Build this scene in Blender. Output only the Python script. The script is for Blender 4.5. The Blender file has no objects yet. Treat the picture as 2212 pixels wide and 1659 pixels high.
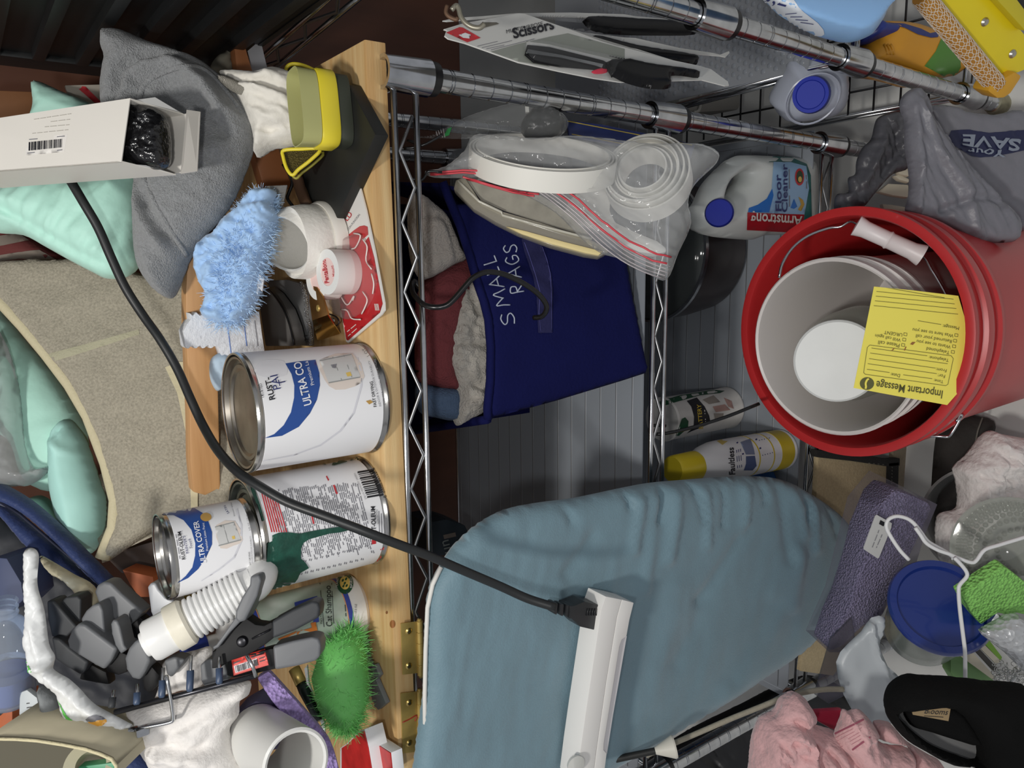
import bpy, bmesh, math, random
import numpy as np
from mathutils import Vector, Matrix, noise
from mathutils.geometry import delaunay_2d_cdt
from mathutils.bvhtree import BVHTree
random.seed(7)
SC = bpy.context.scene
COL = SC.collection
# ---------------------------------------------------------------- camera
F, CX, CY = 1661.0, 1106.0, 829.5
R = Matrix(((-0.012371791911776508, 0.987263607997741, 0.15861118210320085),
            (-0.5824653514968549, 0.12181732810512738, -0.8036757137546048),
            (-0.8127613752329383, -0.10232842663019293, 0.5735397458178919)))
CAM = Vector((0, 0, 1.30))
cd = bpy.data.cameras.new('camera')
co = bpy.data.objects.new('camera', cd)
COL.objects.link(co)
co.matrix_world = Matrix.Translation(CAM) @ R.to_4x4()
cd.sensor_fit = 'HORIZONTAL'; cd.sensor_width = 36.0
cd.lens = F / 2212 * 36
cd.clip_start = 0.01
SC.camera = co
# ---------------------------------------------------------------- light
w = bpy.data.worlds.new('room_light'); SC.world = w
w.use_nodes = True
bg = w.node_tree.nodes['Background']
bg.inputs[0].default_value = (0.93, 0.95, 1.0, 1)
bg.inputs[1].default_value = 0.33
ld = bpy.data.lights.new('ceiling_bulb', 'POINT')
ld.energy = 42; ld.shadow_soft_size = 0.07; ld.color = (1.0, 0.97, 0.92)
lo = bpy.data.objects.new('ceiling_bulb', ld); COL.objects.link(lo)
lo.location = (-0.26, -0.06, 2.2)
fd = bpy.data.lights.new('phone_flash', 'POINT')
fd.energy = 6.5; fd.shadow_soft_size = 0.025; fd.color = (1.0, 0.99, 0.97)
fo = bpy.data.objects.new('phone_flash', fd); COL.objects.link(fo)
fo.location = (-0.07, -0.03, 1.42)
SC.view_settings.view_transform = 'Standard'
SC.view_settings.look = 'None'
SC.view_settings.gamma = 1
SC.view_settings.use_curve_mapping = False
SC.view_settings.exposure = 0.0
# ---------------------------------------------------------------- geometry helpers
def ray(px, py): return R @ Vector(((px - CX) / F, -(py - CY) / F, -1))
def depth(p): return -(R.transposed() @ (p - CAM)).z
class Pl:
    def __init__(s, p0, n):
        s.p0 = Vector(p0); s.n = Vector(n).normalized()
        if s.n.dot(CAM - s.p0) < 0: s.n = -s.n
    def pt(s, px, py):
        r = ray(px, py)
        return CAM + r * ((s.p0 - CAM).dot(s.n) / r.dot(s.n))
def YP(y): return Pl((0, y, 0), (0, -1, 0))
def ZP(z): return Pl((0, 0, z), (0, 0, 1))
def XP(x): return Pl((x, 0, 0), (-1, 0, 0))
def PD(px, py, d): return CAM + ray(px, py) * d
def DP(d): return Pl(CAM - Vector(R.col[2]) * d, R.col[2])
def P3(a, b, c):
    A, B, D = PD(*a), PD(*b), PD(*c)
    return Pl(A, (B - A).cross(D - A))
def Py(px, py, y): return YP(y).pt(px, py)
def Pz(px, py, z): return ZP(z).pt(px, py)
def Px(px, py, x): return XP(x).pt(px, py)
def Z(x0, y0, pts, s=4.148): return [(x0 + a / s, y0 + b / s) for a, b in pts]
# ---------------------------------------------------------------- materials
def lin(c):
    return tuple(((v / 255) / 12.92 if v / 255 <= 0.04045 else (((v / 255) + 0.055) / 1.055) ** 2.4) for v in c)
MC = {}
def M(name, rgb, rough=0.5, metal=0.0, var=None, bump=None, trans=0.0, sss=0.0, coat=0.0, spec=0.5, stretch=None, sheen=0.0):
    if name in MC: return MC[name]
    m = bpy.data.materials.new(name); m.use_nodes = True
    nt = m.node_tree; b = nt.nodes['Principled BSDF']
    c = lin(rgb)
    b.inputs['Base Color'].default_value = (*c, 1)
    b.inputs['Roughness'].default_value = rough
    b.inputs['Metallic'].default_value = metal
    b.inputs['Transmission Weight'].default_value = trans
    b.inputs['Specular IOR Level'].default_value = spec
    b.inputs['Coat Weight'].default_value = coat
    b.inputs['Sheen Weight'].default_value = sheen
    if sss:
        b.inputs['Subsurface Weight'].default_value = sss
        b.inputs['Subsurface Radius'].default_value = (0.01, 0.01, 0.01)
    tc = nt.nodes.new('ShaderNodeTexCoord'); vec = tc.outputs['Object']
    if stretch:
        mp = nt.nodes.new('ShaderNodeMapping'); mp.inputs['Scale'].default_value = stretch
        nt.links.new(vec, mp.inputs[0]); vec = mp.outputs[0]
    if var:
        n = nt.nodes.new('ShaderNodeTexNoise'); n.inputs['Scale'].default_value = var[0]; n.inputs['Detail'].default_value = 4
        nt.links.new(vec, n.inputs['Vector'])
        rp = nt.nodes.new('ShaderNodeValToRGB')
        a = var[1]
        c2 = lin(var[2]) if len(var) > 2 else tuple(v * (1 - a) for v in c)
        c1 = tuple(min(1, v * (1 + a * 0.6)) for v in c) if len(var) < 3 else c
        rp.color_ramp.elements[0].position = 0.5 - 0.28; rp.color_ramp.elements[1].position = 0.5 + 0.22
        rp.color_ramp.elements[0].color = (*c2, 1); rp.color_ramp.elements[1].color = (*c1, 1)
        nt.links.new(n.outputs['Fac'], rp.inputs[0]); nt.links.new(rp.outputs[0], b.inputs['Base Color'])
    if bump:
        sc, st = bump[0], bump[1]; kind = bump[2] if len(bump) > 2 else 'noise'
        if kind == 'noise':
            n = nt.nodes.new('ShaderNodeTexNoise'); n.inputs['Scale'].default_value = sc; n.inputs['Detail'].default_value = 3; o = n.outputs['Fac']
        elif kind == 'voronoi':
            n = nt.nodes.new('ShaderNodeTexVoronoi'); n.inputs['Scale'].default_value = sc; o = n.outputs['Distance']
        else:
            n = nt.nodes.new('ShaderNodeTexWave'); n.inputs['Scale'].default_value = sc; n.inputs['Distortion'].default_value = 1.5; n.bands_direction = kind[-1].upper(); o = n.outputs['Fac']
        nt.links.new(vec, n.inputs['Vector'])
        bp = nt.nodes.new('ShaderNodeBump'); bp.inputs['Strength'].default_value = st; bp.inputs['Distance'].default_value = bump[3] if len(bump) > 3 else 0.002
        nt.links.new(o, bp.inputs['Height']); nt.links.new(bp.outputs[0], b.inputs['Normal'])
    MC[name] = m
    return m
def FILM(name, rgb, dens=0.12, rough=0.12, tint=None, bump=None, spec=1.0):
    """thin clear or milky plastic film"""
    if name in MC: return MC[name]
    m = bpy.data.materials.new(name); m.use_nodes = True
    nt = m.node_tree; nt.nodes.clear()
    out = nt.nodes.new('ShaderNodeOutputMaterial'); mix = nt.nodes.new('ShaderNodeMixShader')
    tr = nt.nodes.new('ShaderNodeBsdfTransparent'); pr = nt.nodes.new('ShaderNodeBsdfPrincipled')
    lw = nt.nodes.new('ShaderNodeLayerWeight'); lw.inputs[0].default_value = 0.25
    mt = nt.nodes.new('ShaderNodeMath'); mt.operation = 'MULTIPLY_ADD'; mt.use_clamp = True
    mt.inputs[1].default_value = 0.5 * spec; mt.inputs[2].default_value = dens
    tr.inputs[0].default_value = (*(lin(tint) if tint else (1, 1, 1)), 1)
    pr.inputs['Base Color'].default_value = (*lin(rgb), 1); pr.inputs['Roughness'].default_value = rough
    nt.links.new(lw.outputs['Fresnel'], mt.inputs[0]); nt.links.new(mt.outputs[0], mix.inputs[0])
    nt.links.new(tr.outputs[0], mix.inputs[1]); nt.links.new(pr.outputs[0], mix.inputs[2]); nt.links.new(mix.outputs[0], out.inputs[0])
    if bump:
        n = nt.nodes.new('ShaderNodeTexNoise'); n.inputs['Scale'].default_value = bump[0]; n.inputs['Detail'].default_value = 3
        tc = nt.nodes.new('ShaderNodeTexCoord'); nt.links.new(tc.outputs['Object'], n.inputs['Vector'])
        bp = nt.nodes.new('ShaderNodeBump'); bp.inputs['Strength'].default_value = bump[1]; bp.inputs['Distance'].default_value = 0.004
        nt.links.new(n.outputs['Fac'], bp.inputs['Height']); nt.links.new(bp.outputs[0], pr.inputs['Normal']); nt.links.new(bp.outputs[0], lw.inputs['Normal'])
    MC[name] = m
    return m
# ---------------------------------------------------------------- object helpers
def link(name, me, mat, parent=None):
    o = bpy.data.objects.new(name, me); COL.objects.link(o)
    if mat and not me.materials: me.materials.append(mat)
    if parent: o.parent = parent
    return o
def mesh(name, vs, fs, mat, parent=None, smooth=True):
    me = bpy.data.meshes.new(name); me.from_pydata([tuple(v) for v in vs], [], fs)
    me.update()
    if smooth: me.polygons.foreach_set('use_smooth', [True] * len(me.polygons))
    return link(name, me, mat, parent)
def fromb(name, bm, mat, parent=None, smooth=False, angle=None):
    me = bpy.data.meshes.new(name); bmesh.ops.recalc_face_normals(bm, faces=bm.faces); bm.to_mesh(me); bm.free()
    if smooth:
        me.polygons.foreach_set('use_smooth', [True] * len(me.polygons))
        me.set_sharp_from_angle(angle=math.radians(angle or 40))
    return link(name, me, mat, parent)
def tag(o, label, cat, group=None):
    o['label'] = label; o['category'] = cat
    if group: o['group'] = group
    return o
def thing(name, label, cat, group=None):
    o = bpy.data.objects.new(name, None); COL.objects.link(o); o.empty_display_size = 0.02
    return tag(o, label, cat, group)
def spl(pts, n=6, closed=False):
    P = [Vector(p) for p in pts]; out = []; L = len(P)
    rng = range(L if closed else L - 1)
    for i in rng:
        p0 = P[(i - 1) % L] if closed or i > 0 else P[0] * 2 - P[1]
        p1 = P[i]; p2 = P[(i + 1) % L]
        p3 = P[(i + 2) % L] if closed or i + 2 < L else p2 * 2 - p1
        for k in range(n):
            t = k / n
            out.append(0.5 * ((2 * p1) + (p2 - p0) * t + (2 * p0 - 5 * p1 + 4 * p2 - p3) * t * t + (3 * p1 - p0 - 3 * p2 + p3) * t ** 3))
    if not closed: out.append(P[-1])
    return out
def tube_vf(pts, r, n=8, closed=False, off=0):
    """vertices and faces of a round bar through pts; r is a number or a list"""
    P = [Vector(p) for p in pts]; L = len(P); vs = []; fs = []
    prev = None
    for i in range(L):
        if closed: t = P[(i + 1) % L] - P[i - 1]
        else: t = P[min(i + 1, L - 1)] - P[max(i - 1, 0)]
        t.normalize()
        if prev is None:
            a = Vector((0, 0, 1)) if abs(t.z) < 0.9 else Vector((1, 0, 0))
            u = t.cross(a).normalized()
        else:
            u = (prev - t * prev.dot(t)).normalized()
        prev = u; v = t.cross(u)
        rr = r[i] if isinstance(r, (list, tuple)) else r
        for k in range(n):
            a = 2 * math.pi * k / n
            vs.append(P[i] + (u * math.cos(a) + v * math.sin(a)) * rr)
    m = L if closed else L - 1
    for i in range(m):
        j = (i + 1) % L
        for k in range(n):
            fs.append((off + i * n + k, off + i * n + (k + 1) % n, off + j * n + (k + 1) % n, off + j * n + k))
    if not closed:
        fs.append(tuple(off + k for k in range(n))[::-1]); fs.append(tuple(off + (L - 1) * n + k for k in range(n)))
    return vs, fs
def tube(name, pts, r, mat, parent=None, n=8, closed=False, sm=0):
    if sm: pts = spl(pts, sm, closed)
    vs, fs = tube_vf(pts, r, n, closed)
    return mesh(name, vs, fs, mat, parent)
def frame(axis, ref=None):
    a = Vector(axis).normalized()
    rf = Vector(ref) if ref else (Vector((0, 0, 1)) if abs(a.z) < 0.9 else Vector((1, 0, 0)))
    u = (rf - a * rf.dot(a)).normalized(); v = a.cross(u)
    return u, v, a
def lathe(name, prof, base, axis, mat, parent=None, n=40, sx=1.0, sy=1.0, ref=None, fn=None, smooth=True):
    """prof: (radius, height) pairs along axis from base"""
    u, v, a = frame(axis, ref); B = Vector(base); vs = []; fs = []
    for (r, h) in prof:
        for k in range(n):
            t = 2 * math.pi * k / n
            rr, hh = (r, h) if fn is None else fn(r, h, t)
            vs.append(B + a * hh + u * (rr * sx * math.cos(t)) + v * (rr * sy * math.sin(t)))
    for i in range(len(prof) - 1):
        for k in range(n):
            fs.append((i * n + k, i * n + (k + 1) % n, (i + 1) * n + (k + 1) % n, (i + 1) * n + k))
    bm = bmesh.new(); bv = [bm.verts.new(p) for p in vs]
    for f in fs: bm.faces.new([bv[i] for i in f])
    if prof[0][0] > 1e-6 and not (Vector(prof[0]) - Vector(prof[-1])).length < 1e-6:
        bm.faces.new(bv[:n])
        if prof[-1][0] > 1e-6: bm.faces.new(bv[-n:])
    bmesh.ops.remove_doubles(bm, verts=bm.verts, dist=1e-6)
    return fromb(name, bm, mat, parent, smooth, 35)
def box(name, c, size, mat, parent=None, rot=None, bev=0.0):
    bm = bmesh.new(); bmesh.ops.create_cube(bm, size=1.0)
    bmesh.ops.scale(bm, vec=Vector(size), verts=bm.verts)
    if bev: bmesh.ops.bevel(bm, geom=bm.edges[:], offset=bev, segments=2, affect='EDGES', profile=0.7)
    m = Matrix.Translation(Vector(c)) @ (rot.to_4x4() if rot is not None else Matrix.Identity(4))
    bmesh.ops.transform(bm, matrix=m, verts=bm.verts)
    return fromb(name, bm, mat, parent, bool(bev), 30)
def prism(name, pts, vec, mat, parent=None, bev=0.0, seg=2, smooth=None):
    """closed outline of 3-D points pushed along vec"""
    bm = bmesh.new(); V = Vector(vec)
    a = [bm.verts.new(p) for p in pts]; b = [bm.verts.new(Vector(p) + V) for p in pts]
    bm.faces.new(a); bm.faces.new(b[::-1]); L = len(pts)
    for i in range(L): bm.faces.new((a[i], b[i], b[(i + 1) % L], a[(i + 1) % L]))
    bmesh.ops.recalc_face_normals(bm, faces=bm.faces)
    if bev: bmesh.ops.bevel(bm, geom=bm.edges[:], offset=bev, segments=seg, affect='EDGES', profile=0.6, clamp_overlap=True)
    return fromb(name, bm, mat, parent, bool(bev) if smooth is None else smooth, 35)
def ext(name, poly, pl, thick, mat, parent=None, bev=0.0, sm=0, seg=2, smooth=None):
    """outline on plane pl, thickness going away from the viewer's side"""
    if sm: poly = [(v.x, v.y) for v in spl([(*p, 0) for p in poly], sm, True)]
    return prism(name, [pl.pt(*p) for p in poly], -pl.n * thick, mat, parent, bev, seg, smooth if smooth is not None else (True if sm else None))
def inside(pts, poly):
    x, y = pts[:, 0], pts[:, 1]; r = np.zeros(len(pts), bool); n = len(poly)
    for i in range(n):
        x1, y1 = poly[i]; x2, y2 = poly[(i + 1) % n]
        c = ((y1 > y) != (y2 > y)) & (x < (x2 - x1) * (y - y1) / ((y2 - y1) if y2 != y1 else 1e-9) + x1)
        r ^= c
    return r
def pdist(pts, poly, closed=True):
    d = np.full(len(pts), 1e9); n = len(poly)
    for i in range(n if closed else n - 1):
        a = np.array(poly[i], float); b = np.array(poly[(i + 1) % n], float); ab = b - a
        t = np.clip(((pts - a) @ ab) / max(ab @ ab, 1e-9), 0, 1)
        d = np.minimum(d, np.hypot(*(pts - (a + t[:, None] * ab)).T))
    return d
def resample(poly, step):
    out = []; n = len(poly)
    for i in range(n):
        a = poly[i]; b = poly[(i + 1) % n]; L = math.dist(a, b); k = max(1, int(L / step))
        for j in range(k): out.append((a[0] + (b[0] - a[0]) * j / k, a[1] + (b[1] - a[1]) * j / k))
    return out
def tri(poly, step, holes=()):
    rng = random.Random(3)
    loops = [resample(poly, step)] + [resample(h, step) for h in holes]
    pts = []; edges = []
    for lp in loops:
        o = len(pts); pts += lp; edges += [(o + i, o + (i + 1) % len(lp)) for i in range(len(lp))]
    xs = [p[0] for p in poly]; ys = [p[1] for p in poly]; g = []
    y = min(ys) + step * 0.5; r = 0
    while y < max(ys):
        x = min(xs) + step * (0.5 if r % 2 else 0.0)
        while x < max(xs):
            g.append((x + rng.uniform(-.12, .12) * step, y + rng.uniform(-.12, .12) * step)); x += step
        y += step * 0.87; r += 1
    if g:
        G = np.array(g); k = inside(G, poly)
        for h in holes: k &= ~inside(G, h)
        for lp in loops: k &= pdist(G, lp) > step * 0.45
        pts += [tuple(p) for p in G[k]]
    res = delaunay_2d_cdt([Vector(p) for p in pts], edges, [], 0, 1e-4)
    V = np.array([tuple(v) for v in res[0]]); T = [f for f in res[2] if len(f) == 3]
    cen = np.array([V[list(f)].mean(0) for f in T]); k = inside(cen, poly)
    for h in holes: k &= ~inside(cen, h)
    return V, [tuple(f) for f, q in zip(T, k) if q], loops
def puff(name, poly, pl, thick, mat, parent=None, step=9, edge=None, wr=None, folds=(), back=0.6, holes=(), sm=4, flat=False, bow=None):
    """soft body: an outline with a rounded front and back, wrinkles and folds as real relief.
    thick: metres at the middle; edge: metres from the rim over which it rounds off"""
    if sm:
        poly = [(v.x, v.y) for v in spl([(*p, 0) for p in poly], sm, True)]
        holes = [[(v.x, v.y) for v in spl([(*p, 0) for p in h], sm, True)] for h in holes]
    V, T, loops = tri(poly, step, holes)
    d_ = np.full(len(V), 1e9)
    for lp in loops: d_ = np.minimum(d_, pdist(V, lp))
    rim_ = d_ < 1e-3; T2 = []; add = []
    for f in T:   # triangles lying wholly on the rim get a middle point, so that they round off too
        if all(rim_[i] for i in f):
            k = len(V) + len(add); add.append(V[list(f)].mean(0)); T2 += [(f[0], f[1], k), (f[1], f[2], k), (f[2], f[0], k)]
        else: T2.append(f)
    if add: V = np.vstack([V, np.array(add)])
    T = T2
    c0 = V.mean(0); sc = depth(pl.pt(*c0)) / F
    d = np.full(len(V), 1e9)
    for lp in loops: d = np.minimum(d, pdist(V, lp))
    dm = d * sc; e = edge or thick * 1.3
    q = np.clip(dm / e, 0, 1); t = thick * np.sqrt(np.clip(1 - (1 - q) ** 2, 0, 1))
    disp = t.copy()
    q2 = np.clip(dm / (e * 0.5), 0, 1)
    if wr:
        for (amp, fx, fy, ang, seed) in (wr if isinstance(wr[0], tuple) else (wr,)):
            ca, sa = math.cos(math.radians(ang)), math.sin(math.radians(ang))
            for i, (x, y) in enumerate(V):
                u = (x * ca + y * sa) / fx; v = (-x * sa + y * ca) / fy
                nn = noise.noise((u, v, seed)) + 0.5 * noise.noise((u * 2.1, v * 2.1, seed + 5))
                rid = 1 - 2 * abs(noise.noise((u * 0.8, v * 0.8, seed + 9)))
                disp[i] += amp * q2[i] * (0.55 * nn + 0.45 * rid)
    for f in folds:
        pl_, amp, wd = f[0], f[1], f[2]
        dd = pdist(V, pl_, False)
        if len(f) > 3:   # a step: one side rides over the other
            bd_ = np.full(len(V), 1e9); sgn = np.ones(len(V))
            for i in range(len(pl_) - 1):
                a = np.array(pl_[i], float); b = np.array(pl_[i + 1], float); ab = b - a
                t_ = np.clip(((V - a) @ ab) / max(ab @ ab, 1e-9), 0, 1); di = np.hypot(*(V - (a + t_[:, None] * ab)).T)
                s_ = np.sign((V - a) @ np.array([-ab[1], ab[0]])); k_ = di < bd_
                sgn[k_] = s_[k_]; bd_ = np.minimum(bd_, di)
            disp += amp * q2 * sgn * (dd / wd) * np.exp(-(dd / wd) ** 2) * 2.3
        else:
            disp += amp * q2 * np.exp(-(dd / wd) ** 2)
    rim = d < 1e-3
    vs = []; fr = {}; bk = {}
    for i, (x, y) in enumerate(V):
        p = pl.pt(x, y)
        if bow: p = p + pl.n * bow(x, y)
        fr[i] = len(vs); vs.append(p if rim[i] else p + pl.n * float(disp[i]))
        if rim[i]: bk[i] = fr[i]
        else:
            bk[i] = len(vs); vs.append(p - pl.n * float(max(t[i] * back, 0.0004)))
    fs = []
    for a, b, c in T:
        fs.append((fr[a], fr[b], fr[c])); fs.append((bk[c], bk[b], bk[a]))
    fs = [f for f in fs if len(set(f)) == 3]
    bm = bmesh.new(); bv = [bm.verts.new(p) for p in vs]
    for f in fs:
        try: bm.faces.new([bv[i] for i in f])
        except ValueError: pass
    return fromb(name, bm, mat, parent, True, 80)
BV = {}
def bvh(o):
    if o.name not in BV:
        me = o.data
        BV[o.name] = BVHTree.FromPolygons([v.co for v in me.vertices], [tuple(p.vertices) for p in me.polygons])
    return BV[o.name]
def hit(targets, px, py, off):
    r = ray(px, py).normalized(); best = None
    for t in targets:
        h = bvh(t).ray_cast(CAM, r)
        if h[0] is not None and (best is None or h[3] < best[3]): best = h
    if best is None: return None
    n = best[1] if best[1].dot(r) < 0 else -best[1]
    return best[0] + n * off
def host(targets, parent):
    t = targets[-1]
    if parent is None: return None
    if t.parent is parent: return t
    if t.parent and t.parent.parent is parent: return t.parent
    return parent
def lay(name, V, T, targets, mat, parent, off):
    if not isinstance(targets, (list, tuple)): targets = [targets]
    parent = host(targets, parent)
    H = [hit(targets, x, y, off) for x, y in V]
    keep = [f for f in T if all(H[i] is not None for i in f)]
    used = sorted({i for f in keep for i in f}); mp = {j: k for k, j in enumerate(used)}
    if not keep: print('EMPTY DECAL', name); return None
    return mesh(name, [H[i] for i in used], [tuple(mp[i] for i in f) for f in keep], mat, parent, True)
def decal(name, poly, targets, mat, parent=None, step=8, off=0.0005, sm=0, holes=()):
    """thin print or sticker lying on real surfaces"""
    if sm: poly = [(v.x, v.y) for v in spl([(*p, 0) for p in poly], sm, True)]
    V, T, _ = tri(poly, step, holes)
    return lay(name, V, T, targets, mat, parent, off)
def bars(name, quads, targets, mat, parent=None, off=0.0006):
    """many small printed strips joined as one part"""
    V = []; T = []
    for q in quads:
        o = len(V); a, b, c, d = [np.array(p, float) for p in q]
        k = max(1, int(np.linalg.norm(b - a) / 18))
        for i in range(k + 1): V.append(a + (b - a) * i / k); V.append(d + (c - d) * i / k)
        for i in range(k): T += [(o + 2 * i, o + 2 * i + 2, o + 2 * i + 3), (o + 2 * i, o + 2 * i + 3, o + 2 * i + 1)]
    o = lay(name, V, T, targets, mat, parent, off)
    return o
def strip(a, b, wd):
    """a printed line from a to b, wd pixels wide"""
    a = np.array(a, float); b = np.array(b, float); n = b - a; n = np.array([-n[1], n[0]]) / (np.linalg.norm(n) + 1e-9) * wd / 2
    return (a + n, b + n, b - n, a - n)
def text(s, pa, pb, targets, mat, parent=None, hs=1.0, bold=0.0, off=0.0008, name='lettering', shear=0.0):
    cu = bpy.data.curves.new('t', 'FONT'); cu.body = s; cu.size = 1; cu.offset = bold; cu.resolution_u = 3; cu.shear = shear
    ob = bpy.data.objects.new('t', cu); COL.objects.link(ob)
    dg = bpy.context.evaluated_depsgraph_get(); me = bpy.data.meshes.new_from_object(ob.evaluated_get(dg))
    bpy.data.objects.remove(ob); bpy.data.curves.remove(cu)
    co_ = np.array([tuple(v.co) for v in me.vertices]); T = []
    me.calc_loop_triangles()
    for t in me.loop_triangles: T.append(tuple(t.vertices))
    bpy.data.meshes.remove(me)
    if len(co_) == 0: return None
    x0, x1 = co_[:, 0].min(), co_[:, 0].max()
    A = np.array(pa, float); D = np.array(pb, float) - A; k = 1.0 / (x1 - x0); L = np.linalg.norm(D)
    up = np.array([D[1], -D[0]])
    V = [A + D * ((c[0] - x0) * k) + up * (c[1] * k * hs) for c in co_]
    return lay(name, V, T, targets, mat, parent, off)
def greek(pa, pb, targets, mat, parent, wd=1.6, seed=1, off=0.0007):
    # print too small to read: word-length dashes
    rg_ = random.Random(seed); A = np.array(pa, float); D = np.array(pb, float) - A; L = np.linalg.norm(D); t = 0; q = []
    while t < L - 3:
        w_ = min(rg_.uniform(6, 16), L - t); q.append(strip(A + D * (t / L), A + D * ((t + w_) / L), wd)); t += w_ + 3
    return bars('fine_print', q, targets, mat, parent, off)
def circ(cx, cy, rx, ry=None, ang=0, n=20):
    ry = ry or rx; a = math.radians(ang)
    return [(cx + rx * math.cos(t) * math.cos(a) - ry * math.sin(t) * math.sin(a), cy + rx * math.cos(t) * math.sin(a) + ry * math.sin(t) * math.cos(a)) for t in [2 * math.pi * i / n for i in range(n)]]
def strands(name, spine, rad, count, length, mat, parent, wd=0.0006, seed=1, droop=0.0, curl=0.5):
    """loose fibres round a spine (spine: points, rad per point)"""
    rg = random.Random(seed); vs = []; fs = []; n = len(spine)
    for _ in range(count):
        t = rg.random() * (n - 1); i = min(int(t), n - 2); f = t - i
        c = spine[i].lerp(spine[i + 1], f); rr = rad[i] * (1 - f) + rad[i + 1] * f
        d = Vector((rg.gauss(0, 1), rg.gauss(0, 1), rg.gauss(0, 1))).normalized()
        ax = (spine[i + 1] - spine[i]).normalized()
        d = (d - ax * d.dot(ax) * 0.5).normalized()
        p = c + d * rr * rg.uniform(0.15, 0.75); L = length * rg.uniform(0.5, 1.1)
        side = d.cross(Vector((rg.gauss(0, 1), rg.gauss(0, 1), rg.gauss(0, 1)))).normalized()
        bend = Vector((rg.gauss(0, 1), rg.gauss(0, 1), rg.gauss(0, 1) - droop)).normalized() * curl
        o = len(vs)
        for k in range(4):
            q = k / 3; pt = p + (d * q + bend * q * q) * L; ww = wd * (1 - 0.7 * q)
            vs += [pt + side * ww, pt - side * ww]
        for k in range(3): fs.append((o + 2 * k, o + 2 * k + 1, o + 2 * k + 3, o + 2 * k + 2))
    ob = mesh(name, vs, fs, mat, parent); ob['kind'] = 'stuff'
    return ob
# ---------------------------------------------------------------- materials in use
chrome = M('chrome', (200, 202, 205), 0.16, 1.0, var=(60, 0.25))
steel = M('steel_wire', (190, 192, 195), 0.25, 1.0)
darkwire = M('dark_wire', (70, 70, 72), 0.35, 0.8)
pine = M('pine', (222, 192, 140), 0.5, var=(4, 0, (196, 152, 96)), bump=(40, 0.15), stretch=(1.2, 26, 26))
woodbar = M('orange_wood', (212, 164, 112), 0.5, var=(5, 0, (192, 142, 92)), stretch=(2, 30, 30))
black = M('black_plastic', (22, 22, 24), 0.35)
blackrub = M('black_rubber', (26, 27, 25), 0.55, var=(30, 0.3))
white = M('white_paper', (236, 236, 238), 0.45)
whitepl = M('white_plastic', (232, 232, 230), 0.3)
ink = M('black_ink', (28, 28, 34), 0.5)
greyink = M('grey_print', (128, 128, 134), 0.6)
blueprint = M('blue_print', (42, 78, 148), 0.3)
redp = M('red_print', (196, 48, 56), 0.4)
gold = M('gold_print', (190, 150, 80), 0.4)
navyprint = M('navy_print', (48, 56, 110), 0.4)
tin = M('tin', (190, 188, 184), 0.22, 1.0, var=(25, 0.25))
tinlid = M('tin_lid', (165, 158, 148), 0.38, 1.0, var=(40, 0.3))
greenpaint = M('green_paint', (28, 78, 64), 0.45, var=(90, 0.5), bump=(200, 0.4))
brass = M('brass', (196, 170, 100), 0.42, 0.6, var=(40, 0.3))
grip = M('grey_grip', (104, 106, 109), 0.42, spec=0.3)
gripdark = M('dark_grip', (58, 60, 63), 0.5, spec=0.25)
redlab = M('red_label', (214, 66, 56), 0.4)
# ---------------------------------------------------------------- the setting
def struct(o): o['kind'] = 'structure'; return o
floor = struct(box('floor', (-0.2, 0.6, -0.02), (3.6, 3.2, 0.04), M('floor_paint', (222, 222, 218), 0.5, var=(7, 0.14), bump=(60, 0.1))))
wall = struct(box('wall_back', (-0.2, 1.20, 1.44), (3.6, 0.04, 1.76), M('wall_brown', (84, 48, 30), 0.6, var=(3, 0.3), stretch=(8, 8, 0.8))))
trim = struct(box('trim_1', (-0.2, 1.20, 0.28), (3.6, 0.042, 0.56), M('wall_grey', (132, 132, 130), 0.7, var=(8, 0.2))))
# ---------------------------------------------------------------- shelving, near unit
def post(name, a, b, r, parent, mat=chrome, pitch=0.0222):
    A, B = Vector(a), Vector(b); L = (B - A).length; pr = [(0, 0), (r, 0.0)]; h = 0.008; k = 0
    while h < L - 0.01:
        pr += [(r, h), (r - 0.0011, h + 0.0004), (r - 0.0011, h + 0.0014), (r, h + 0.0018)]
        if k % 4 == 0: pr += [(r, h + 0.0030), (r - 0.0011, h + 0.0034), (r - 0.0011, h + 0.0044), (r, h + 0.0048)]
        h += pitch; k += 1
    pr += [(r, L - 0.002), (r * 0.8, L), (0, L)]
    return lathe(name, pr, A, B - A, mat, parent, 20)
def collar(c, ax, parent, r=0.0155, h=0.046, sleeve=True):
    c = Vector(c); ax = Vector(ax).normalized()
    o = lathe('collar', [(r * 0.78, -h / 2), (r * 1.12, -h / 2), (r, h / 2), (r * 0.78, h / 2), (r * 0.78, -h / 2)], c, ax, chrome, parent, 24)
    if sleeve: lathe('sleeve', [(r * 0.75, -h / 2 - 0.009), (r * 1.0, -h / 2 - 0.009), (r * 1.05, -h / 2 - 0.0005), (r * 0.75, -h / 2 - 0.0005), (r * 0.75, -h / 2 - 0.009)], c, ax, black, parent, 24)
    return o
u1 = thing('wire_shelving', 'chrome wire shelving rack with zigzag front rails under the pine board', 'shelving')
PR = (Vector((0.1785, 0.66, 1.0)) - Vector((0.157, 0.66, 0.21)))
XR, XL, YF, YB = 0.168, -0.69, 0.662, 1.125
prt, prb = Py(870, 161, 0.662), Py(1840, 320, 0.662)
pax = (prt - prb).normalized()
pole_r = lambda z: prb + pax * ((z - prb.z) / pax.z)
post('post', pole_r(0.0), pole_r(0.956), 0.0112, u1)
for x, y in ((XL, YF), (XL, YB), (XR, YB)):
    post('post', (x, y, 0), (x, y, 0.955), 0.0112, u1)
WX = {}
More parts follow.
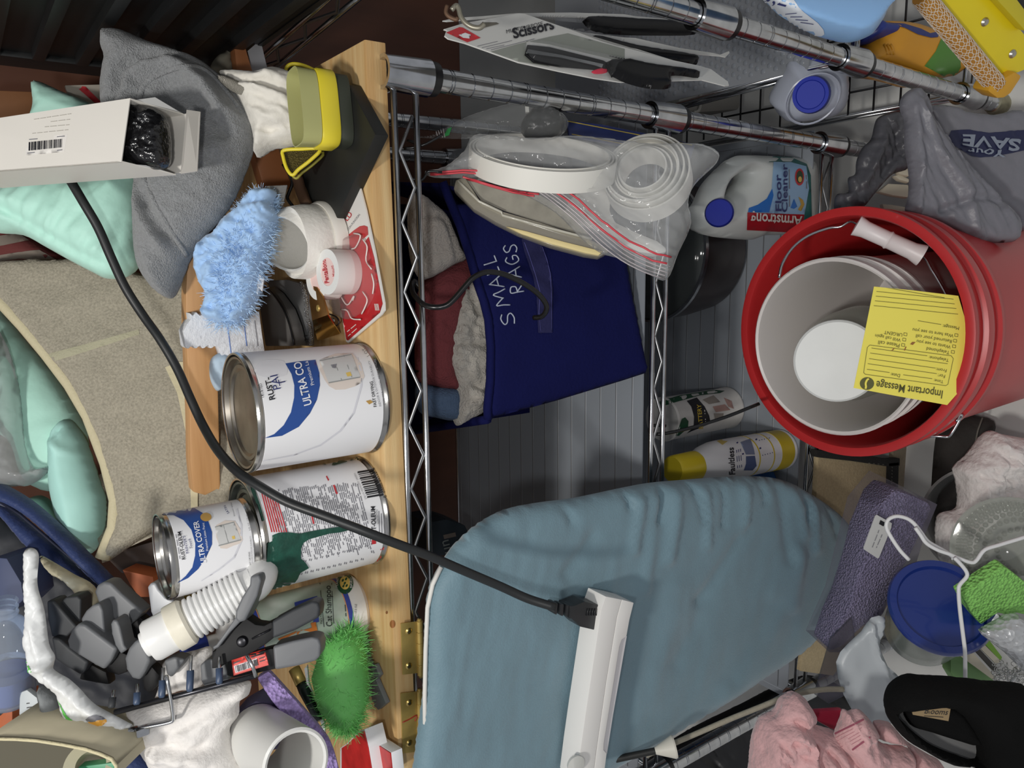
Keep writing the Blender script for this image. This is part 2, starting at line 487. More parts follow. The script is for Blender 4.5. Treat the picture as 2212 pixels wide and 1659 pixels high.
def rail(zc, zd, x0, x1, y, parent):
    tube('rail', [(x0, y, zc), (x1, y, zc)], 0.0031, chrome, parent, 10)
    tube('rail', [(x0, y, zd), (x1, y, zd)], 0.0031, chrome, parent, 10)
    pts = []; x = x0 - 0.022 * (1 if x1 < x0 else -1); s = -1 if x1 < x0 else 1; k = 0
    while (x - x1) * s < 0:
        pts.append((x, y, (zc - 0.004) if k % 2 else (zd + 0.004))); x += s * 0.0325; k += 1
    tube('truss', pts, 0.0019, M('truss_chrome', (150, 151, 153), 0.34, 1.0), parent, 8)
for i, (zc, zd) in enumerate(((0.957, 0.934), (0.616, 0.595), (0.281, 0.256))):
    for y in (YF, YB): rail(zc, zd, XR - 0.012, XL + 0.012, y, u1)
    for x in (XR, XL):
        for z in (zc, zd): tube('rail', [(x, YF + 0.012, z), (x, YB - 0.012, z)], 0.0031, chrome, u1, 8)
    for (x, y) in ((XR, YF), (XL, YF), (XL, YB), (XR, YB)):
        c = pole_r((zc + zd) / 2 - 0.001) if (x, y) == (XR, YF) else Vector((x, y, (zc + zd) / 2))
        collar(c, pax if (x, y) == (XR, YF) else (0, 0, 1), u1)
    first = None
    n = 15
    for k in range(n):
        y = YF + 0.03 * (k + 1)
        if first is None: first = tube('shelf_wire', [(XR - 0.003, 0, 0), (XL + 0.003, 0, 0)], 0.0016, M('dull_wire', (140, 143, 147), 0.5, 0.5), u1, 6); o = first
        else: o = first.copy(); COL.objects.link(o)
        o.location = (0, y, zc + 0.002)
linermat = FILM('grey_liner', (152, 158, 166), 0.86, 0.35, bump=(25, 0.1))
for nm, zc, lb in (('shelf_liner', 0.6056, 'grey translucent plastic liner on the middle wire shelf'), ('shelf_liner', 0.2706, 'grey translucent plastic liner on the lowest shelf under the bottles')):
    o = box(nm, ((XR + XL) / 2, (YF + YB) / 2 + 0.004, zc + 0.0125), (XL - XR - 0.02, YB - YF - 0.016, 0.0018), linermat)
    tag(o, lb, 'liner')
pb = thing('pine_board', 'long pine board lying on the top wire shelf', 'board')
board = prism('plank', [Vector((0.197, 0.667, 0.981)), Vector((-0.78, 0.650, 0.981)), Vector((-0.78, 1.14, 0.981)), Vector((0.197, 1.14, 0.981))], (0, 0, -0.0205), pine, pb, 0.0012)
for (kx, ky, kr) in ((0, 0, 0),): pass
# knots in the board
for pp, rr in (((848, 1348), 5), ((792, 1352), 2.5), ((836, 1323), 2)):
    decal('knot', circ(*pp, rr * 1.1, rr * 1.7), board, M('wood_knot', (150, 96, 50), 0.6, var=(120, 0.3)), pb, 2, 0.0004)
# hinges on the board's front edge
for k, (y0, y1, lab) in enumerate(((1343, 1458, 'brass butt hinge on the board edge, the one nearer the paint cans'), (1494, 1628, 'brass butt hinge on the board edge with a red ink loop'))):
    h = thing('butt_hinge', lab, 'hinge', 'brass hinges on the board edge')
    p0 = YP(0.652)
    x0 = 866
    ext('leaf', [(x0, y0 + 4), (899, y0), (903, y1 - 4), (x0 + 4, y1)], p0, 0.0015, brass, h, 0.0003)
    a, b = p0.pt(906, y0 - 2), p0.pt(909, y1 + 1)
    for kk in range(5): lathe('knuckle', [(0, 0.0), (0.0030, 0.0), (0.0034, 0.0005), (0.0034, (b - a).length / 5 - 0.0007), (0.0030, (b - a).length / 5 - 0.0002), (0, (b - a).length / 5 - 0.0002)], a.lerp(b, kk / 5), b - a, brass, h, 16)
    tube('pin', [a + (a - b).normalized() * 0.002, b + (b - a).normalized() * 0.002], 0.0022, brass, h, 10)
    for q in (0.18, 0.83):
        c = p0.pt(883 + k, y0 + (y1 - y0) * q)
        sc = lathe('screw', [(0.0, 0.0014), (0.0022, 0.0014), (0.0036, 0.0004), (0.0036, -0.0002), (0.0, -0.0002)], c, (0, -1, 0), M('brass_screw', (215, 190, 120), 0.3, 1.0), h, 16)
        for d in ((1, 0, 1), (1, 0, -1)):
            v = Vector(d).normalized() * 0.002
            tube('slot', [c + Vector((0, -0.0014, 0)) - v, c + Vector((0, -0.0014, 0)) + v], 0.0003, ink, h, 4)
    if k: tube('ink_loop', [p0.pt(*q) + Vector((0, -0.0006, 0)) for q in ((869, 1560), (884, 1553), (898, 1545), (900, 1549), (896, 1557))], 0.0006, M('red_ink', (150, 40, 30), 0.5), h, 5, sm=4)
# ---------------------------------------------------------------- shelving, unit on the right
u2 = thing('wire_shelving', 'chrome wire shelving standing at a right angle beside the board, partly out of frame', 'shelving')
q0, q1 = Pz(2140, 222, 0.03), Py(1400, 0, 0.555)
ax2 = (q1 - q0).normalized()
P2 = lambda z: q0 + ax2 * ((z - q0.z) / ax2.z)
post('post', P2(0.02), P2(1.02), 0.0112, u2)
lathe('levelling_foot', [(0, -0.03), (0.016, -0.03), (0.017, -0.022), (0.013, -0.014), (0.013, -0.004), (0.009, 0), (0, 0)], P2(0.03), (0, 0, 1), M('worn_zinc', (170, 165, 140), 0.4, 0.9, var=(80, 0.4)), u2, 20)
def zat(px, py):
    best = min((abs(depth(P2(z)) * 0 + (math.hypot(*((lambda p: (CX + F * (R.transposed() @ (p - CAM)).x / depth(p) - px, CY - F * (R.transposed() @ (p - CAM)).y / depth(p) - py))(P2(z)))))), z) for z in [i * 0.004 for i in range(5, 300)])
    return best[1]
ZL = [zat(1535, 25), zat(1840, 115), zat(2090, 198)]
YB2 = 1.10
post('post', (0.215, YB2, 0.0), (0.215, YB2, 1.0), 0.0112, u2)
for z in [0.985] + ZL:
    collar(P2(z), ax2, u2)
for i, z in enumerate([0.985] + ZL[1:]):
    a = P2(z + 0.011); b = Vector((0.215, YB2, z + 0.011))
    for dz in (0, -0.024):
        o = Vector((0, 0, dz)); tube('rail', [a + o, b + o], 0.0031, chrome if i < 2 else steel, u2, 10)
        tube('rail', [a + o, a + o + Vector((0.7, -0.02, 0))], 0.0031, chrome, u2, 10)
    n = 13
    tube('truss', [a.lerp(b, (k + 0.3) / n) + Vector((0, 0, -0.004 if k % 2 else -0.02)) for k in range(n)], 0.0019, MC['truss_chrome'], u2, 8)
z3 = ZL[2] + 0.013
for k in range(13): tube('shelf_wire', [(0.222, 0.60 + k * 0.042, z3), (0.9, 0.60 + k * 0.042, z3)], 0.0018, darkwire, u2, 6)
for k in range(1, 14): tube('shelf_wire', [(0.215 + k * 0.042, 0.56, z3 - 0.003), (0.215 + k * 0.042, YB2, z3 - 0.003)], 0.0018, darkwire, u2, 6)
lz = ZL[1] + 0.013
o = box('shelf_liner', (0.48, 0.85, lz), (0.50, 0.50, 0.002), FILM('dimpled_liner', (150, 154, 160), 0.8, 0.2, bump=(2, 0.0)))
tag(o, 'dimpled clear plastic liner on the right-hand shelving behind the scissors packs', 'liner')
dv = []; df = []; rg = 0
for i in range(26):
    for j in range(40):
        c = Vector((0.24 + i * 0.011 + (j % 2) * 0.0055, 0.61 + j * 0.0096, lz + 0.001)); o_ = len(dv); r_ = 0.0038
        for k in range(6): dv.append(c + Vector((r_ * math.cos(k * math.pi / 3), r_ * math.sin(k * math.pi / 3), 0)))
        dv.append(c + Vector((0, 0, 0.0022)))
        for k in range(6): df.append((o_ + k, o_ + (k + 1) % 6, o_ + 6))
d = mesh('dimples', dv, df, M('liner_dimple', (132, 137, 144), 0.25), o); d['kind'] = 'stuff'
# ================================================================ paint cans on the board
def can(name, label, x, y, z0, r, h, paint, cat='paint can', lid=tinlid):
    t = thing(name, label, cat)
    b = lathe('body', [(0, 0.001), (r * 0.94, 0.001), (r, 0), (r * 1.02, 0.0022), (r, 0.0046), (r * 0.985, 0.006), (r * 0.985, h - 0.006), (r, h - 0.0048), (r * 1.015, h - 0.0022), (r, h), (r * 0.97, h), (r * 0.955, h - 0.004), (r * 0.95, h - 0.006)], (x, y, z0), (0, 0, 1), tin, t, 56)
    wrap = lathe('paper_wrap', [(r * 0.988, 0.0066), (r * 0.992, 0.0068), (r * 0.992, h - 0.0068), (r * 0.988, h - 0.0066), (r * 0.988, 0.0066)], (x, y, z0), (0, 0, 1), paint, t, 56)
    l = lathe('lid', [(0, h - 0.0064), (r * 0.70, h - 0.0064), (r * 0.74, h - 0.0044), (r * 0.80, h - 0.0042), (r * 0.82, h - 0.0056), (r * 0.88, h - 0.0056), (r * 0.90, h - 0.0012), (r * 0.935, h - 0.0006), (r * 0.945, h - 0.003), (r * 0.945, h - 0.007), (0, h - 0.007)], (x, y, z0), (0, 0, 1), lid, t, 48)
    return t, b, wrap, l
can1, b1, w1, l1 = can('paint_can', 'quart paint can with torn white label and blue swoosh, standing on the board front', -0.133, 0.699, 0.981, 0.0545, 0.124, white)
T1 = [b1, w1]
zz = lambda p: Z(380, 700, p)
decal('blue_swoosh', zz([(980, 355), (1110, 335), (1250, 322), (1285, 440), (1290, 550), (1262, 680), (1200, 800), (1100, 920), (950, 1000), (790, 1022), (880, 985), (965, 905), (1030, 790), (1058, 660), (1060, 550), (1035, 450)]), T1, blueprint, can1, 6, 0.0003)
decal('grey_arc', zz([(1630, 300), (1672, 450), (1668, 560), (1600, 800), (1480, 960), (1300, 1090), (1050, 1180), (780, 1230), (780, 1222), (1050, 1168), (1290, 1078), (1465, 950), (1585, 790), (1650, 560), (1655, 450), (1618, 305)]), T1, M('pale_grey_print', (214, 214, 220), 0.45), can1, 8, 0.0003)
shadowtan = M('tan_print', (224, 212, 202), 0.5)
decal('print_halo', zz([(1290, 320), (1580, 262), (1690, 470), (1600, 560), (1430, 590), (1330, 500)]), T1, shadowtan, can1, 8, 0.0003, sm=2)
pic = decal('cabinet_print', zz([(1285, 322), (1570, 265), (1652, 470), (1640, 480), (1368, 532)]), T1, M('cabinet_print', (206, 206, 204), 0.5), can1, 8, 0.0005)
bars('cabinet_lines', [tuple(zz([a, b, c, d])) for a, b, c, d in (((1400, 300), (1480, 505), (1486, 504), (1406, 299)), ((1285, 330), (1570, 274), (1572, 280), (1288, 337)), ((1365, 524), (1645, 474), (1650, 482), (1368, 534)), ((1500, 285), (1572, 480), (1577, 479), (1505, 284)))], T1, M('mid_grey_print', (150, 152, 150), 0.5), can1, 0.0007)
decal('yellow_jar_print', zz([(1520, 440), (1560, 430), (1575, 465), (1535, 474)]), T1, M('yellow_print', (222, 190, 100), 0.5), can1, 4, 0.0007)
decal('dark_vase_print', zz([(1385, 370), (1440, 360), (1430, 400), (1400, 395)]), T1, greyink, can1, 3, 0.0007)
text('TRUSTED', *zz([(788, 665), (766, 535)]), T1, ink, can1)
text('RUST-', *zz([(886, 674), (842, 478)]), T1, ink, can1, hs=0.95, bold=0.02)
text('PAI', *zz([(938, 580), (908, 455)]), T1, navyprint, can1)
text('T', *zz([(985, 545), (972, 490)]), T1, navyprint, can1, hs=0.9)
text('ULTRA CO', *zz([(1215, 718), (1118, 338)]), T1, white, can1, hs=1.25, bold=0.015)
text('Premium La', *zz([(1238, 545), (1180, 335)]), T1, white, can1)
text('FAST DRYING', *zz([(1795, 740), (1760, 515)]), T1, ink, can1, bold=0.015)
text('INDOOR & OUTDOOR DURABILITY', *zz([(1836, 735), (1738, 330)]), T1, greyink, can1)
text('IDEAL FOR WOOD, METAL & MORE', *zz([(1882, 725), (1790, 315)]), T1, greyink, can1)
text('1 QT', *zz([(1735, 285), (1690, 215)]), T1, greyink, can1)
decal('brown_stain', zz([(1700, 690), (1740, 680), (1765, 700), (1730, 720)]), T1, gold, can1, 3, 0.0006)
decal('torn_patch', zz([(700, 420), (770, 330), (960, 330), (1000, 420), (960, 470), (800, 480)]), T1, M('torn_paper', (226, 226, 230), 0.7), can1, 8, 0.0002, sm=3)
# green quart can
can2, b2, w2, l2 = can('paint_can', 'quart paint can with printed label and dried green drips, under the small can', -0.252, 0.708, 0.981, 0.0545, 0.124, white, lid=M('lid_green_grey', (120, 128, 122), 0.4, 0.8, var=(40, 0.5)))
T2 = [b2, w2]
g = lambda p: Z(300, 1000, p); h5 = lambda p: Z(750, 1000, p)
rg = random.Random(5); q = []; qr = []
for i in range(46):
    x = 1230 + i * 18.0
    ya, yb = 170 + (1990 - x) * 0.09 + rg.uniform(0, 30), 850 + rg.uniform(-40, 40) - (x - 1230) * 0.1
    y = ya
    while y < yb:
        L = rg.uniform(40, 150); L = min(L, yb - y)
        sl = -0.10
        a = (x + (y - 500) * 0.27, y); b = (x + (y + L - 500) * 0.27, y + L)
        if rg.random() < 0.9: q.append(strip(g([a])[0], g([b])[0], 2.0))
        y += L + rg.uniform(6, 14)
bars('fine_print', q, T2, greyink, can2, 0.0004)
q = []
for i in range(7):
    x = 1095 + i * 22
    q.append(strip(g([(x, 250 + i * 8)])[0], g([(x + 95, 620)])[0], 2.6))
q += [strip(g([(1680, 120)])[0], g([(1700, 160)])[0], 3), strip(g([(1745, 200)])[0], g([(1775, 280)])[0], 4), strip(g([(1550, 480)])[0], g([(1565, 545)])[0], 3.5)]
bars('red_warning_print', q, T2, redp, can2, 0.0005)
q = []
for i in range(12):
    y = 1010 - i * 7
    q += [strip(g([(1440 + i * 50, 1000 - i * 12)])[0], g([(1480 + i * 50, 870 - i * 12)])[0], 2.2), strip(g([(1456 + i * 50, 1000 - i * 12)])[0], g([(1496 + i * 50, 870 - i * 12)])[0], 2.0)]
bars('fine_print', q, T2, greyink, can2, 0.0004)
q = []; y = 62
while y < 300:
    wd = rg.choice((5, 8, 12, 16)); k = (y - 62) / 238
    q.append(tuple(h5([(92 + k * 92, y + 18), (240 + k * 92, y - 8), (240 + k * 92, y - 8 + wd), (92 + k * 92, y + 18 + wd)])))
    y += wd + rg.choice((5, 6, 9))
bars('barcode', q, T2, ink, can2, 0.0005)
text('0  20066 80113  9', *h5([(352, 305), (243, 45)]), T2, ink, can2, hs=1.0)
text('376114 VERMONT GREEN', *h5([(172, 325), (72, 95)]), T2, greyink, can2)
text('RUST-OLEUM', *h5([(256, 685), (246, 390)]), T2, ink, can2, hs=1.1, bold=0.02)
text('CORPORATION', *h5([(278, 545), (268, 420)]), T2, ink, can2)
bars('red_mark', [tuple(h5([(218, 690), (255, 685), (257, 722), (220, 728)]))], T2, redp, can2, 0.0005)
bars('fine_print', [strip(h5([(290 + i * 22, 700 - i * 10)])[0], h5([(282 + i * 22, 430 + i * 22)])[0], 1.6) for i in range(4)], T2, greyink, can2, 0.0004)
bars('red_warning_print', [strip(h5([(270 + i * 14, 880 - i * 14)])[0], h5([(300 + i * 14, 770 - i * 8)])[0], 1.8) for i in range(3)], T2, redp, can2, 0.0004)
decal('paint_drip', g([(1190, 650), (1250, 626), (1330, 622), (1440, 632), (1520, 615), (1600, 600), (1720, 582), (1800, 570), (1900, 548), (1960, 542), (1995, 560), (1980, 585), (1880, 600), (1800, 620), (1700, 632), (1600, 660), (1520, 682), (1470, 715), (1450, 760), (1448, 850), (1490, 890), (1520, 935), (1440, 980), (1420, 1030), (1395, 1062), (1250, 1068), (1215, 1030), (1195, 900)]), T2, greenpaint, can2, 5, 0.0012)
decal('paint_drip', g([(1150, 720), (1190, 700), (1225, 1040), (1300, 1075), (1560, 1062), (1480, 1100), (1300, 1150), (1110, 1200), (1130, 1100)]), T2, greenpaint, can2, 5, 0.0009)
decal('paint_drip', g([(1000, 180), (1040, 260), (1090, 400), (1120, 520), (1105, 520), (1060, 380), (1010, 260)]), T2, greenpaint, can2, 4, 0.0009)
decal('paint_drip', Z(380, 700, [(1310, 1262), (1420, 1230), (1520, 1200), (1640, 1185), (1660, 1200), (1560, 1230), (1420, 1272)]), T2, greenpaint, can2, 5, 0.0009)
# half pint can
can3, b3, w3, l3 = can('paint_can', 'small half pint white and blue paint can stacked on the dripped green one', -0.249, 0.692, 1.1055, 0.0372, 0.075, white, lid=tin)
T3 = [b3, w3]
decal('blue_swoosh', g([(205, 462), (280, 430), (350, 410), (430, 402), (500, 408), (570, 450), (620, 520), (655, 620), (655, 730), (600, 850), (530, 950), (440, 1030), (345, 1075), (420, 1010), (478, 935), (503, 830), (505, 720), (470, 600), (400, 515), (310, 470), (222, 468)]), T3, blueprint, can3, 5, 0.0003)
decal('gold_seal', g(circ(600, 490, 50, 38)), T3, gold, can3, 4, 0.0007)
decal('grey_arc', g([(880, 410), (925, 560), (925, 700), (860, 850), (720, 960), (560, 1060), (560, 1050), (715, 945), (845, 840), (908, 700), (910, 560), (868, 415)]), T3, MC['pale_grey_print'], can3, 6, 0.0003)
decal('print_halo', g([(690, 560), (860, 520), (930, 690), (850, 740), (730, 765)]), T3, shadowtan, can3, 6, 0.0003, sm=2)
decal('cabinet_print', g([(680, 572), (850, 528), (915, 692), (718, 748)]), T3, MC['cabinet_print'], can3, 6, 0.0005)
bars('cabinet_lines', [strip(g([(755, 555)])[0], g([(800, 715)])[0], 1.5), strip(g([(680, 578)])[0], g([(850, 535)])[0], 1.5), strip(g([(712, 742)])[0], g([(912, 690)])[0], 2)], T3, MC['mid_grey_print'], can3, 0.0007)
decal('yellow_jar_print', g([(830, 660), (855, 652), (862, 680), (838, 686)]), T3, MC['yellow_print'], can3, 3, 0.0007)
text('RUST-OLEUM', *g([(416, 862), (376, 618)]), T3, ink, can3, hs=1.1, bold=0.015)
text("PAINTER'S", *g([(446, 808), (414, 655)]), T3, navyprint, can3)
text('Touch', *g([(480, 765), (462, 680)]), T3, navyprint, can3, shear=0.3)
greek(*g([(366, 860), (330, 630)]), T3, greyink, can3)
text('ULTRA COVER', *g([(602, 895), (532, 522)]), T3, white, can3, hs=1.2, bold=0.015)
text('Premium Latex Paint', *g([(622, 785), (584, 540)]), T3, white, can3)
text('SATIN', *g([(812, 455), (776, 385)]), T3, navyprint, can3)
text('blossom white', *g([(862, 480), (830, 360)]), T3, greyink, can3)
text('8 FL OZ / 236 mL', *g([(1000, 605), (968, 462)]), T3, greyink, can3)
text('FAST DRYING', *g([(1005, 922), (992, 795)]), T3, ink, can3)
text('INDOOR/OUTDOOR DURABILITY', *g([(1022, 908), (1002, 655)]), T3, greyink, can3)
text('IDEAL FOR WOOD, METAL & MORE', *g([(1045, 905), (1026, 645)]), T3, greyink, can3)
# ================================================================ cat shampoo bottle
sb = thing('shampoo_bottle', 'white pet shampoo bottle with green label behind the grey-handled clamp', 'bottle')
c = Pz(772, 1308, 0.981); r = 0.0345
body = lathe('bottle', [(0, 0), (r * 0.9, 0), (r, 0.004), (r * 1.02, 0.012), (r, 0.016), (r * 0.98, 0.02), (r * 0.98, 0.118), (r, 0.122), (r, 0.13), (r * 0.9, 0.138), (r * 0.55, 0.144), (0.012, 0.147), (0.012, 0.16), (0, 0.16)], c, (0, 0, 1), whitepl, sb, 40)
lathe('cap', [(0.0, 0.158), (0.0145, 0.158), (0.0145, 0.176), (0.012, 0.18), (0, 0.18)], c, (0, 0, 1), M('blue_cap', (40, 62, 150), 0.35), sb, 24)
lab = lathe('label_wrap', [(r * 0.985, 0.021), (r * 1.0, 0.0212), (r * 1.0, 0.117), (r * 0.985, 0.1172), (r * 0.985, 0.021)], c, (0, 0, 1), M('silver_green_label', (204, 212, 204), 0.35, 0.0, var=(30, 0.0, (164, 188, 168))), sb, 40)
for z0, z1 in ((0.0195, 0.0245), (0.1125, 0.1175)):
    lathe('blue_band', [(r * 1.0, z0), (r * 1.008, z0), (r * 1.008, z1), (r * 1.0, z1), (r * 1.0, z0)], c, (0, 0, 1), M('band_blue', (58, 76, 168), 0.35), sb, 40)
    lathe('orange_band', [(r * 1.0, z1 if z0 < 0.05 else z0 - 0.001), (r * 1.006, z1 if z0 < 0.05 else z0 - 0.001), (r * 1.006, (z1 if z0 < 0.05 else z0 - 0.001) + 0.001), (r * 1.0, (z1 if z0 < 0.05 else z0 - 0.001) + 0.001)], c, (0, 0, 1), M('band_orange', (226, 160, 110), 0.4), sb, 40)
TS = [body, lab]; k = lambda p: Z(450, 1259, p)
text('Cat Shampoo', *k([(1108, 388), (1096, 30)]), TS, ink, sb, hs=1.2)
bars('rule_line', [strip(k([(1035, 395)])[0], k([(1000, 5)])[0], 1.2), strip(k([(1122, 365)])[0], k([(1105, 5)])[0], 1.2)], TS, ink, sb)
text("Pet's Natural Energy!", *k([(1020, 365), (1005, 130)]), TS, ink, sb)
decal('round_emblem', circ(745, 1261, 18, 23), TS, M('emblem_green', (36, 84, 56), 0.4), sb, 4, 0.0008)
decal('emblem_sun', circ(745, 1261, 11, 14), TS, M('emblem_yellow', (236, 206, 110), 0.4), sb, 4, 0.0012)
for a, b_ in (((748, 1253), 4), ((741, 1256), 4), ((745, 1262), 4), ((749, 1267), 3), ((742, 1268), 3)):
    decal('emblem_leaf', circ(*a, 2.0, 3.4, 30), TS, MC['emblem_green'], sb, 2, 0.0015)
text('PLANT', (729, 1271), (732, 1250), TS, white, sb, off=0.0012)
text('BASED', (761, 1271), (760, 1250), TS, white, sb, off=0.0012)
decal('blue_letter', k([(770, 180), (975, 120), (990, 350), (940, 360), (930, 190), (780, 230)]), TS, MC['band_blue'], sb, 6, 0.0007)
decal('orange_letter', k([(795, 470), (830, 420), (930, 440), (840, 500), (975, 425), (960, 350), (915, 360), (925, 400), (790, 440)]), TS, M('letter_orange', (226, 130, 50), 0.4), sb, 5, 0.0009)
decal('orange_letter', k([(620, 500), (790, 430), (780, 450), (640, 520)]), TS, MC['letter_orange'], sb, 5, 0.0009)
text('17.5 OZ', *k([(1325, 270), (1330, 190)]), TS, ink, sb)
greek(*k([(1232, 300), (1222, 180)]), TS, ink, sb)
# ================================================================ corrugated drain hose
dh = thing('drain_hose', 'white corrugated drain hose with a ribbed end cap lying beside the small can', 'hose')
A, B = PD(316, 1391, 0.640), PD(520, 1278, 0.668); ax = (B - A)
rr = 0.0168
lathe('end_cap', [(0, -0.002), (rr * 0.62, -0.002), (rr * 0.66, 0.001), (rr * 0.98, 0.002), (rr * 1.06, 0.005), (rr * 1.06, 0.022), (0, 0.022)], A, ax, whitepl, dh, 40, fn=lambda r, h, t: (r * (1 + 0.018 * (math.cos(t * 20) > 0.3) * (r > rr)), h))
lathe('collar_ring', [(rr * 0.8, 0.0215), (rr * 1.2, 0.022), (rr * 1.22, 0.024), (rr * 1.22, 0.034), (rr * 1.1, 0.0365), (rr * 0.8, 0.0365), (rr * 0.8, 0.0215)], A, ax, M('yellowed_plastic', (232, 226, 208), 0.35, var=(60, 0.1)), dh, 36)
pr = [(rr * 0.9, 0.036)]
for i in range(11):
    h0 = 0.0375 + i * 0.0046
    pr += [(rr * 0.96, h0), (rr * 1.08, h0 + 0.001), (rr * 1.1, h0 + 0.002), (rr * 1.08, h0 + 0.0032), (rr * 0.96, h0 + 0.004)]
pr += [(rr * 0.9, h0 + 0.006), (rr * 0.9, h0 + 0.012)]
lathe('corrugated_tube', pr, A, ax, whitepl, dh, 32)
an = ax.normalized(); e = A + an * 0.093
tube('plain_tube', spl([e - an * 0.004, e + an * 0.003, e + an * 0.008 + Vector((0.002, 0.012, -0.004)), e + an * 0.010 + Vector((0.004, 0.045, -0.012))], 5), rr * 0.88, whitepl, dh, 20)
# ================================================================ spring clamps
def sleeve(name, poly, pl, th, mat, parent, bev=0.004):
    return ext(name, poly, pl, th, mat, parent, bev, 0, 4, True)
cl = thing('spring_clamp', 'black spring clamp with long grey grips and red barcode sticker, frontmost of the clamps', 'clamp', 'spring clamps')
pl = P3((525, 1385, 0.655), (640, 1340, 0.66), (560, 1280, 0.66))
plf = Pl(pl.p0 + pl.n * 0.006, pl.n)
bodyc = ext('jaw_plate', k([(30, 690), (70, 590), (190, 450), (300, 350), (340, 320), (420, 375), (500, 385), (570, 350), (590, 490), (500, 560), (420, 610), (330, 660), (200, 700), (120, 740), (110, 760), (30, 770)]), pl, 0.022, M('clamp_black', (20, 20, 22), 0.55, spec=0.25), cl, 0.003)
ext('handle_plate', k([(170, 700), (560, 590), (585, 590), (610, 770), (420, 815), (230, 850), (160, 830)]), Pl(pl.p0 - pl.n * 0.004, pl.n), 0.018, MC['clamp_black'], cl, 0.003)
lb = decal('barcode_sticker', k([(208, 690), (510, 598), (542, 735), (228, 832)]), [o for o in cl.children], redlab, cl, 6, 0.0006)
decal('barcode_ground', k([(230, 745), (435, 675), (448, 738), (245, 806)]), [lb], white, cl, 6, 0.0003)
q = []; x = 240
while x < 430:
    wd = rg.choice((4, 7, 10)); kk = (x - 240) / 190
    q.append(tuple(k([(x, 745 - kk * 62), (x + 10, 800 - kk * 62), (x + 10 + wd, 800 - kk * 62), (x + wd, 745 - kk * 62)]))); x += wd + rg.choice((4, 6, 9))
bars('barcode', q, [lb], ink, cl, 0.0008)
bars('fine_print', [strip(k([(225, 720)])[0], k([(320, 680)])[0], 3), strip(k([(385, 665)])[0], k([(500, 630)])[0], 2.5), strip(k([(455, 680)])[0], k([(505, 662)])[0], 2), strip(k([(460, 705)])[0], k([(510, 690)])[0], 2)], [lb], ink, cl, 0.0007)
sleeve('handle_grip', k([(568, 345), (760, 240), (930, 165), (985, 175), (1000, 230), (990, 310), (930, 345), (780, 425), (575, 502)]), Pl(pl.p0 + pl.n * 0.009, pl.n), 0.026, gripdark, cl)
sleeve('handle_grip', k([(575, 570), (760, 520), (930, 485), (990, 500), (1008, 560), (1000, 660), (960, 700), (800, 745), (595, 782)]), Pl(pl.p0 + pl.n * 0.009, pl.n), 0.028, grip, cl, 0.005)
sleeve('jaw_pad', k([(35, 575), (70, 555), (180, 400), (255, 290), (300, 335), (190, 450), (90, 580), (50, 600)]), plf, 0.024, grip, cl, 0.002)
sleeve('jaw_pad', k([(375, -60), (455, -75), (475, -20), (440, 120), (380, 240), (330, 340), (270, 360), (240, 320), (245, 250), (300, 130), (370, 20)]), Pl(pl.p0 + pl.n * 0.012, pl.n), 0.028, grip, cl, 0.005)
lathe('pivot', [(0, 0.004), (0.0035, 0.003), (0.0048, 0.001), (0.0048, -0.03), (0, -0.03)], pl.pt(*k([(305, 525)])[0]), pl.n, M('rivet', (40, 40, 44), 0.3, 0.6), cl, 20)
tube('spring_arm', [pl.pt(*k([q_])[0]) + pl.n * 0.003 for q_ in ((400, 495), (560, 415))], 0.0009, MC['rivet'], cl, 6)
def small_clamp(label, d, grips, plate, dark=False):
    t = thing('spring_clamp', label, 'clamp', 'spring clamps'); P0 = DP(d)
    for i, gq in enumerate(plate): ext('jaw_plate', gq, Pl(P0.p0 - P0.n * (0.004 + 0.006 * i), P0.n), 0.014, MC['clamp_black'], t, 0.003)
    for i, gq in enumerate(grips): sleeve('handle_grip', gq, Pl(P0.p0 + P0.n * (0.004 - 0.008 * i), P0.n), 0.02, gripdark if dark else grip, t, 0.005)
    return t
a = lambda p: Z(0, 1259, p)
small_clamp('spring clamp pointing up with one broad grey grip beside the dark blue roll', 0.70,
            [a([(840, 85), (870, 20), (930, -10), (990, 0), (1090, 100), (1275, 262), (1210, 340), (1120, 412), (1000, 310), (880, 180)])],
            [a([(1130, 400), (1250, 300), (1330, 380), (1290, 470), (1240, 520), (1170, 480)])])
small_clamp('spring clamp with light grey grip in the middle of the clamp heap', 0.675,
            [a([(600, 520), (640, 420), (700, 365), (760, 375), (900, 480), (1050, 590), (1000, 700), (930, 782), (850, 740), (700, 650), (610, 590)]),
             a([(720, 330), (770, 250), (830, 200), (890, 185), (920, 250), (940, 480), (860, 440), (740, 370)])],
            [a([(940, 770), (1050, 610), (1150, 650), (1140, 800), (1060, 830), (960, 800)])])
small_clamp('spring clamp with dark grey grips lying lowest in the clamp heap', 0.70,
            [a([(455, 490), (530, 500), (640, 600), (790, 710), (760, 790), (720, 830), (600, 760), (490, 690)]),
             a([(415, 165), (480, 155), (540, 230), (690, 400), (600, 480), (590, 525), (460, 485), (425, 330)]),
             a([(530, 180), (590, 130), (690, 118), (725, 150), (720, 350), (690, 370), (640, 330), (560, 240)])],
            [a([(720, 820), (790, 720), (950, 800), (980, 920), (860, 900), (700, 870)])], True)
small_clamp('spring clamp with pale scuffed pad under the hose cap', 0.665,
            [a([(1115, 680), (1150, 590), (1210, 520), (1270, 505), (1305, 560), (1345, 700), (1300, 800), (1250, 875), (1180, 860), (1130, 780)]),
             a([(990, 370), (1010, 330), (1050, 340), (1075, 400), (1110, 560), (1140, 600), (1080, 640), (1030, 560), (1000, 460)])],
            [a([(1270, 860), (1350, 740), (1430, 830), (1400, 930), (1330, 1000), (1280, 960)])])
t = thing('spring_clamp', 'spring clamp jaw in grey rubber standing behind the small paint can', 'clamp', 'spring clamps')
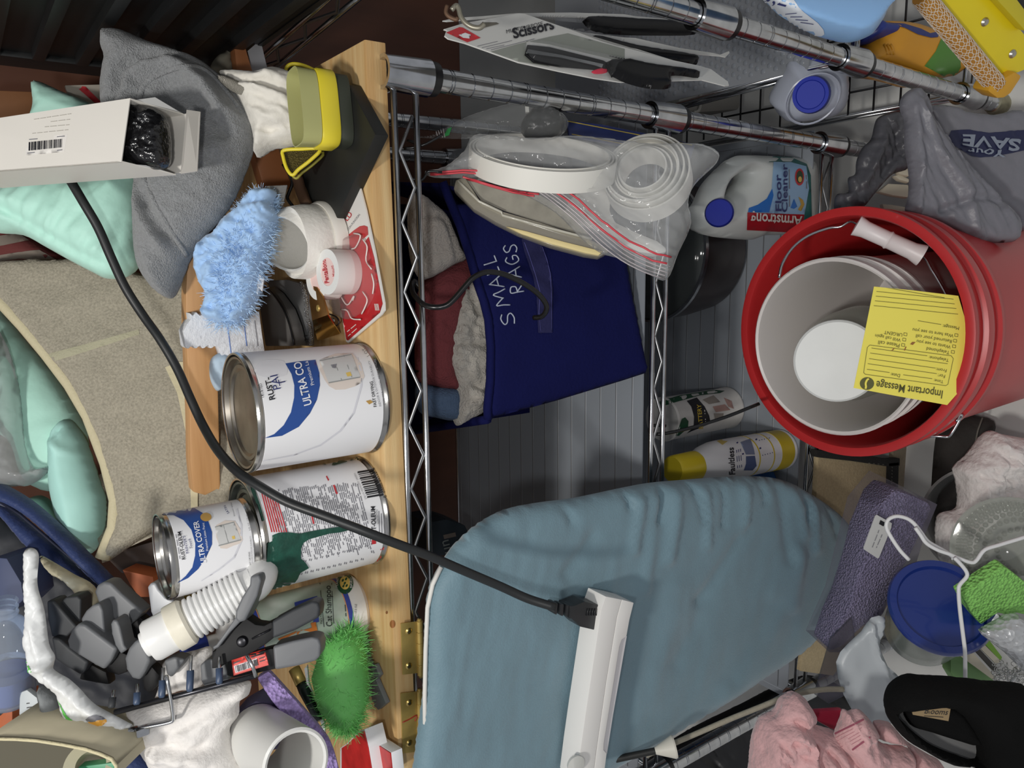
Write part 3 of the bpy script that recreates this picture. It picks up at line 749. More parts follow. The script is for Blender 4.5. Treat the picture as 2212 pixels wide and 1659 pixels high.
sleeve('jaw_pad', a([(1320, 40), (1345, 5), (1390, 0), (1420, 60), (1480, 130), (1560, 160), (1580, 240), (1520, 260), (1480, 320), (1380, 340), (1350, 260)]), DP(0.70), 0.022, M('pale_grip', (160, 163, 168), 0.35), t, 0.005)
ext('jaw_plate', a([(1370, 340), (1480, 300), (1580, 250), (1620, 330), (1500, 420), (1400, 430)]), DP(0.706), 0.014, MC['clamp_black'], t, 0.003)
t = thing('spring_clamp', 'spring clamp with grey pads half hidden below the hose cap on the white cloth', 'clamp', 'spring clamps')
sleeve('handle_grip', a([(1465, 700), (1560, 665), (1655, 690), (1610, 760), (1530, 855), (1490, 820)]), DP(0.664), 0.016, grip, t, 0.004)
sleeve('handle_grip', a([(1790, 740), (1850, 690), (1890, 685), (2010, 700), (2050, 880), (1830, 935), (1800, 880)]), DP(0.664), 0.016, grip, t, 0.005)
ext('jaw_plate', a([(1890, 620), (2010, 580), (2060, 700), (1980, 760), (1890, 770)]), DP(0.66), 0.012, MC['clamp_black'], t, 0.003)
# ================================================================ wire rack with coated prongs
wrk = thing('prong_rack', 'dark wire rack with blue-tipped prongs lying across the white cloth', 'rack')
tip = M('blue_tip', (62, 78, 104), 0.4)
e0, e1 = PD(*a([(1030, 1160)])[0], 0.645), PD(*k([(425, 830)])[0], 0.645)
tube('bar', [e0, e0.lerp(e1, 0.5), e1], 0.0024, M('gunmetal', (72, 72, 76), 0.3, 0.9), wrk, 10)
for (p, tp) in (((1000, 1110), (1018, 960)), ((1225, 1080), (1232, 905)), ((1450, 1010), (1462, 760)), ((1700, 950), (1712, 650)), ((1965, 890), (1965, 660))):
    P, Tt = PD(*a([p])[0], 0.642), PD(*a([tp])[0], 0.648)
    tube('prong', [P, Tt], 0.0014, steel, wrk, 8)
    tube('prong_tip', [P.lerp(Tt, -0.08), P.lerp(Tt, 0.0), P.lerp(Tt, 0.55)], [0.002, 0.0029, 0.0029], tip if p[0] > 1100 else gripdark, wrk, 10)
tube('stay', [PD(*a([p])[0], 0.642) for p in ((1490, 830), (1530, 1040), (1550, 1210), (1520, 1250), (1330, 1290), (1240, 1310))], 0.0016, steel, wrk, 8, sm=3)
tube('stay', [PD(*p, 0.64) for p in ((553, 1462), (546, 1440), (533, 1416))], 0.0016, steel, wrk, 8)
box('clip', PD(*a([(1275, 1330)])[0], 0.642), (0.007, 0.006, 0.010), chrome, wrk, None, 0.0015)
box('clip', PD(*a([(1170, 1340)])[0], 0.644), (0.006, 0.006, 0.012), chrome, wrk, None, 0.0015)
# ================================================================ soft things near the clamps
fgreen = M('green_fibre', (130, 214, 118), 0.35, sheen=0.3, var=(60, 0.25))
gp = thing('green_pompom', 'fluffy bright green fibre duster on the board below the clamp grip', 'duster')
s = [PD(758, 1362, 0.80), PD(742, 1410, 0.785), PD(735, 1460, 0.775), PD(742, 1515, 0.775), PD(748, 1575, 0.78)]
vs, fs = tube_vf(s, [0.01, 0.024, 0.029, 0.026, 0.010], 12); mesh('core', vs, fs, M('green_core', (110, 190, 100), 0.6), gp)
strands('fluff', s, [0.010, 0.026, 0.031, 0.028, 0.012], 11000, 0.011, fgreen, gp, 0.0005, 3, 0.0, 0.7)
gc = thing('toothed_comb', 'grey plastic toothed strip lying on the board under the green duster', 'comb')
pts = k([(1250, 350), (1290, 380), (1340, 470), (1370, 460), (1412, 540), (1385, 580), (1450, 740), (1490, 730), (1530, 830), (1500, 870), (1590, 1080), (1520, 1140)])
teeth = []
for i in range(12):
    tq = i / 11; x = 1505 - 190 * tq * 1.2; y = 1120 - 520 * tq
    teeth += [(x, y), (x - 22, y - 10), (x - 20, y - 24)]
ext('comb', pts + k(teeth) + k([(1225, 420)]), ZP(0.987), 0.005, M('grey_plastic', (112, 116, 118), 0.45), gc, 0.0005)
sp = thing('sponge', 'lavender cellulose sponge standing on edge behind the green duster', 'sponge')
spm = M('lavender_sponge', (170, 148, 208), 0.8, var=(160, 0.35), bump=(330, 1.0, 'voronoi', 0.003))
ext('block', k([(430, 850), (540, 785), (600, 850), (790, 1060), (1000, 1300), (1090, 1420), (1140, 1540), (1180, 1700), (980, 1720), (930, 1500), (760, 1300), (560, 1050)]), P3((560, 1460, 0.70), (700, 1600, 0.70), (640, 1560, 0.698)), 0.03, spm, sp, 0.003)
whitecl = M('white_cloth', (232, 228, 224), 0.85, var=(25, 0.08), bump=(260, 0.5), sheen=0.2)
o = puff('terry_cloth', a([(1150, 1110), (1350, 1060), (1600, 1010), (1900, 925), (2080, 900), (2240, 880), (2230, 1000), (2150, 1060), (2140, 1180), (2060, 1300), (2080, 1420), (2170, 1560), (2180, 1720), (1500, 1720), (1300, 1480), (1130, 1350), (1240, 1230)]), DP(0.675), 0.03, whitecl, None, 7, 0.03,
         wr=((0.006, 60, 30, -25, 3.1), (0.002, 18, 12, 30, 8.1)), folds=(([(380, 1560), (450, 1530), (545, 1480)], -0.006, 10), ([(375, 1590), (450, 1600), (520, 1600)], 0.006, 16, 1), ([(420, 1659), (440, 1600), (500, 1540)], -0.005, 9)))
tag(o, 'rumpled white terry cloth in the pile under the prong rack', 'cloth')
o = puff('terry_cloth', a([(1480, 690), (1760, 600), (1900, 590), (1850, 900), (1650, 960), (1500, 1000), (1400, 1020), (1450, 850)]), DP(0.69), 0.02, whitecl, None, 7, 0.03, wr=(0.004, 30, 20, 20, 4.4))
tag(o, 'small fold of white cloth behind the blue-tipped prongs', 'cloth')
pp = thing('white_pipe', 'white plastic pipe elbow with its open end facing forward near the lavender sponge', 'pipe')
A, B = PD(640, 1650, 0.62), PD(555, 1590, 0.70)
lathe('pipe', [(0.0255, 0.0), (0.0275, 0.001), (0.0275, 0.1), (0.0235, 0.1), (0.0235, 0.001), (0.0255, 0.0)], A, B - A, M('pvc', (222, 222, 218), 0.35), pp, 40)
lt = thing('labelled_box', 'dull violet carton with a grey handwritten tape label beside the white pipe', 'box')
bx = ext('carton', k([(215, 1180), (420, 1060), (560, 1080), (740, 1280), (620, 1500), (330, 1560), (230, 1400)]), DP(0.715), 0.04, M('dull_violet', (92, 88, 118), 0.6), lt, 0.003)
tl = decal('tape_label', k([(225, 1210), (420, 1095), (560, 1275), (400, 1345), (300, 1445)]), bx, M('grey_tape', (158, 156, 152), 0.6), lt, 8, 0.0004)
text('MO4504', *k([(362, 1170), (470, 1310)]), [tl], ink, lt, hs=1.0)
text('NISI', *k([(300, 1310), (352, 1400)]), [tl], ink, lt, hs=1.0)
rp = thing('red_notepad', 'red and white boxed pad lying at the edge of the board', 'pad', 'red pads')
for i, (q_, d_) in enumerate(((k([(1420, 1375), (1640, 1520), (1660, 1720), (1480, 1720), (1440, 1560)]), 0.84), (k([(1240, 1440), (1345, 1330), (1400, 1310), (1440, 1480), (1480, 1720), (1180, 1720), (1180, 1480)]), 0.83))):
    if i: rp = thing('red_notepad', 'dark red pad with white card edge next to the green duster', 'pad', 'red pads')
    P0 = ZP(1.0 + 0.012 * i)
    ext('pages', q_, P0, 0.012 if i == 0 else 0.02, white, rp, 0.0008)
    cc = np.mean(q_, 0); ext('cover', [tuple(cc + (np.array(p) - cc) * 0.9) for p in q_], Pl(P0.p0 + P0.n * 0.0012, P0.n), 0.001, M('red_cover', (196, 44, 44), 0.35, var=(60, 0.3)), rp)
o = ext('white_card', k([(860, 770), (885, 740), (900, 900), (960, 1060), (1040, 1250), (1050, 1420), (1010, 1260), (930, 1060), (880, 900)]), DP(0.78), 0.004, white, None)
tag(o, 'narrow curled white card standing between sponge and green duster', 'card')
br = thing('paint_brush', 'slim brush with brass ferrule lying dark behind the lavender sponge', 'brush')
pA, pB = PD(*k([(770, 770)])[0], 0.79), PD(*k([(860, 960)])[0], 0.78)
tube('ferrule', [pA, pA.lerp(pB, 0.7)], 0.006, brass, br, 12)
tube('handle', [pA.lerp(pB, 0.7), pA.lerp(pB, 1.0), pA.lerp(pB, 2.4)], [0.0055, 0.006, 0.004], M('dark_green_handle', (26, 42, 36), 0.35), br, 12)
# ================================================================ upper pile: pads, fabric bin, towel, box
def haze(rgb): return rgb
mint = M('mint_pad', (188, 236, 220), 0.6, bump=(70, 0.35), sheen=0.1)
o = puff('bed_pad', [(0, 410), (30, 386), (120, 378), (230, 380), (300, 372), (304, 450), (300, 520), (303, 568), (275, 598), (232, 602), (200, 588), (150, 562), (100, 534), (50, 508), (-20, 498), (-40, 440)], DP(0.775), 0.035, mint, None, 7, 0.04,
         wr=((0.004, 22, 70, 32, 2.2), (0.0015, 8, 40, 32, 7.7)), folds=(([(0, 452), (90, 500), (190, 560), (260, 592)], 0.005, 12, 1), ([(110, 395), (70, 450)], 0.003, 8), ([(200, 400), (130, 530)], 0.003, 9), ([(285, 480), (265, 590)], -0.004, 7)))
tag(o, 'pale mint green folded bed pad below the white carton', 'pad', 'mint bed pads')
o = puff('bed_pad', [(74, 184), (84, 176), (130, 196), (205, 228), (230, 260), (80, 275), (78, 230)], DP(0.80), 0.02, mint, None, 7, 0.02, wr=(0.002, 20, 20, 0, 1.2))
tag(o, 'corner of a mint pad sticking out above the white carton', 'pad', 'mint bed pads')
binf = M('woven_beige', (166, 159, 142), 0.9, var=(420, 0.3), bump=(420, 0.6))
bind = M('cream_binding', (206, 196, 162), 0.7, bump=(300, 0.3))
fb = thing('fabric_bin', 'beige woven fabric storage bin with cream binding, holding mint pads', 'bin')
fpl = P3((60, 620, 0.845), (400, 700, 0.835), (300, 1150, 0.80))
o = puff('front_panel', [(-60, 575), (0, 563), (180, 560), (300, 590), (420, 610), (520, 640), (520, 1120), (420, 1118), (330, 1150), (235, 1212), (222, 1205), (248, 1140), (250, 1080), (228, 1000), (190, 900), (150, 830), (100, 765), (50, 705), (0, 650), (-60, 600)], fpl, 0.012, binf, fb, 9, 0.012, wr=(0.003, 90, 60, 20, 6.2), sm=2,
         folds=(([(130, 780), (260, 735), (420, 700)], 0.0015, 9),))
tube('rim_binding', [fpl.pt(*p) + fpl.n * 0.004 for p in ((-40, 606), (8, 652), (58, 706), (108, 766), (158, 832), (198, 900), (236, 1000), (256, 1080), (252, 1140), (226, 1206))], [0.0075] * 10, bind, fb, 10)
decal('seam_tape', [(102, 765), (180, 745), (300, 712), (302, 722), (185, 760), (112, 782)], [fb.children[0]], M('pale_seam', (176, 172, 146), 0.85, bump=(420, 0.6)), fb, 8, 0.0006)
decal('handle_strap', [(358, 794), (386, 782), (412, 782), (424, 860), (430, 1000), (428, 1110), (414, 1110), (412, 1030), (404, 940), (384, 850)], [fb.children[0]], bind, fb, 7, 0.0015)
ext('handle_strap', [(418, 1062), (468, 1056), (462, 1096), (412, 1102)], Pl(fpl.p0 + fpl.n * 0.008, fpl.n), 0.002, bind, fb, 0.0005)
for w_, px_ in (((-0.06, 0.03, 0), 'side_panel'),):
    a_, b_ = fpl.pt(226, 1206), fpl.pt(420, 1118)
    prism(px_, [a_, b_, b_ + Vector((0.03, 0.2, 0)), a_ + Vector((0.03, 0.2, 0))], (0.002, 0, 0), binf, fb)
o = puff('bed_pad', [(-20, 655), (10, 680), (60, 740), (110, 800), (150, 860), (190, 940), (180, 1010), (120, 1060), (60, 1040), (30, 960), (-20, 900)], Pl(fpl.p0 - fpl.n * 0.05, fpl.n), 0.03, mint, None, 8, 0.04, wr=(0.003, 40, 60, 20, 3.3))
tag(o, 'mint pad folded flat inside the beige fabric bin', 'pad', 'mint bed pads')
o = puff('bed_pad', [(150, 905), (172, 928), (190, 960), (212, 1030), (228, 1080), (224, 1140), (205, 1190), (180, 1190), (140, 1140), (118, 1060), (114, 990), (116, 945), (130, 920)], Pl(fpl.p0 - fpl.n * 0.035, fpl.n), 0.035, M('mint_roll', (184, 234, 224), 0.6, bump=(50, 0.2)), None, 7, 0.035, wr=(0.0015, 40, 60, 0, 5.5), folds=(([(118, 938), (135, 950), (152, 930)], -0.006, 5), ([(130, 960), (165, 975), (190, 985)], 0.004, 8), ([(150, 915), (150, 950)], -0.006, 4)))
tag(o, 'rolled mint pad with gathered end in the lower side of the fabric bin', 'pad', 'mint bed pads')
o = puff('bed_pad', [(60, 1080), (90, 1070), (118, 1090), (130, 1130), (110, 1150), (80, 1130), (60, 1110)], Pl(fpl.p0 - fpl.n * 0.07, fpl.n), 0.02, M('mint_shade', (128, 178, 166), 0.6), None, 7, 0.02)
tag(o, 'small mint pad edge beside the dark blue roll', 'pad', 'mint bed pads')
cloth_red = M('dark_red_cloth', (104, 48, 46), 0.85, bump=(200, 0.4))
sc_ = thing('striped_cloth', 'dark red and grey striped cloth behind the mint pads', 'cloth')
sp_ = puff('folds', [(-40, 480), (40, 500), (110, 540), (150, 565), (60, 572), (-40, 585)], DP(0.90), 0.02, cloth_red, sc_, 8, 0.02)
for qd in ([(-30, 514), (40, 505), (62, 520), (10, 530), (-30, 536)], [(-30, 556), (40, 544), (85, 541), (120, 560), (40, 558), (-30, 566)]):
    decal('grey_stripe', qd, sp_, M('stripe_grey', (128, 118, 108), 0.85), sc_, 7, 0.001)
# clear wrapping at the far left
film = FILM('clear_film', (225, 230, 230), 0.10, 0.12, bump=(30, 0.7))
filmgrey = FILM('grey_film', (190, 196, 196), 0.42, 0.2, bump=(30, 0.8))
o = puff('plastic_bag', [(-30, 700), (10, 740), (30, 800), (42, 870), (50, 960), (70, 1010), (104, 1010), (80, 1040), (40, 1050), (-30, 1020)], Pl(fpl.p0 - fpl.n * 0.01, fpl.n), 0.025, filmgrey, None, 6, 0.02, wr=(0.006, 14, 26, 20, 3.7))
tag(o, 'crumpled clear plastic bag at the left edge beside the mint pads', 'bag')
bl = thing('blue_roll', 'dark blue zipped fabric case running diagonally beside the fabric bin', 'case')
navy = M('navy_fabric', (38, 56, 104), 0.6, bump=(300, 0.4), sheen=0.2)
for nm, q_, off in (('fabric_half', [(-30, 1030), (0, 1040), (70, 1080), (140, 1140), (210, 1210), (250, 1250), (320, 1310), (350, 1360), (322, 1372), (255, 1300), (180, 1232), (100, 1150), (40, 1105), (-30, 1080)], 0.0), ('fabric_half', [(-30, 1078), (20, 1096), (100, 1160), (180, 1236), (230, 1290), (200, 1300), (130, 1240), (60, 1180), (0, 1110), (-30, 1100)], 0.004)):
    puff(nm, q_, Pl(fpl.p0 + fpl.n * (0.0 - off), fpl.n), 0.016, navy, bl, 7, 0.014, wr=(0.001, 30, 10, 42, 2.1))
tube('zip', [fpl.pt(*p) + fpl.n * 0.012 for p in ((0, 1072), (60, 1112), (130, 1172), (210, 1240), (280, 1310))], 0.0016, M('zip_dark', (20, 26, 48), 0.6), bl, 6)
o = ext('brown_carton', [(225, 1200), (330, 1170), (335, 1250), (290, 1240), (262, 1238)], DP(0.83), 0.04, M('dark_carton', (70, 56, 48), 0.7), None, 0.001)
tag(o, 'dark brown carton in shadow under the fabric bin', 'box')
o = ext('orange_carton', [(264, 1231), (330, 1246), (336, 1290), (300, 1290), (280, 1262)], DP(0.78), 0.03, M('orange_card', (178, 96, 56), 0.6), None, 0.001)
tag(o, 'orange card box corner beside the blue case', 'box')
o = ext('yellow_carton', [(375, 1288), (428, 1274), (470, 1281), (466, 1300), (432, 1314), (380, 1318)], DP(0.735), 0.03, M('yellow_card', (214, 176, 60), 0.5, var=(30, 0.0, (150, 128, 62))), None, 0.001)
tag(o, 'small yellow card box between the small can and the drain hose', 'box')
# ---------------------------------------------------------------- wooden bars
o = ext('wooden_bar', [(418, 525), (440, 510), (458, 520), (468, 570), (470, 800), (476, 1050), (470, 1056), (418, 1063), (410, 900), (402, 700), (404, 590)], YP(0.80), 0.02, woodbar, None, 0.003, 2)
tag(o, 'smooth wooden bar lying level in front of the fabric bin', 'bar')
o = ext('wooden_block', [(505, 92), (522, 88), (530, 100), (560, 200), (630, 400), (628, 408), (572, 414), (548, 330), (514, 180)], YP(0.86), 0.02, M('red_wood', (176, 112, 68), 0.55, var=(12, 0.2)), None, 0.002)
tag(o, 'reddish wooden block partly hidden behind the white gloves', 'block')
o = ext('card_tag', [(535, 110), (556, 92), (566, 100), (578, 150), (560, 165), (545, 160)], YP(0.87), 0.003, M('grey_card', (172, 172, 176), 0.5), None)
tag(o, 'grey-white card tag standing beside the reddish wood', 'card')
o = puff('paper_scrap', [(455, 150), (470, 120), (490, 108), (516, 70), (512, 92), (500, 120), (510, 160), (490, 170)], YP(0.88), 0.006, M('dull_paper', (130, 126, 112), 0.8), None, 6, 0.01, wr=(0.004, 10, 20, 60, 1.4))
tag(o, 'crumpled dull paper scrap above the grey towel', 'paper')
o = ext('brown_box', [(-40, 194), (70, 198), (82, 215), (80, 250), (-40, 262)], YP(0.99), 0.05, M('brown_card', (120, 78, 46), 0.7, var=(20, 0.15)), None, 0.001)
tag(o, 'brown cardboard box at the left edge above the white carton', 'box')
zb = thing('zip_bag', 'white zip bag with a red stripe behind the white carton', 'bag')
zf = ext('bag_body', [(140, 184), (228, 182), (240, 225), (200, 240), (150, 215)], YP(0.97), 0.006, M('dull_white', (168, 160, 148), 0.6), zb, 0.001)
decal('red_stripe', [(160, 184), (180, 183), (220, 222), (204, 222)], zf, redp, zb, 6, 0.0006)
# ---------------------------------------------------------------- grey towel
tow = M('grey_towel', (142, 144, 146), 0.95, var=(380, 0.22), bump=(700, 0.9, 'noise', 0.003), sheen=0.3)
gt = thing('grey_towel', 'grey ribbed microfibre towel draped over the pile next to the white carton', 'towel')
puff('drape', [(232, 76), (250, 70), (275, 72), (330, 95), (385, 112), (430, 128), (460, 150), (490, 172), (520, 205), (545, 250), (552, 290), (545, 330), (530, 372), (508, 425), (480, 470), (440, 515), (412, 558), (398, 590), (380, 635), (366, 645), (340, 630), (312, 592), (300, 550), (296, 480), (298, 430), (294, 380), (260, 330), (232, 250), (228, 190), (236, 140), (228, 110)], DP(0.735), 0.035, tow, gt, 6, 0.03,
     wr=((0.004, 50, 30, 35, 2.9), (0.0012, 10, 10, 0, 4.1)),
     folds=(([(302, 390), (330, 450), (370, 510), (408, 560)], 0.007, 16, 1), ([(300, 240), (310, 190), (350, 165), (400, 150), (440, 160), (480, 195), (520, 245)], 0.011, 22, 1), ([(400, 220), (470, 260), (530, 330)], -0.004, 18), ([(350, 400), (345, 455)], -0.005, 8), ([(395, 380), (470, 350), (530, 330)], 0.004, 14)))
dr_ = gt.children[0]
for q_ in ([(310, 385), (335, 440), (370, 500), (404, 552)], [(300, 225), (310, 186), (345, 160), (400, 143), (440, 150), (480, 186), (515, 232)]):
    q2_ = [(v.x, v.y) for v in spl([(*p, 0) for p in q_], 5)]
    tube('hem', [p for p in [hit([dr_], *p, -0.0005) for p in q2_] if p], 0.0026, tow, gt, 8)
# ---------------------------------------------------------------- white carton with black wrapped contents
wc = thing('white_carton', 'long white carton with barcode label, open end showing black wrapped contents', 'carton')
wcm = M('carton_white', (226, 222, 214), 0.55, var=(8, 0.05))
tl, tr, brr, bll = PD(-90, 268, 0.655), PD(281, 212, 0.63), PD(262, 350, 0.63), PD(-90, 377, 0.655)
n_ = (tr - tl).cross(bll - tl).normalized(); n_ = -n_ if n_.dot(CAM - tl) < 0 else n_
D_ = -n_ * 0.045
front = prism('front_panel', [tl, tr, brr, bll], -n_ * 0.001, wcm, wc)
prism('side_panel', [bll, brr, brr + D_ + (brr - bll).normalized() * 0.02, bll + D_], Vector((0, 0, 0)) + (tl - bll).normalized() * 0.001, wcm, wc)
prism('side_panel', [tl, tr, tr + D_ + (tr - tl).normalized() * 0.02, tl + D_], (bll - tl).normalized() * 0.001, wcm, wc)
al = (tr - tl).normalized()
bk0, bk1 = tr + D_, brr + D_
prism('back_panel', [tl + D_, bk0 + al * 0.035, bk1 + al * 0.035, bll + D_], -n_ * 0.001, wcm, wc)
f0, f1 = bk0 + al * 0.035, bk1 + al * 0.04
prism('end_flap', [f0, PD(403, 237, 0.655), PD(390, 375, 0.655), f1], -n_ * 0.001, wcm, wc)
prism('side_flap', [tr + D_ * 0.1, PD(335, 210, 0.645), PD(385, 240, 0.66), bk0 + al * 0.02], -n_ * 0.001, M('carton_grey', (190, 190, 188), 0.6), wc)
prism('side_flap', [brr + D_ * 0.1, PD(315, 357, 0.645), PD(372, 374, 0.66), bk1 + al * 0.02], -n_ * 0.001, MC['carton_grey'], wc)
TW = [front]; z1 = lambda p: Z(0, 0, p)
pt_ = M('faint_print', (176, 172, 164), 0.6)
greek(*z1([(640, 1022), (290, 1075)]), TW, pt_, wc)
greek(*z1([(630, 1072), (440, 1095)]), TW, pt_, wc)
greek(*z1([(625, 1120), (398, 1140)]), TW, pt_, wc)
greek(*z1([(615, 1165), (295, 1198)]), TW, pt_, wc)
lb = decal('label_ground', z1([(240, 1238), (606, 1205), (580, 1362), (232, 1396)]), TW, M('label_white', (232, 228, 222), 0.45), wc, 8, 0.0004)
q = []; x = 262; rg = random.Random(11)
while x < 560:
    wd = rg.choice((4, 6, 9, 13)); kk = (x - 262) / 300 * 30
    q.append(tuple(z1([(x, 1275 - kk), (x - 2, 1352 - kk), (x - 2 + wd, 1352 - kk), (x + wd, 1275 - kk)]))); x += wd + rg.choice((5, 7, 10))
bars('barcode', q, [lb], ink, wc, 0.0006)
bars('fine_print', [strip(z1([(265, 1252)])[0], z1([(338, 1246)])[0], 2), strip(z1([(515, 1228)])[0], z1([(580, 1222)])[0], 2), strip(z1([(250, 1374)])[0], z1([(312, 1368)])[0], 2), strip(z1([(515, 1350)])[0], z1([(560, 1344)])[0], 2)], [lb], greyink, wc, 0.0006)
wrapm = M('black_wrap', (24, 24, 26), 0.14, bump=(90, 0.9, 'noise', 0.004), coat=0.4)
o = puff('wrapped_contents', [(240, 240), (276, 222), (300, 222), (340, 235), (362, 262), (368, 320), (362, 360), (330, 366), (268, 352), (235, 330)], Pl(tr + D_ * 0.55, n_), 0.016, wrapm, None, 5, 0.012, wr=((0.005, 14, 9, 20, 1.9), (0.002, 6, 5, 60, 4.9)))
tag(o, 'glossy black plastic wrapped bundle inside the white carton end', 'bundle')
# ---------------------------------------------------------------- gloves, yellow holder, black plate
wg = M('white_knit', (228, 224, 214), 0.8, bump=(160, 0.4), sheen=0.2)
gl = thing('white_gloves', 'bundle of white cotton gloves bulging out of the yellow holder', 'gloves')
puff('bundle', [(478, 165), (500, 158), (560, 162), (600, 152), (640, 165), (664, 175), (668, 210), (672, 250), (674, 285), (668, 306), (630, 318), (590, 322), (555, 340), (552, 300), (535, 260), (515, 215), (495, 185)], DP(0.742), 0.035, wg, gl, 5, 0.025,
     wr=((0.006, 34, 16, 25, 6.6), (0.0015, 10, 8, 0, 2.2)), folds=(([(490, 180), (540, 205), (600, 215), (660, 240)], 0.007, 12, 1), ([(510, 220), (560, 280), (600, 300)], -0.006, 9), ([(560, 200), (610, 180), (640, 170)], 0.004, 9), ([(580, 300), (660, 285)], -0.005, 7), ([(560, 310), (556, 338)], -0.003, 6)))
puff('cuff', [(470, 168), (490, 165), (560, 195), (600, 195), (604, 212), (560, 208), (520, 205), (490, 190)], DP(0.712), 0.01, M('ribbed_cuff', (226, 220, 206), 0.85, bump=(420, 1.0, 'wavez', 0.003)), gl, 5, 0.01, wr=(0.002, 12, 12, 0, 2))
bp = thing('black_plate', 'flat black rubber plate lying cornerwise on the board under the yellow holder', 'plate')
ext('plate', [(752, 182), (811, 291), (716, 497), (686, 470), (645, 370), (700, 250)], ZP(0.994), 0.013, blackrub, bp, 0.0015)
yh = thing('yellow_holder', 'yellow band holder with mesh side loops standing on the black plate', 'holder')
yel = M('yellow_plastic', (226, 208, 56), 0.35)
ylt = M('yellow_translucent', (190, 190, 128), 0.3, trans=0.15)
yc = Pz(745, 243, 0.9945)
def rrect(r, h, t):
    k = (abs(math.cos(t)) ** 4 + abs(math.sin(t)) ** 4) ** -0.25
    return r * k, h
ref = (1, 0.12, 0)
lathe('base', [(0, 0), (0.032, 0), (0.032, 0.012), (0.031, 0.013), (0, 0.013)], yc, (0, 0, 1), M('dark_base', (52, 56, 46), 0.5), yh, 48, 1.0, 0.5, ref, rrect)
lathe('band', [(0.0335, 0.0125), (0.0345, 0.014), (0.0345, 0.028), (0.0335, 0.0295), (0.030, 0.0295), (0.030, 0.0125), (0.0335, 0.0125)], yc, (0, 0, 1), yel, yh, 48, 1.0, 0.5, ref, rrect)
lathe('cup', [(0.031, 0.0295), (0.0325, 0.03), (0.0335, 0.047), (0.0325, 0.047), (0.030, 0.03), (0.031, 0.0295)], yc, (0, 0, 1), ylt, yh, 48, 1.0, 0.5, ref, rrect)
meshm = M('brown_mesh', (104, 92, 44), 0.5, bump=(900, 1.0, 'voronoi', 0.003))
for q_, rim in (([(690, 160), (660, 143), (632, 138), (618, 148), (622, 168), (650, 175), (680, 172)], 0), ([(692, 322), (672, 345), (645, 366), (632, 378), (620, 365), (612, 340), (613, 325), (650, 322)], 1)):
    P0 = DP(0.755 if rim == 0 else 0.735)
    tube('loop_rim', [P0.pt(*p) for p in q_], 0.0018, yel, yh, 8, True, 4)
    tube('loop_rim', [P0.pt(*p) - Vector(R.col[2]) * 0.012 for p in q_], 0.0014, M('olive_plastic', (150, 142, 50), 0.4), yh, 8, True, 4)
    ext('mesh_web', q_, Pl(P0.p0 - P0.n * 0.004, P0.n), 0.003, meshm, yh, 0, 3)
# ---------------------------------------------------------------- red card, tape rolls, cup, duster and so on
rc = thing('blister_card', 'red and white hook blister card lying at the board edge under tape rolls', 'card')
ec = lambda p: Z(380, 350, p)
cp = ZP(0.9845)
card = ext('card_back', ec([(1640, 190), (1700, 420), (1780, 800), (1865, 1260), (1868, 1330), (1840, 1370), (1545, 1622), (1525, 1610), (1440, 1100), (1350, 700), (1480, 450)]), cp, 0.0015, M('card_white', (226, 222, 216), 0.5), rc)
TC = [card]
decal('red_panel', ec([(1690, 568), (1720, 580), (1726, 650), (1680, 690), (1690, 720), (1730, 670), (1780, 860), (1855, 1270), (1830, 1350), (1545, 1600), (1530, 1590), (1440, 1080), (1400, 720), (1500, 690), (1600, 610), (1650, 575)]), TC, M('card_red', (186, 34, 40), 0.3), rc, 7, 0.0004)
text('HOUSEHOLD', *ec([(1340, 790), (1588, 470)]), TC, redp, rc, off=0.0006)
text('ADHESIVO CON FUNCION', *ec([(1470, 720), (1655, 475)]), TC, greyink, rc, off=0.0006)
greek(*ec([(1540, 1520), (1625, 1450)]), TC, MC['card_white'], rc)
greek(*ec([(1548, 1560), (1628, 1490)]), TC, MC['card_white'], rc)
q = [strip(ec([(1795 + 10 * i, 1330)])[0], ec([(1785 + 10 * i, 1270)])[0], 1.3) for i in range(4)]
bars('white_mark', q, TC, MC['card_white'], rc)
for i, q_ in enumerate(([(1620, 640), (1680, 660), (1640, 760), (1600, 780)], [(1700, 690), (1740, 760), (1730, 880), (1780, 960)], [(1490, 1180), (1560, 1280), (1620, 1200), (1610, 1240)], [(1700, 1160), (1740, 1230), (1720, 1300), (1690, 1360)], [(1500, 1320), (1560, 1330), (1600, 1400), (1680, 1410)], [(1780, 1000), (1800, 1090), (1790, 1180)])):
    tube('white_hook', [cp.pt(*p) + Vector((0, 0, 0.003)) for p in ec(q_)], 0.0007, M('card_white', (226, 222, 216), 0.5), rc, 6, False, 4)
puff('blister', ec([(1480, 700), (1560, 660), (1660, 640), (1720, 760), (1790, 1000), (1800, 1120), (1740, 1280), (1640, 1370), (1520, 1410), (1400, 1330), (1320, 1200), (1400, 900)]), cp, 0.008, FILM('blister_film', (235, 225, 225), 0.06, 0.08), rc, 7, 0.006, back=0.02)
def tape(label, c, r, h, print_):
    t = thing('tape_roll', label, 'tape', 'white tape rolls')
    lathe('tape', [(r * 0.62, 0), (r, 0.0), (r, h), (r * 0.62, h), (r * 0.62, 0)], c, (0.03, -0.12, 1), M('tape_white', (232, 232, 228), 0.45), t, 44)
    co_ = lathe('core', [(r * 0.5, h * 0.02), (r * 0.63, h * 0.02), (r * 0.63, h * 0.97), (0, h * 0.97), (0, h * 0.9), (r * 0.5, h * 0.9), (r * 0.5, h * 0.02)], c, (0.03, -0.12, 1), M('core_pink', (236, 206, 200), 0.5), t, 36)
    if print_:
        text('PentaBond', (712, 611), (704, 560), [co_], redp, t, hs=1.1, bold=0.02)
        text('Mount', (726, 596), (721, 573), [co_], redp, t)
    return t
tc_ = Pz(757, 588, 0.9875)
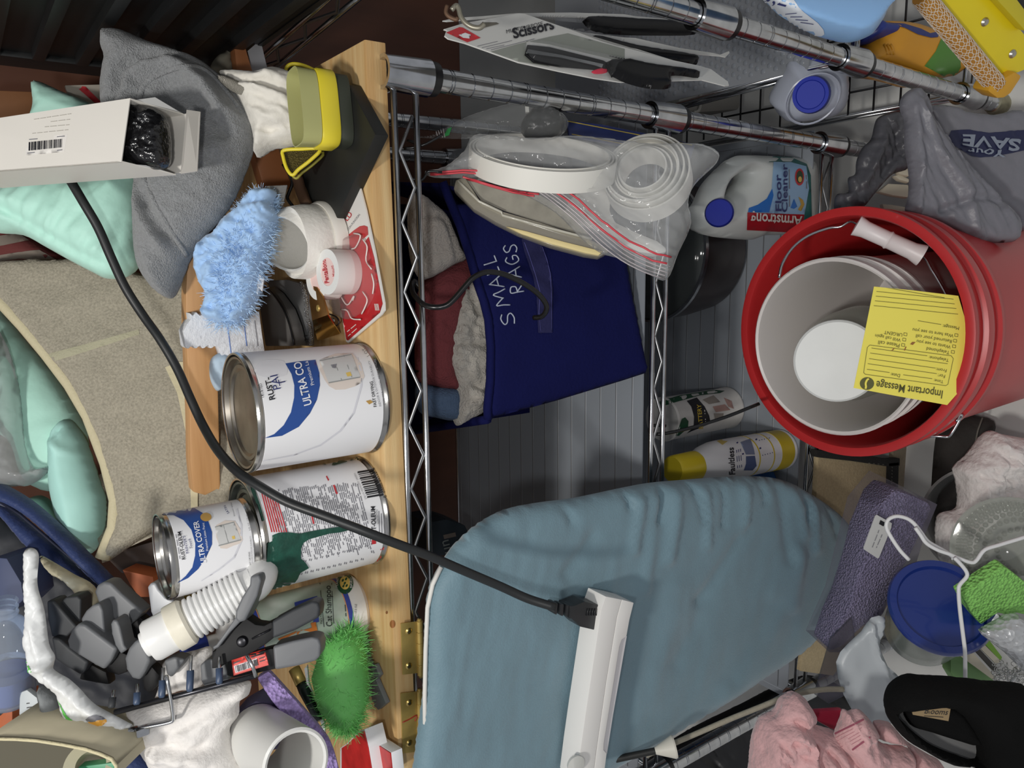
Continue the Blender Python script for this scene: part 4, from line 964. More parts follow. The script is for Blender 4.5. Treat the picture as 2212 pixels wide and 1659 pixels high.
tape('white tape roll with red lettered core, the upper and nearer of two', tc_, 0.0215, 0.025, True)
tape('plain white tape roll partly hidden behind the lettered one', tc_ + Vector((-0.006, 0.03, 0.004)), 0.0215, 0.02, False)
wcup = thing('fabric_cup', 'stitched white fabric cup standing on the board beside the tape rolls', 'cup')
cc = Pz(714, 520, 0.985); KC = 1.12
cm = M('stitched_white', (230, 227, 220), 0.7, bump=(240, 0.3), sheen=0.2)
def cut(r, h, t):
    s = 0.5 + 0.5 * math.cos(t + math.pi * 0.15)
    return r, h * (1 - 0.42 * s) if h > 0.05 else h
lathe('cup', [(0.036, 0.008), (0.0385, 0.016), (0.039, 0.028), (0.037, 0.042), (0.033, 0.054), (0.029, 0.064), (0.027, 0.062), (0.031, 0.052), (0.035, 0.04), (0.036, 0.02), (0.034, 0.01), (0, 0.009)], cc, (-0.06, -0.02, 1), cm, wcup, 56, KC, 0.95, (0, -1, 0), cut)
lathe('band', [(0.037, 0), (0.0415, 0.001), (0.042, 0.010), (0.040, 0.014), (0.037, 0.013), (0.037, 0)], cc, (-0.06, -0.02, 1), M('white_band', (226, 222, 214), 0.6), wcup, 56, KC, 0.95, (0, -1, 0))
tube('stitch_line', [hit([wcup.children[0]], *p, 0.0006) or cc for p in ec([(1050, 540), (1100, 580), (1160, 640), (1230, 690), (1300, 720)])], 0.0007, M('stitch', (205, 200, 190), 0.7), wcup, 5)
fblue = M('blue_fibre', (184, 214, 244), 0.7, sheen=0.3, var=(60, 0.15))
bd = thing('blue_duster', 'fluffy pale blue disposable duster head in front of the wooden bar', 'duster')
s = [PD(572, 432, 0.755), PD(548, 490, 0.745), PD(520, 560, 0.74), PD(505, 630, 0.74), PD(488, 690, 0.745)]
cr_ = puff('core', [(540, 420), (575, 408), (598, 415), (590, 440), (600, 470), (585, 520), (575, 560), (565, 600), (560, 640), (540, 680), (510, 705), (470, 700), (440, 680), (450, 640), (430, 600), (425, 560), (440, 520), (470, 500), (490, 470), (520, 450)], DP(0.745), 0.02, M('blue_core', (166, 200, 238), 0.85, sheen=0.3), bd, 5, 0.012, wr=((0.010, 22, 18, 30, 2.7), (0.005, 9, 8, 50, 5.2)), back=0.6)
strands('fluff', s, [0.018, 0.032, 0.037, 0.034, 0.022], 16000, 0.0055, fblue, bd, 0.0005, 5, 0.0, 0.8)
tis = M('tissue', (226, 228, 232), 0.8, bump=(300, 0.6))
ext('tissue_backing', [(575, 402), (620, 400), (612, 440), (598, 470), (582, 450)], DP(0.765), 0.002, M('grey_tissue', (172, 170, 166), 0.8, bump=(300, 0.6)), bd)
ext('tissue_backing', [(548, 585), (570, 600), (566, 630), (560, 622), (556, 636), (546, 620), (552, 612), (540, 605)], DP(0.738), 0.002, tis, bd)
wb = thing('pleated_wipes', 'stack of white wipes with blue lines and a zigzag cut edge', 'wipes')
zig = []
for i in range(8): zig += [(400 + i * 8.5, 748 + (i % 2) * 5 - i * 0.3), (404 + i * 8.5, 753 - (i % 2) * 5)]
ww = ext('wipe_stack', [(404, 700), (412, 690), (410, 676), (417, 682), (424, 674), (432, 682), (440, 678), (470, 692), (520, 690), (560, 672), (566, 720), (572, 760), (480, 772), (472, 748)] + zig[::-1] + [(396, 716)], YP(0.785), 0.02, tis, wb, 0.0008)
for x in (491, 527, 551):
    bars('blue_line', [strip((x - 1, 692), (x + 8, 766), 1.6)], [ww], M('line_blue', (90, 130, 206), 0.5) if x < 550 else greyink, wb)
o = puff('blue_tissue', [(452, 800), (456, 775), (476, 762), (495, 768), (500, 800), (490, 830), (470, 845), (456, 825)], YP(0.79), 0.01, M('pale_blue_tissue', (186, 206, 222), 0.8), None, 5, 0.01, wr=(0.002, 10, 10, 0, 2))
tag(o, 'pale blue crumpled tissue behind the torn-label paint can', 'tissue')
gtray = thing('grey_tray', 'grey plastic tray with curved handle behind the brass latch', 'tray')
ext('tray', ec([(800, 1060), (1000, 1055), (1120, 1090), (1160, 1200), (1180, 1400), (1195, 1650), (1050, 1640), (960, 1400), (880, 1200)]), ZP(1.0), 0.006, M('tray_grey', (112, 112, 112), 0.5), gtray, 0.001)
ext('curved_handle', ec([(730, 1190), (790, 1120), (860, 1180), (960, 1320), (1020, 1480), (1060, 1650), (800, 1650), (770, 1450)]), ZP(1.018), 0.014, M('handle_grey', (96, 94, 92), 0.55), gtray, 0.002)
tube('trim', [ZP(1.02).pt(*p) for p in ec([(790, 1110), (870, 1180), (960, 1310), (1020, 1460), (1062, 1640)])], 0.0012, black, gtray, 6, False, 3)
o = thing('thread_tangle', 'loose tangle of dark threads on the grey tray', 'thread')
for q_ in ([(1030, 1280), (1000, 1400), (1080, 1500), (1170, 1600)], [(990, 1370), (1080, 1450), (1060, 1540), (1140, 1610)], [(1050, 1400), (1010, 1500), (1090, 1560), (1180, 1560)], [(980, 1420), (1060, 1490), (1110, 1590), (1200, 1590)]):
    tube('thread', [ZP(1.004).pt(*p) + Vector((0, 0, 0.001)) for p in ec(q_)], 0.0004, ink, o, 5, False, 5)
o = tube('glitter_cord', [ZP(1.0).pt(*p) for p in ec([(1120, 1080), (1160, 1200), (1175, 1400), (1200, 1500), (1210, 1640)])], 0.0022, M('glitter', (190, 192, 194), 0.25, 0.6, bump=(900, 1.0, 'voronoi', 0.003)), None, 8, False, 3)
tag(o, 'sparkling clear cord edging the grey tray', 'cord')
bh = thing('brass_latch', 'bent brass latch plate standing between the tape rolls and paint can', 'latch')
P0 = ZP(1.012)
pa_ = [P0.pt(*p) for p in ec([(1195, 1100), (1260, 1120), (1310, 1200), (1360, 1370), (1220, 1420), (1195, 1250)])]
prism('plate', pa_, (0, 0, -0.002), M('worn_brass', (176, 130, 74), 0.35, 0.9, var=(60, 0.3)), bh, 0.0004)
pb_ = [P0.pt(*p) for p in ec([(1220, 1420), (1360, 1370)])] + [ZP(0.985).pt(*p) for p in ec([(1470, 1540), (1270, 1605)])]
prism('bent_plate', pb_, (0.001, 0.001, -0.001), M('bright_brass', (214, 178, 84), 0.12, 1.0), bh, 0.0004)
lathe('rivet_head', [(0, 0.0016), (0.003, 0.001), (0.0035, 0), (0, 0)], P0.pt(*ec([(1275, 1310)])[0]), (0, 0, 1), brass, bh, 16)
tube('wire_ring', [ZP(0.992).pt(*p) for p in ec([(1370, 1360), (1440, 1390), (1462, 1440), (1430, 1475)])], 0.0008, ink, bh, 6, False, 4)
lathe('screw', [(0, 0.0018), (0.003, 0.001), (0.0034, 0), (0, 0)], ZP(0.992).pt(*ec([(1412, 1425)])[0]), (0, 0, 1), steel, bh, 14)
tube('fork_end', [ZP(1.0).pt(*p) for p in ec([(1060, 130), (1090, 150), (1120, 260), (1190, 420)])], 0.006, M('dark_wood', (96, 70, 52), 0.6), yh, 8, False, 3)
o = tube('black_strap', [PD(*p, 0.80) for p in ec([(960, 20), (1030, 130), (1040, 200), (1010, 280), (1000, 330), (1050, 400)])], 0.0018, black, None, 8, False, 4)
tag(o, 'thin black strap hanging behind the white fabric cup', 'strap')
# ---------------------------------------------------------------- things at the lower left
pw = thing('wipes_pouch', 'white plastic pouch with green band and orange lemon mark beside the clamps', 'pouch')
pm = M('pouch_white', (222, 224, 224), 0.4, bump=(40, 0.12))
pouch = puff('pouch', a([(210, -240), (250, -310), (320, -300), (350, -230), (335, -60), (345, 60), (400, 250), (440, 540), (492, 650), (485, 720), (480, 770), (540, 815), (620, 860), (720, 950), (800, 1040), (880, 1105), (1000, 1170), (1130, 1240), (1190, 1280), (1100, 1330), (960, 1362), (850, 1400), (740, 1395), (690, 1370), (560, 1180), (510, 1010), (420, 930), (340, 870), (260, 760), (235, 640), (205, 520), (225, 330), (215, 60)]), DP(0.645), 0.005, pm, pw, 6, 0.008, wr=((0.003, 30, 12, 80, 3.3), (0.002, 9, 14, 40, 1.1)), folds=(([(80, 1440), (120, 1430), (116, 1400)], 0.005, 8), ([(75, 1350), (100, 1440), (160, 1500), (230, 1550)], 0.003, 10)))
decal('green_band', a([(520, 1050), (600, 1190), (690, 1260), (780, 1310), (880, 1335), (830, 1385), (720, 1370), (640, 1290), (570, 1180)]), [pouch], M('band_green', (98, 196, 84), 0.4), pw, 5, 0.0006)
decal('green_band', a([(238, 700), (262, 760), (290, 820), (262, 815), (240, 770)]), [pouch], MC['band_green'], pw, 4, 0.0006)
decal('dark_mark', a([(768, 1222), (800, 1195), (860, 1188), (920, 1205), (945, 1222), (850, 1240), (780, 1245)]), [pouch], greyink, pw, 4, 0.0008)
decal('orange_mark', a([(785, 1248), (860, 1240), (950, 1225), (955, 1245), (910, 1278), (840, 1280)]), [pouch], M('mark_orange', (232, 168, 62), 0.4), pw, 4, 0.0008)
greek(*a([(720, 1255), (860, 1305)]), [pouch], greyink, pw)
greycl = M('dull_grey_cloth', (128, 132, 134), 0.8, bump=(200, 0.4))
o = puff('grey_pouch', a([(350, 930), (420, 940), (520, 1030), (570, 1180), (690, 1370), (560, 1410), (430, 1380), (390, 1200), (370, 1050)]), DP(0.66), 0.012, greycl, None, 6, 0.012, wr=(0.002, 16, 30, 70, 4.4))
tag(o, 'dull grey flexible pouch tucked under the white pouch', 'pouch')
ppk = thing('paper_packet', 'white printed paper packet with black lines at the lower left', 'packet')
pk = ext('packet', a([(175, 985), (240, 960), (330, 1030), (360, 1160), (370, 1390), (290, 1390), (170, 1180)]), DP(0.675), 0.006, M('packet_white', (190, 196, 198), 0.5), ppk, 0.001)
bars('line', [strip(a([(240 + i * 2, 1080 + i * 38)])[0], a([(350, 1062 + i * 40)])[0], 2.0) for i in range(5)], [pk], ink, ppk)
cb = thing('clear_bottle', 'clear ribbed plastic bottle with blue liquid at the left edge', 'bottle')
A, B = PD(20, 1510, 0.69), PD(8, 1300, 0.66)
clearp = FILM('clear_plastic', (214, 222, 232), 0.22, 0.06, tint=(215, 225, 240))
Lb = (B - A).length
lathe('bottle', [(0, 0), (0.018, 0.0), (0.021, 0.004), (0.021, Lb * 0.3), (0.018, Lb * 0.36), (0.021, Lb * 0.42), (0.021, Lb * 0.7), (0.014, Lb * 0.8), (0.010, Lb * 0.84)] + [(0.011 if i % 2 else 0.0095, Lb * (0.86 + 0.028 * i)) for i in range(6)] + [(0, Lb)], A, B - A, clearp, cb, 32)
lathe('liquid', [(0, 0.002), (0.016, 0.002), (0.019, 0.006), (0.019, Lb * 0.28), (0, Lb * 0.28)], A, B - A, M('blue_liquid', (92, 110, 166), 0.2), cb, 28)
o = ext('dark_carton', a([(-60, -230), (60, -220), (190, 0), (215, 150), (100, 260), (-60, 260)]), DP(0.74), 0.05, M('slate_carton', (62, 72, 104), 0.6), None, 0.002)
tag(o, 'dark slate blue carton behind the clear bottle', 'box')
o = ext('orange_box', a([(-60, 1240), (60, 1140), (110, 1060), (110, 1400), (-60, 1400)]), DP(0.71), 0.04, MC['orange_card'], None, 0.001)
tag(o, 'orange box under the clear bottle at the lower left', 'box')
ct = thing('card_drum', 'round cardboard drum at the bottom left corner holding a tape roll', 'drum')
kr = M('kraft', (172, 164, 140), 0.75, var=(30, 0.12))
P0 = DP(0.60)
outer = a([(-160, 1410), (-40, 1398), (150, 1402), (330, 1415), (560, 1450), (760, 1490), (900, 1535), (1000, 1580), (1040, 1640), (1040, 1720)])
for i in range(1):
    top = [P0.pt(*p) for p in outer]; bot = [p - P0.n * 0.07 - Vector((0.0, 0, 0.0)) for p in top]
    n = len(top); vs = top + bot + [p + Vector((-0.0015, 0, -0.001)) for p in top] + [p + Vector((-0.0015, 0, -0.001)) for p in bot]
    fs = []
    for j in range(n - 1):
        fs += [(j, j + 1, n + j + 1, n + j), (2 * n + j, 3 * n + j, 3 * n + j + 1, 2 * n + j + 1), (j, 2 * n + j, 2 * n + j + 1, j + 1)]
    mesh('wall', vs, fs, kr, ct)
tube('worn_rim', [P0.pt(*p) for p in outer], 0.0014, M('rim_cream', (206, 196, 160), 0.8, bump=(200, 0.8)), ct, 6)
ext('floor_panel', outer + [(-40, 1740)], Pl(P0.p0 - P0.n * 0.06, P0.n), 0.002, M('kraft_dark', (92, 88, 74), 0.8), ct)
o = lathe('clear_tape_roll', [(0.011, 0), (0.0195, 0), (0.0195, 0.019), (0.011, 0.019), (0.011, 0)], PD(200, 1668, 0.625), PD(192, 1640, 0.60) - PD(200, 1668, 0.625), M('tape_clear', (184, 180, 156), 0.2), None, 40)
tag(o, 'roll of clear tape inside the cardboard drum', 'tape')
o = ext('green_pack', a([(700, 1650), (1020, 1610), (1030, 1720), (700, 1720)]), DP(0.615), 0.01, M('pack_green', (62, 142, 104), 0.45), None, 0.001)
tag(o, 'green pack edge in the cardboard drum', 'pack')
o = puff('blue_case', a([(970, 1390), (1130, 1350), (1250, 1450), (1420, 1640), (1470, 1720), (1230, 1720), (1050, 1560)]), DP(0.685), 0.02, navy, None, 7, 0.02, wr=(0.002, 30, 12, 45, 2.2))
tag(o, 'dark blue fabric roll end beside the white cloth at the bottom', 'case')
# ---------------------------------------------------------------- black ribbed crate on the right-hand shelving
bc = thing('black_crate', 'large black ribbed plastic crate behind the grey towel, top left of picture', 'crate')
bcm = M('crate_black', (24, 26, 27), 0.45, var=(14, 0.4), bump=(50, 0.1))
x0, ya, yb_, z0_, z1_ = 0.232, 0.42, 1.1, 1.004, 1.62
box('side_wall', (x0 + 0.004, (ya + yb_) / 2, (z0_ + z1_) / 2), (0.006, yb_ - ya, z1_ - z0_), bcm, bc, None, 0.002)
box('end_wall', (x0 + 0.2, ya + 0.003, (z0_ + z1_) / 2), (0.4, 0.006, z1_ - z0_), bcm, bc, None, 0.002)
box('end_wall', (x0 + 0.2, yb_ - 0.003, (z0_ + z1_) / 2), (0.4, 0.006, z1_ - z0_), bcm, bc, None, 0.002)
box('bottom', (x0 + 0.2, (ya + yb_) / 2, z0_ + 0.003), (0.4, yb_ - ya, 0.006), bcm, bc)
box('corner_rib', (x0 - 0.001, yb_ - 0.035, (z0_ + z1_) / 2), (0.008, 0.05, z1_ - z0_ - 0.01), bcm, bc, None, 0.002)
first = None
for i in range(13):
    z = z0_ + 0.03 + i * 0.042
    if first is None: first = box('rib', (x0 - 0.003, (ya + yb_) / 2 - 0.03, 0), (0.013, yb_ - ya - 0.09, 0.012), bcm, bc, None, 0.002); o = first
    else: o = first.copy(); COL.objects.link(o)
    o.location = (0, 0, z)
o = box('plank', (0.36, 0.478, 1.0), (0.26, 0.09, 0.018), pine, None, None, 0.001)
tag(o, 'short pine plank end beside the black crate on the wire rails', 'plank')
# ================================================================ middle shelf
e8 = lambda p: Z(830, 350, p); e5 = lambda p: Z(830, 700, p)
bbm = M('navy_felt', (15, 19, 68), 0.9, bump=(300, 0.35), var=(12, 0.15), spec=0.15)
bb = thing('rag_bin', 'navy blue felt bin lettered in silver marker, full of rags on the middle shelf', 'bin')
bpl = P3((1000, 480, 0.835), (1395, 620, 0.945), (1395, 795, 0.953))
bin_out = [(952, 395), (985, 440), (1120, 440), (1330, 500), (1352, 560), (1366, 640), (1382, 720), (1398, 795), (1394, 806), (1345, 822), (1200, 866), (1052, 906), (1048, 880), (1054, 820), (1055, 750), (1050, 690), (1040, 650), (1026, 610), (1012, 560), (990, 490), (965, 430)]
bfr = puff('front_panel', bin_out, bpl, 0.008, bbm, bb, 9, 0.01, wr=(0.0015, 80, 60, 10, 1.1), sm=0, folds=(([(1352, 500), (1398, 795)], 0.002, 8),))
prism('side_panel', [bpl.pt(1052, 906), bpl.pt(1394, 806), bpl.pt(1394, 806) + Vector((-0.01, 0.2, 0.0)), bpl.pt(1052, 906) + Vector((-0.05, 0.2, -0.01))], (0.004, 0, 0), bbm, bb, 0.001)
bk_ = bpl.pt(1052, 906) + Vector((-0.05, 0.2, -0.01)); bk2 = bk_ + Vector((0.30, 0.01, 0))
prism('back_panel', [bk_, bk2, bk2 - Vector((0, 0, 0.2)), bk_ - Vector((0, 0, 0.2))], (0, 0.004, 0), bbm, bb, 0.001)
prism('side_panel', [bpl.pt(952, 395), bpl.pt(1330, 500), bpl.pt(1330, 500) + Vector((0.01, 0.2, 0)), bpl.pt(952, 395) + Vector((0.02, 0.2, 0))], (-0.004, 0, 0), bbm, bb, 0.001)
prism('bottom_panel', [bpl.pt(1330, 500), bpl.pt(1394, 806), bpl.pt(1394, 806) + Vector((-0.01, 0.2, 0.0)), bpl.pt(1330, 500) + Vector((0.01, 0.2, 0))], (0, 0, 0.003), bbm, bb)
nb = [bpl.pt(*p) + bpl.n * 0.005 for p in ((952, 395), (966, 430), (991, 490), (1013, 560), (1027, 610), (1041, 650), (1051, 690), (1056, 750), (1055, 820), (1049, 880), (1050, 905))]
tube('rim_hem', nb, 0.005, bbm, bb, 8)
tube('rim_hem', [nb[-1], bk_.lerp(nb[-1], 0.5) + Vector((0, 0, -0.004)), bk_], 0.005, bbm, bb, 8)
st = M('stitch_violet', (84, 84, 150), 0.7)
tabm = M('navy_tab', (22, 23, 72), 0.8, bump=(300, 0.3))
decal('pull_tab', e8([(1225, 690), (1260, 680), (1400, 740), (1450, 870), (1490, 1000), (1505, 1150), (1500, 1530), (1375, 1530), (1360, 1200), (1330, 1030), (1250, 800)]), bfr, tabm, bb, 8, 0.0014)
for q_ in ([(1250, 720), (1290, 830), (1350, 1010), (1390, 1160), (1380, 1350), (1400, 1540)], [(1410, 760), (1450, 870), (1480, 990), (1492, 1150), (1495, 1520)]):
    pts = [hit([bfr], *p, 0.0016) for p in resample(e8(q_) + e8(q_)[::-1][1:-1], 9)]
    tube('stitch', [p for p in pts if p], 0.0004, st, bb, 4)
silver = M('silver_marker', (168, 176, 192), 0.45)
def scribble(chars, target, parent, mat, rad=0.0009):
    for ch in chars:
        pts = [hit([target], *p, 0.0006) for p in e8(ch)]
        tube('marker_letter', [p for p in pts if p], rad, mat, parent, 6, False, 4)
LET = {'S': ([(.9, .82), (.6, 1), (.2, .85), (.28, .6), (.7, .42), (.8, .15), (.45, 0), (.05, .12)],), 'M': ([(0, 0), (.12, .5), (.2, 1), (.5, .4), (.52, .4), (.85, 1), (.92, .5), (1, 0)],),
       'A': ([(0, 0), (.28, .55), (.5, 1), (.52, 1), (.75, .5), (1, 0)], [(.2, .4), (.85, .38)]), 'L': ([(.1, 1), (.1, .5), (.1, .02), (.12, 0), (.8, .03)],),
       'R': ([(.1, 0), (.11, .5), (.12, 1), (.65, .95), (.72, .72), (.6, .55), (.15, .5), (.16, .5), (.85, 0)],), 'G': ([(.85, .85), (.45, 1), (.08, .55), (.35, .02), (.85, .12), (.9, .42), (.5, .42)],)}
def write(word, spans, pa, pb, ht):
    A, B = np.array(pa, float), np.array(pb, float); D = B - A; up = np.array([D[1], -D[0]]) / np.linalg.norm(D) * ht
    for ch, (f0, f1) in zip(word, spans):
        for stroke in LET[ch]:
            q_ = [(v.x, v.y) for v in spl([(*(A + D * (f0 + (f1 - f0) * x) + up * y), 0) for x, y in stroke], 4)]
            pts = [p for p in [hit([bfr], *p, 0.0005) for p in Z(830, 350, q_)] if p]
            tube('marker_letter', pts, 0.0008, silver, bfr, 6)
write('SMALL', ((0, .2), (.27, .5), (.53, .70), (.74, .84), (.88, 1)), (1180, 1450), (982, 820), 118)
write('RAGS', ((0, .2), (.3, .52), (.57, .77), (.8, 1)), (1252, 1165), (1178, 722), 118)
terry = M('terry_white', (204, 198, 188), 0.95, bump=(420, 1.0, 'noise', 0.003), sheen=0.3)
terryg = M('terry_grey', (178, 170, 162), 0.95, bump=(420, 1.0, 'noise', 0.003), sheen=0.3)
rpl = Pl(bpl.p0 - bpl.n * 0.045, bpl.n)
o = puff('white_rag', [(1000, 565), (1030, 600), (1050, 660), (1062, 740), (1060, 830), (1055, 880), (1000, 914), (984, 918), (976, 890), (982, 850), (972, 815), (958, 785), (952, 745), (962, 715), (966, 690), (975, 640)], Pl(bpl.p0 - bpl.n * 0.042, bpl.n), 0.02, terry, None, 5, 0.02,
         wr=((0.008, 22, 16, 50, 2.2), (0.002, 8, 8, 0, 5.2)), folds=(([(965, 742), (1000, 740), (1050, 748)], -0.006, 5), ([(1000, 620), (1020, 680), (1010, 720)], -0.006, 6), ([(990, 800), (1010, 830), (1050, 845)], -0.006, 6), ([(1000, 870), (1050, 850)], 0.005, 6)))
tag(o, 'off-white terry rag heaped at the front of the navy bin', 'rag', 'rags in the navy bin')
o = puff('grey_rag', [(884, 424), (905, 418), (935, 440), (965, 470), (990, 530), (1005, 560), (985, 570), (950, 590), (930, 600), (906, 602), (886, 560), (880, 480)], Pl(bpl.p0 - bpl.n * 0.03, bpl.n), 0.025, terryg, None, 6, 0.02, wr=(0.005, 26, 30, 30, 3.2), folds=(([(900, 470), (950, 475), (975, 560)], -0.006, 7),))
tag(o, 'greyish towel folded in the upper right end of the navy bin', 'rag', 'rags in the navy bin')
o = puff('red_rag', [(926, 596), (985, 562), (1005, 552), (1030, 600), (990, 700), (980, 790), (990, 840), (940, 836), (900, 815), (896, 720), (900, 640)], rpl, 0.022, M('red_terry', (124, 58, 62), 0.95, bump=(420, 1.0)), None, 6, 0.02, wr=(0.004, 26, 22, 30, 4.2))
tag(o, 'dull red terry rag between the white rags in the navy bin', 'rag', 'rags in the navy bin')
o = puff('blue_rag', [(905, 826), (945, 834), (990, 842), (990, 905), (940, 902), (906, 890), (896, 850)], rpl, 0.018, M('blue_terry', (84, 104, 132), 0.95, bump=(420, 1.0)), None, 6, 0.02, wr=(0.003, 22, 22, 0, 4.9))
tag(o, 'slate blue terry rag at the lower end of the navy bin', 'rag', 'rags in the navy bin')
o = tube('s_hook', [PD(*p, d) for p, d in zip(e8([(320, 1130), (268, 1070), (250, 1120), (262, 1180), (310, 1240), (370, 1285), (460, 1302), (550, 1288), (620, 1235), (720, 1120), (800, 1035), (900, 990), (1000, 990), (1110, 1020), (1250, 1090), (1360, 1165), (1430, 1240), (1455, 1300), (1440, 1355), (1400, 1388), (1340, 1395)]), [0.775, 0.772, 0.765, 0.755, 0.745, 0.738, 0.735, 0.735, 0.735, 0.735, 0.735, 0.737, 0.74, 0.745, 0.75, 0.755, 0.76, 0.765, 0.77, 0.775, 0.78])], 0.0027, M('hook_black', (20, 20, 21), 0.25), None, 12, False, 4)
tag(o, 'thick black S-hook hanging from the front rail before the navy bin', 'hook')
# little black hooks holding the zip bags
hk = M('hook_black', (20, 20, 21), 0.25)
o = tube('wire_hook', [PD(*p, 0.735) for p in ((878, 384), (900, 388), (912, 388), (920, 378), (926, 370), (955, 372))], 0.0013, hk, None, 8, False, 3)
tag(o, 'small bent black hook holding the red-striped zip bag', 'hook')
o = tube('wire_hook', [PD(*p, 0.735) for p in ((872, 320), (892, 319), (902, 312), (880, 303), (900, 309), (912, 314), (940, 300), (956, 290))], 0.0013, hk, None, 8, False, 3)
tag(o, 'small black hook clipped to the front rail by the green-striped bag', 'hook')
# zip bag with rolls
zfilm = FILM('zip_film', (228, 230, 230), 0.18, 0.1, bump=(45, 0.5))
coilm = M('coil_white', (226, 224, 216), 0.5, sss=0.0)
rollv = thing('edging_coil', 'large flat coil of white plastic edging seen edge-on in the zip bag', 'coil')
cN = PD(1172, 345, 0.80); axn = (Vector((0.95, -0.36, 0.14))).normalized()
for i, (r0, w_) in enumerate(((0.077, 0.021), (0.0735, 0.02), (0.070, 0.02))):
    lathe('turn', [(r0, 0), (r0, w_), (r0 - 0.0016, w_), (r0 - 0.0016, 0), (r0, 0)], cN - axn * (0.012 - i * 0.001), axn, coilm, rollv, 64)
for i in range(26):
    t_ = i / 26 * 2 * math.pi
coil2 = thing('edging_coil', 'smaller white plastic coil with many turns at the bottom of the zip bag', 'coil')
cN2 = PD(1400, 398, 0.845); ax3 = (CAM - cN2).normalized() * 0.75 + Vector((0.55, 0.0, 0.25))
for i in range(6):
    r0 = 0.047 - i * 0.0042
    lathe('turn', [(r0, 0), (r0, 0.026 + 0.002 * (i % 3)), (r0 - 0.0018, 0.026 + 0.002 * (i % 3)), (r0 - 0.0018, 0), (r0, 0)], cN2 + Vector((0.001 * (i % 2), 0.0, 0.002 * (i % 3 - 1))), ax3, coilm, coil2, 56)
o = ext('white_strip', [(1215, 470), (1260, 400), (1330, 372), (1352, 395), (1320, 430), (1330, 480), (1420, 520), (1440, 545), (1380, 545), (1300, 500)], DP(0.86), 0.02, M('strip_white', (214, 212, 206), 0.45), None, 0.004, 2)
tag(o, 'thick white plastic strip bent inside the zip bag', 'strip')
np_ = thing('navy_packet', 'navy packet with yellow edge lines behind the coils in the zip bag', 'packet')
nf = ext('packet', [(1222, 258), (1300, 268), (1420, 292), (1502, 312), (1492, 344), (1400, 330), (1230, 296)], DP(0.85), 0.01, M('packet_navy', (36, 46, 92), 0.35), np_, 0.002)
bars('yellow_line', [strip((1226, 262), (1495, 314), 2), strip((1235, 290), (1488, 338), 1.5)], [nf], M('line_yellow', (170, 150, 66), 0.4), np_)
cs = thing('clear_case', 'clear hinged plastic case with cream blocks leaning in the zip bag', 'case')
casef = FILM('case_film', (196, 190, 172), 0.4, 0.1)
cpl = DP(0.80)
ext('case_body', e8([(640, 160), (720, 130), (860, 350), (1060, 440), (1400, 540), (1800, 670), (2000, 770), (2020, 800), (1930, 850), (1800, 830), (1500, 750), (1200, 640), (1000, 540), (800, 420), (620, 240)]), cpl, 0.02, casef, cs, 0.002)
ext('cream_block', e8([(1090, 575), (1280, 620), (1600, 710), (1800, 760), (1960, 800), (1920, 838), (1800, 815), (1500, 735), (1230, 645)]), Pl(cpl.p0 + cpl.n * 0.002, cpl.n), 0.016, M('cream_block', (226, 208, 150), 0.6, bump=(60, 0.3)), cs, 0.001)
tube('case_ridge', [cpl.pt(*p) + cpl.n * 0.001 for p in e8([(660, 170), (850, 355), (1050, 450), (1060, 480), (1350, 560), (1700, 650), (1860, 690)])], 0.0014, FILM('ridge_clear', (225, 222, 208), 0.6, 0.1), cs, 6)
lid_ = ext('printed_insert', e8([(730, 150), (1020, 220), (1400, 300), (1700, 480), (1850, 680), (1400, 540), (1080, 440), (870, 350)]), Pl(cpl.p0 - cpl.n * 0.006, cpl.n), 0.002, M('insert_grey', (150, 146, 134), 0.5, var=(50, 0.3)), cs)
zbag = thing('zip_bag', 'clear zip bag with red zip lines hung over the navy bin, holding white coils', 'bag')
zpoly = [(918, 372), (960, 362), (1000, 330), (1020, 296), (1060, 292), (1150, 300), (1230, 296), (1300, 300), (1400, 312), (1500, 312), (1545, 330), (1548, 352), (1500, 400), (1486, 440), (1492, 486), (1466, 545), (1440, 604), (1400, 592), (1340, 560), (1300, 548), (1260, 520), (1200, 460), (1130, 420), (1080, 400), (1010, 386), (940, 384)]
zb1 = puff('film', zpoly, DP(0.785), 0.03, zfilm, zbag, 7, 0.03, wr=((0.006, 40, 18, 25, 1.7), (0.003, 14, 9, 60, 6.1)), back=0.1)
rz = M('zip_red', (206, 64, 76), 0.4)
for off_, q_ in ((0, [(930, 372), (1000, 366), (1080, 369), (1150, 378), (1200, 396), (1250, 430), (1300, 476), (1360, 520), (1420, 548), (1462, 558)]), (0, [(930, 376), (1000, 371), (1080, 376), (1140, 386), (1190, 406), (1240, 442), (1290, 488), (1350, 532), (1410, 562), (1454, 572)]),
                 (1, [(1000, 380), (1040, 394), (1090, 408), (1150, 416), (1180, 420)]), (1, [(1010, 386), (1060, 402), (1110, 416), (1170, 424)])):
    pts = [hit([zb1], *p, 0.001) or PD(*p, 0.76) for p in resample(q_ + q_[::-1][1:-1], 14)[:len(resample(q_ + q_[::-1][1:-1], 14)) // 2]]
    tube('zip_line', pts, 0.0010, rz, zbag, 6)
zl = FILM('zip_ridge', (214, 206, 208), 0.5, 0.15)
for j in range(5):
    q_ = [(1090 + 8 * j, 374 + 6 * j), (1150 + 2 * j, 386 + 6 * j), (1200 - j, 408 + 7 * j), (1250 - 2 * j, 446 + 7 * j), (1300 - 2 * j, 490 + 8 * j), (1350 - 2 * j, 530 + 8 * j), (1400 - 2 * j, 556 + 8 * j), (1446 - 3 * j, 576 + 6 * j)]
    tube('zip_ridge', [hit([zb1], *p, 0.0008) or PD(*p, 0.765) for p in q_], 0.0007, zl, zbag, 5, False, 3)
zbag2 = thing('zip_bag', 'clear zip bag with a green zip line holding a black part, near the chrome post', 'bag')
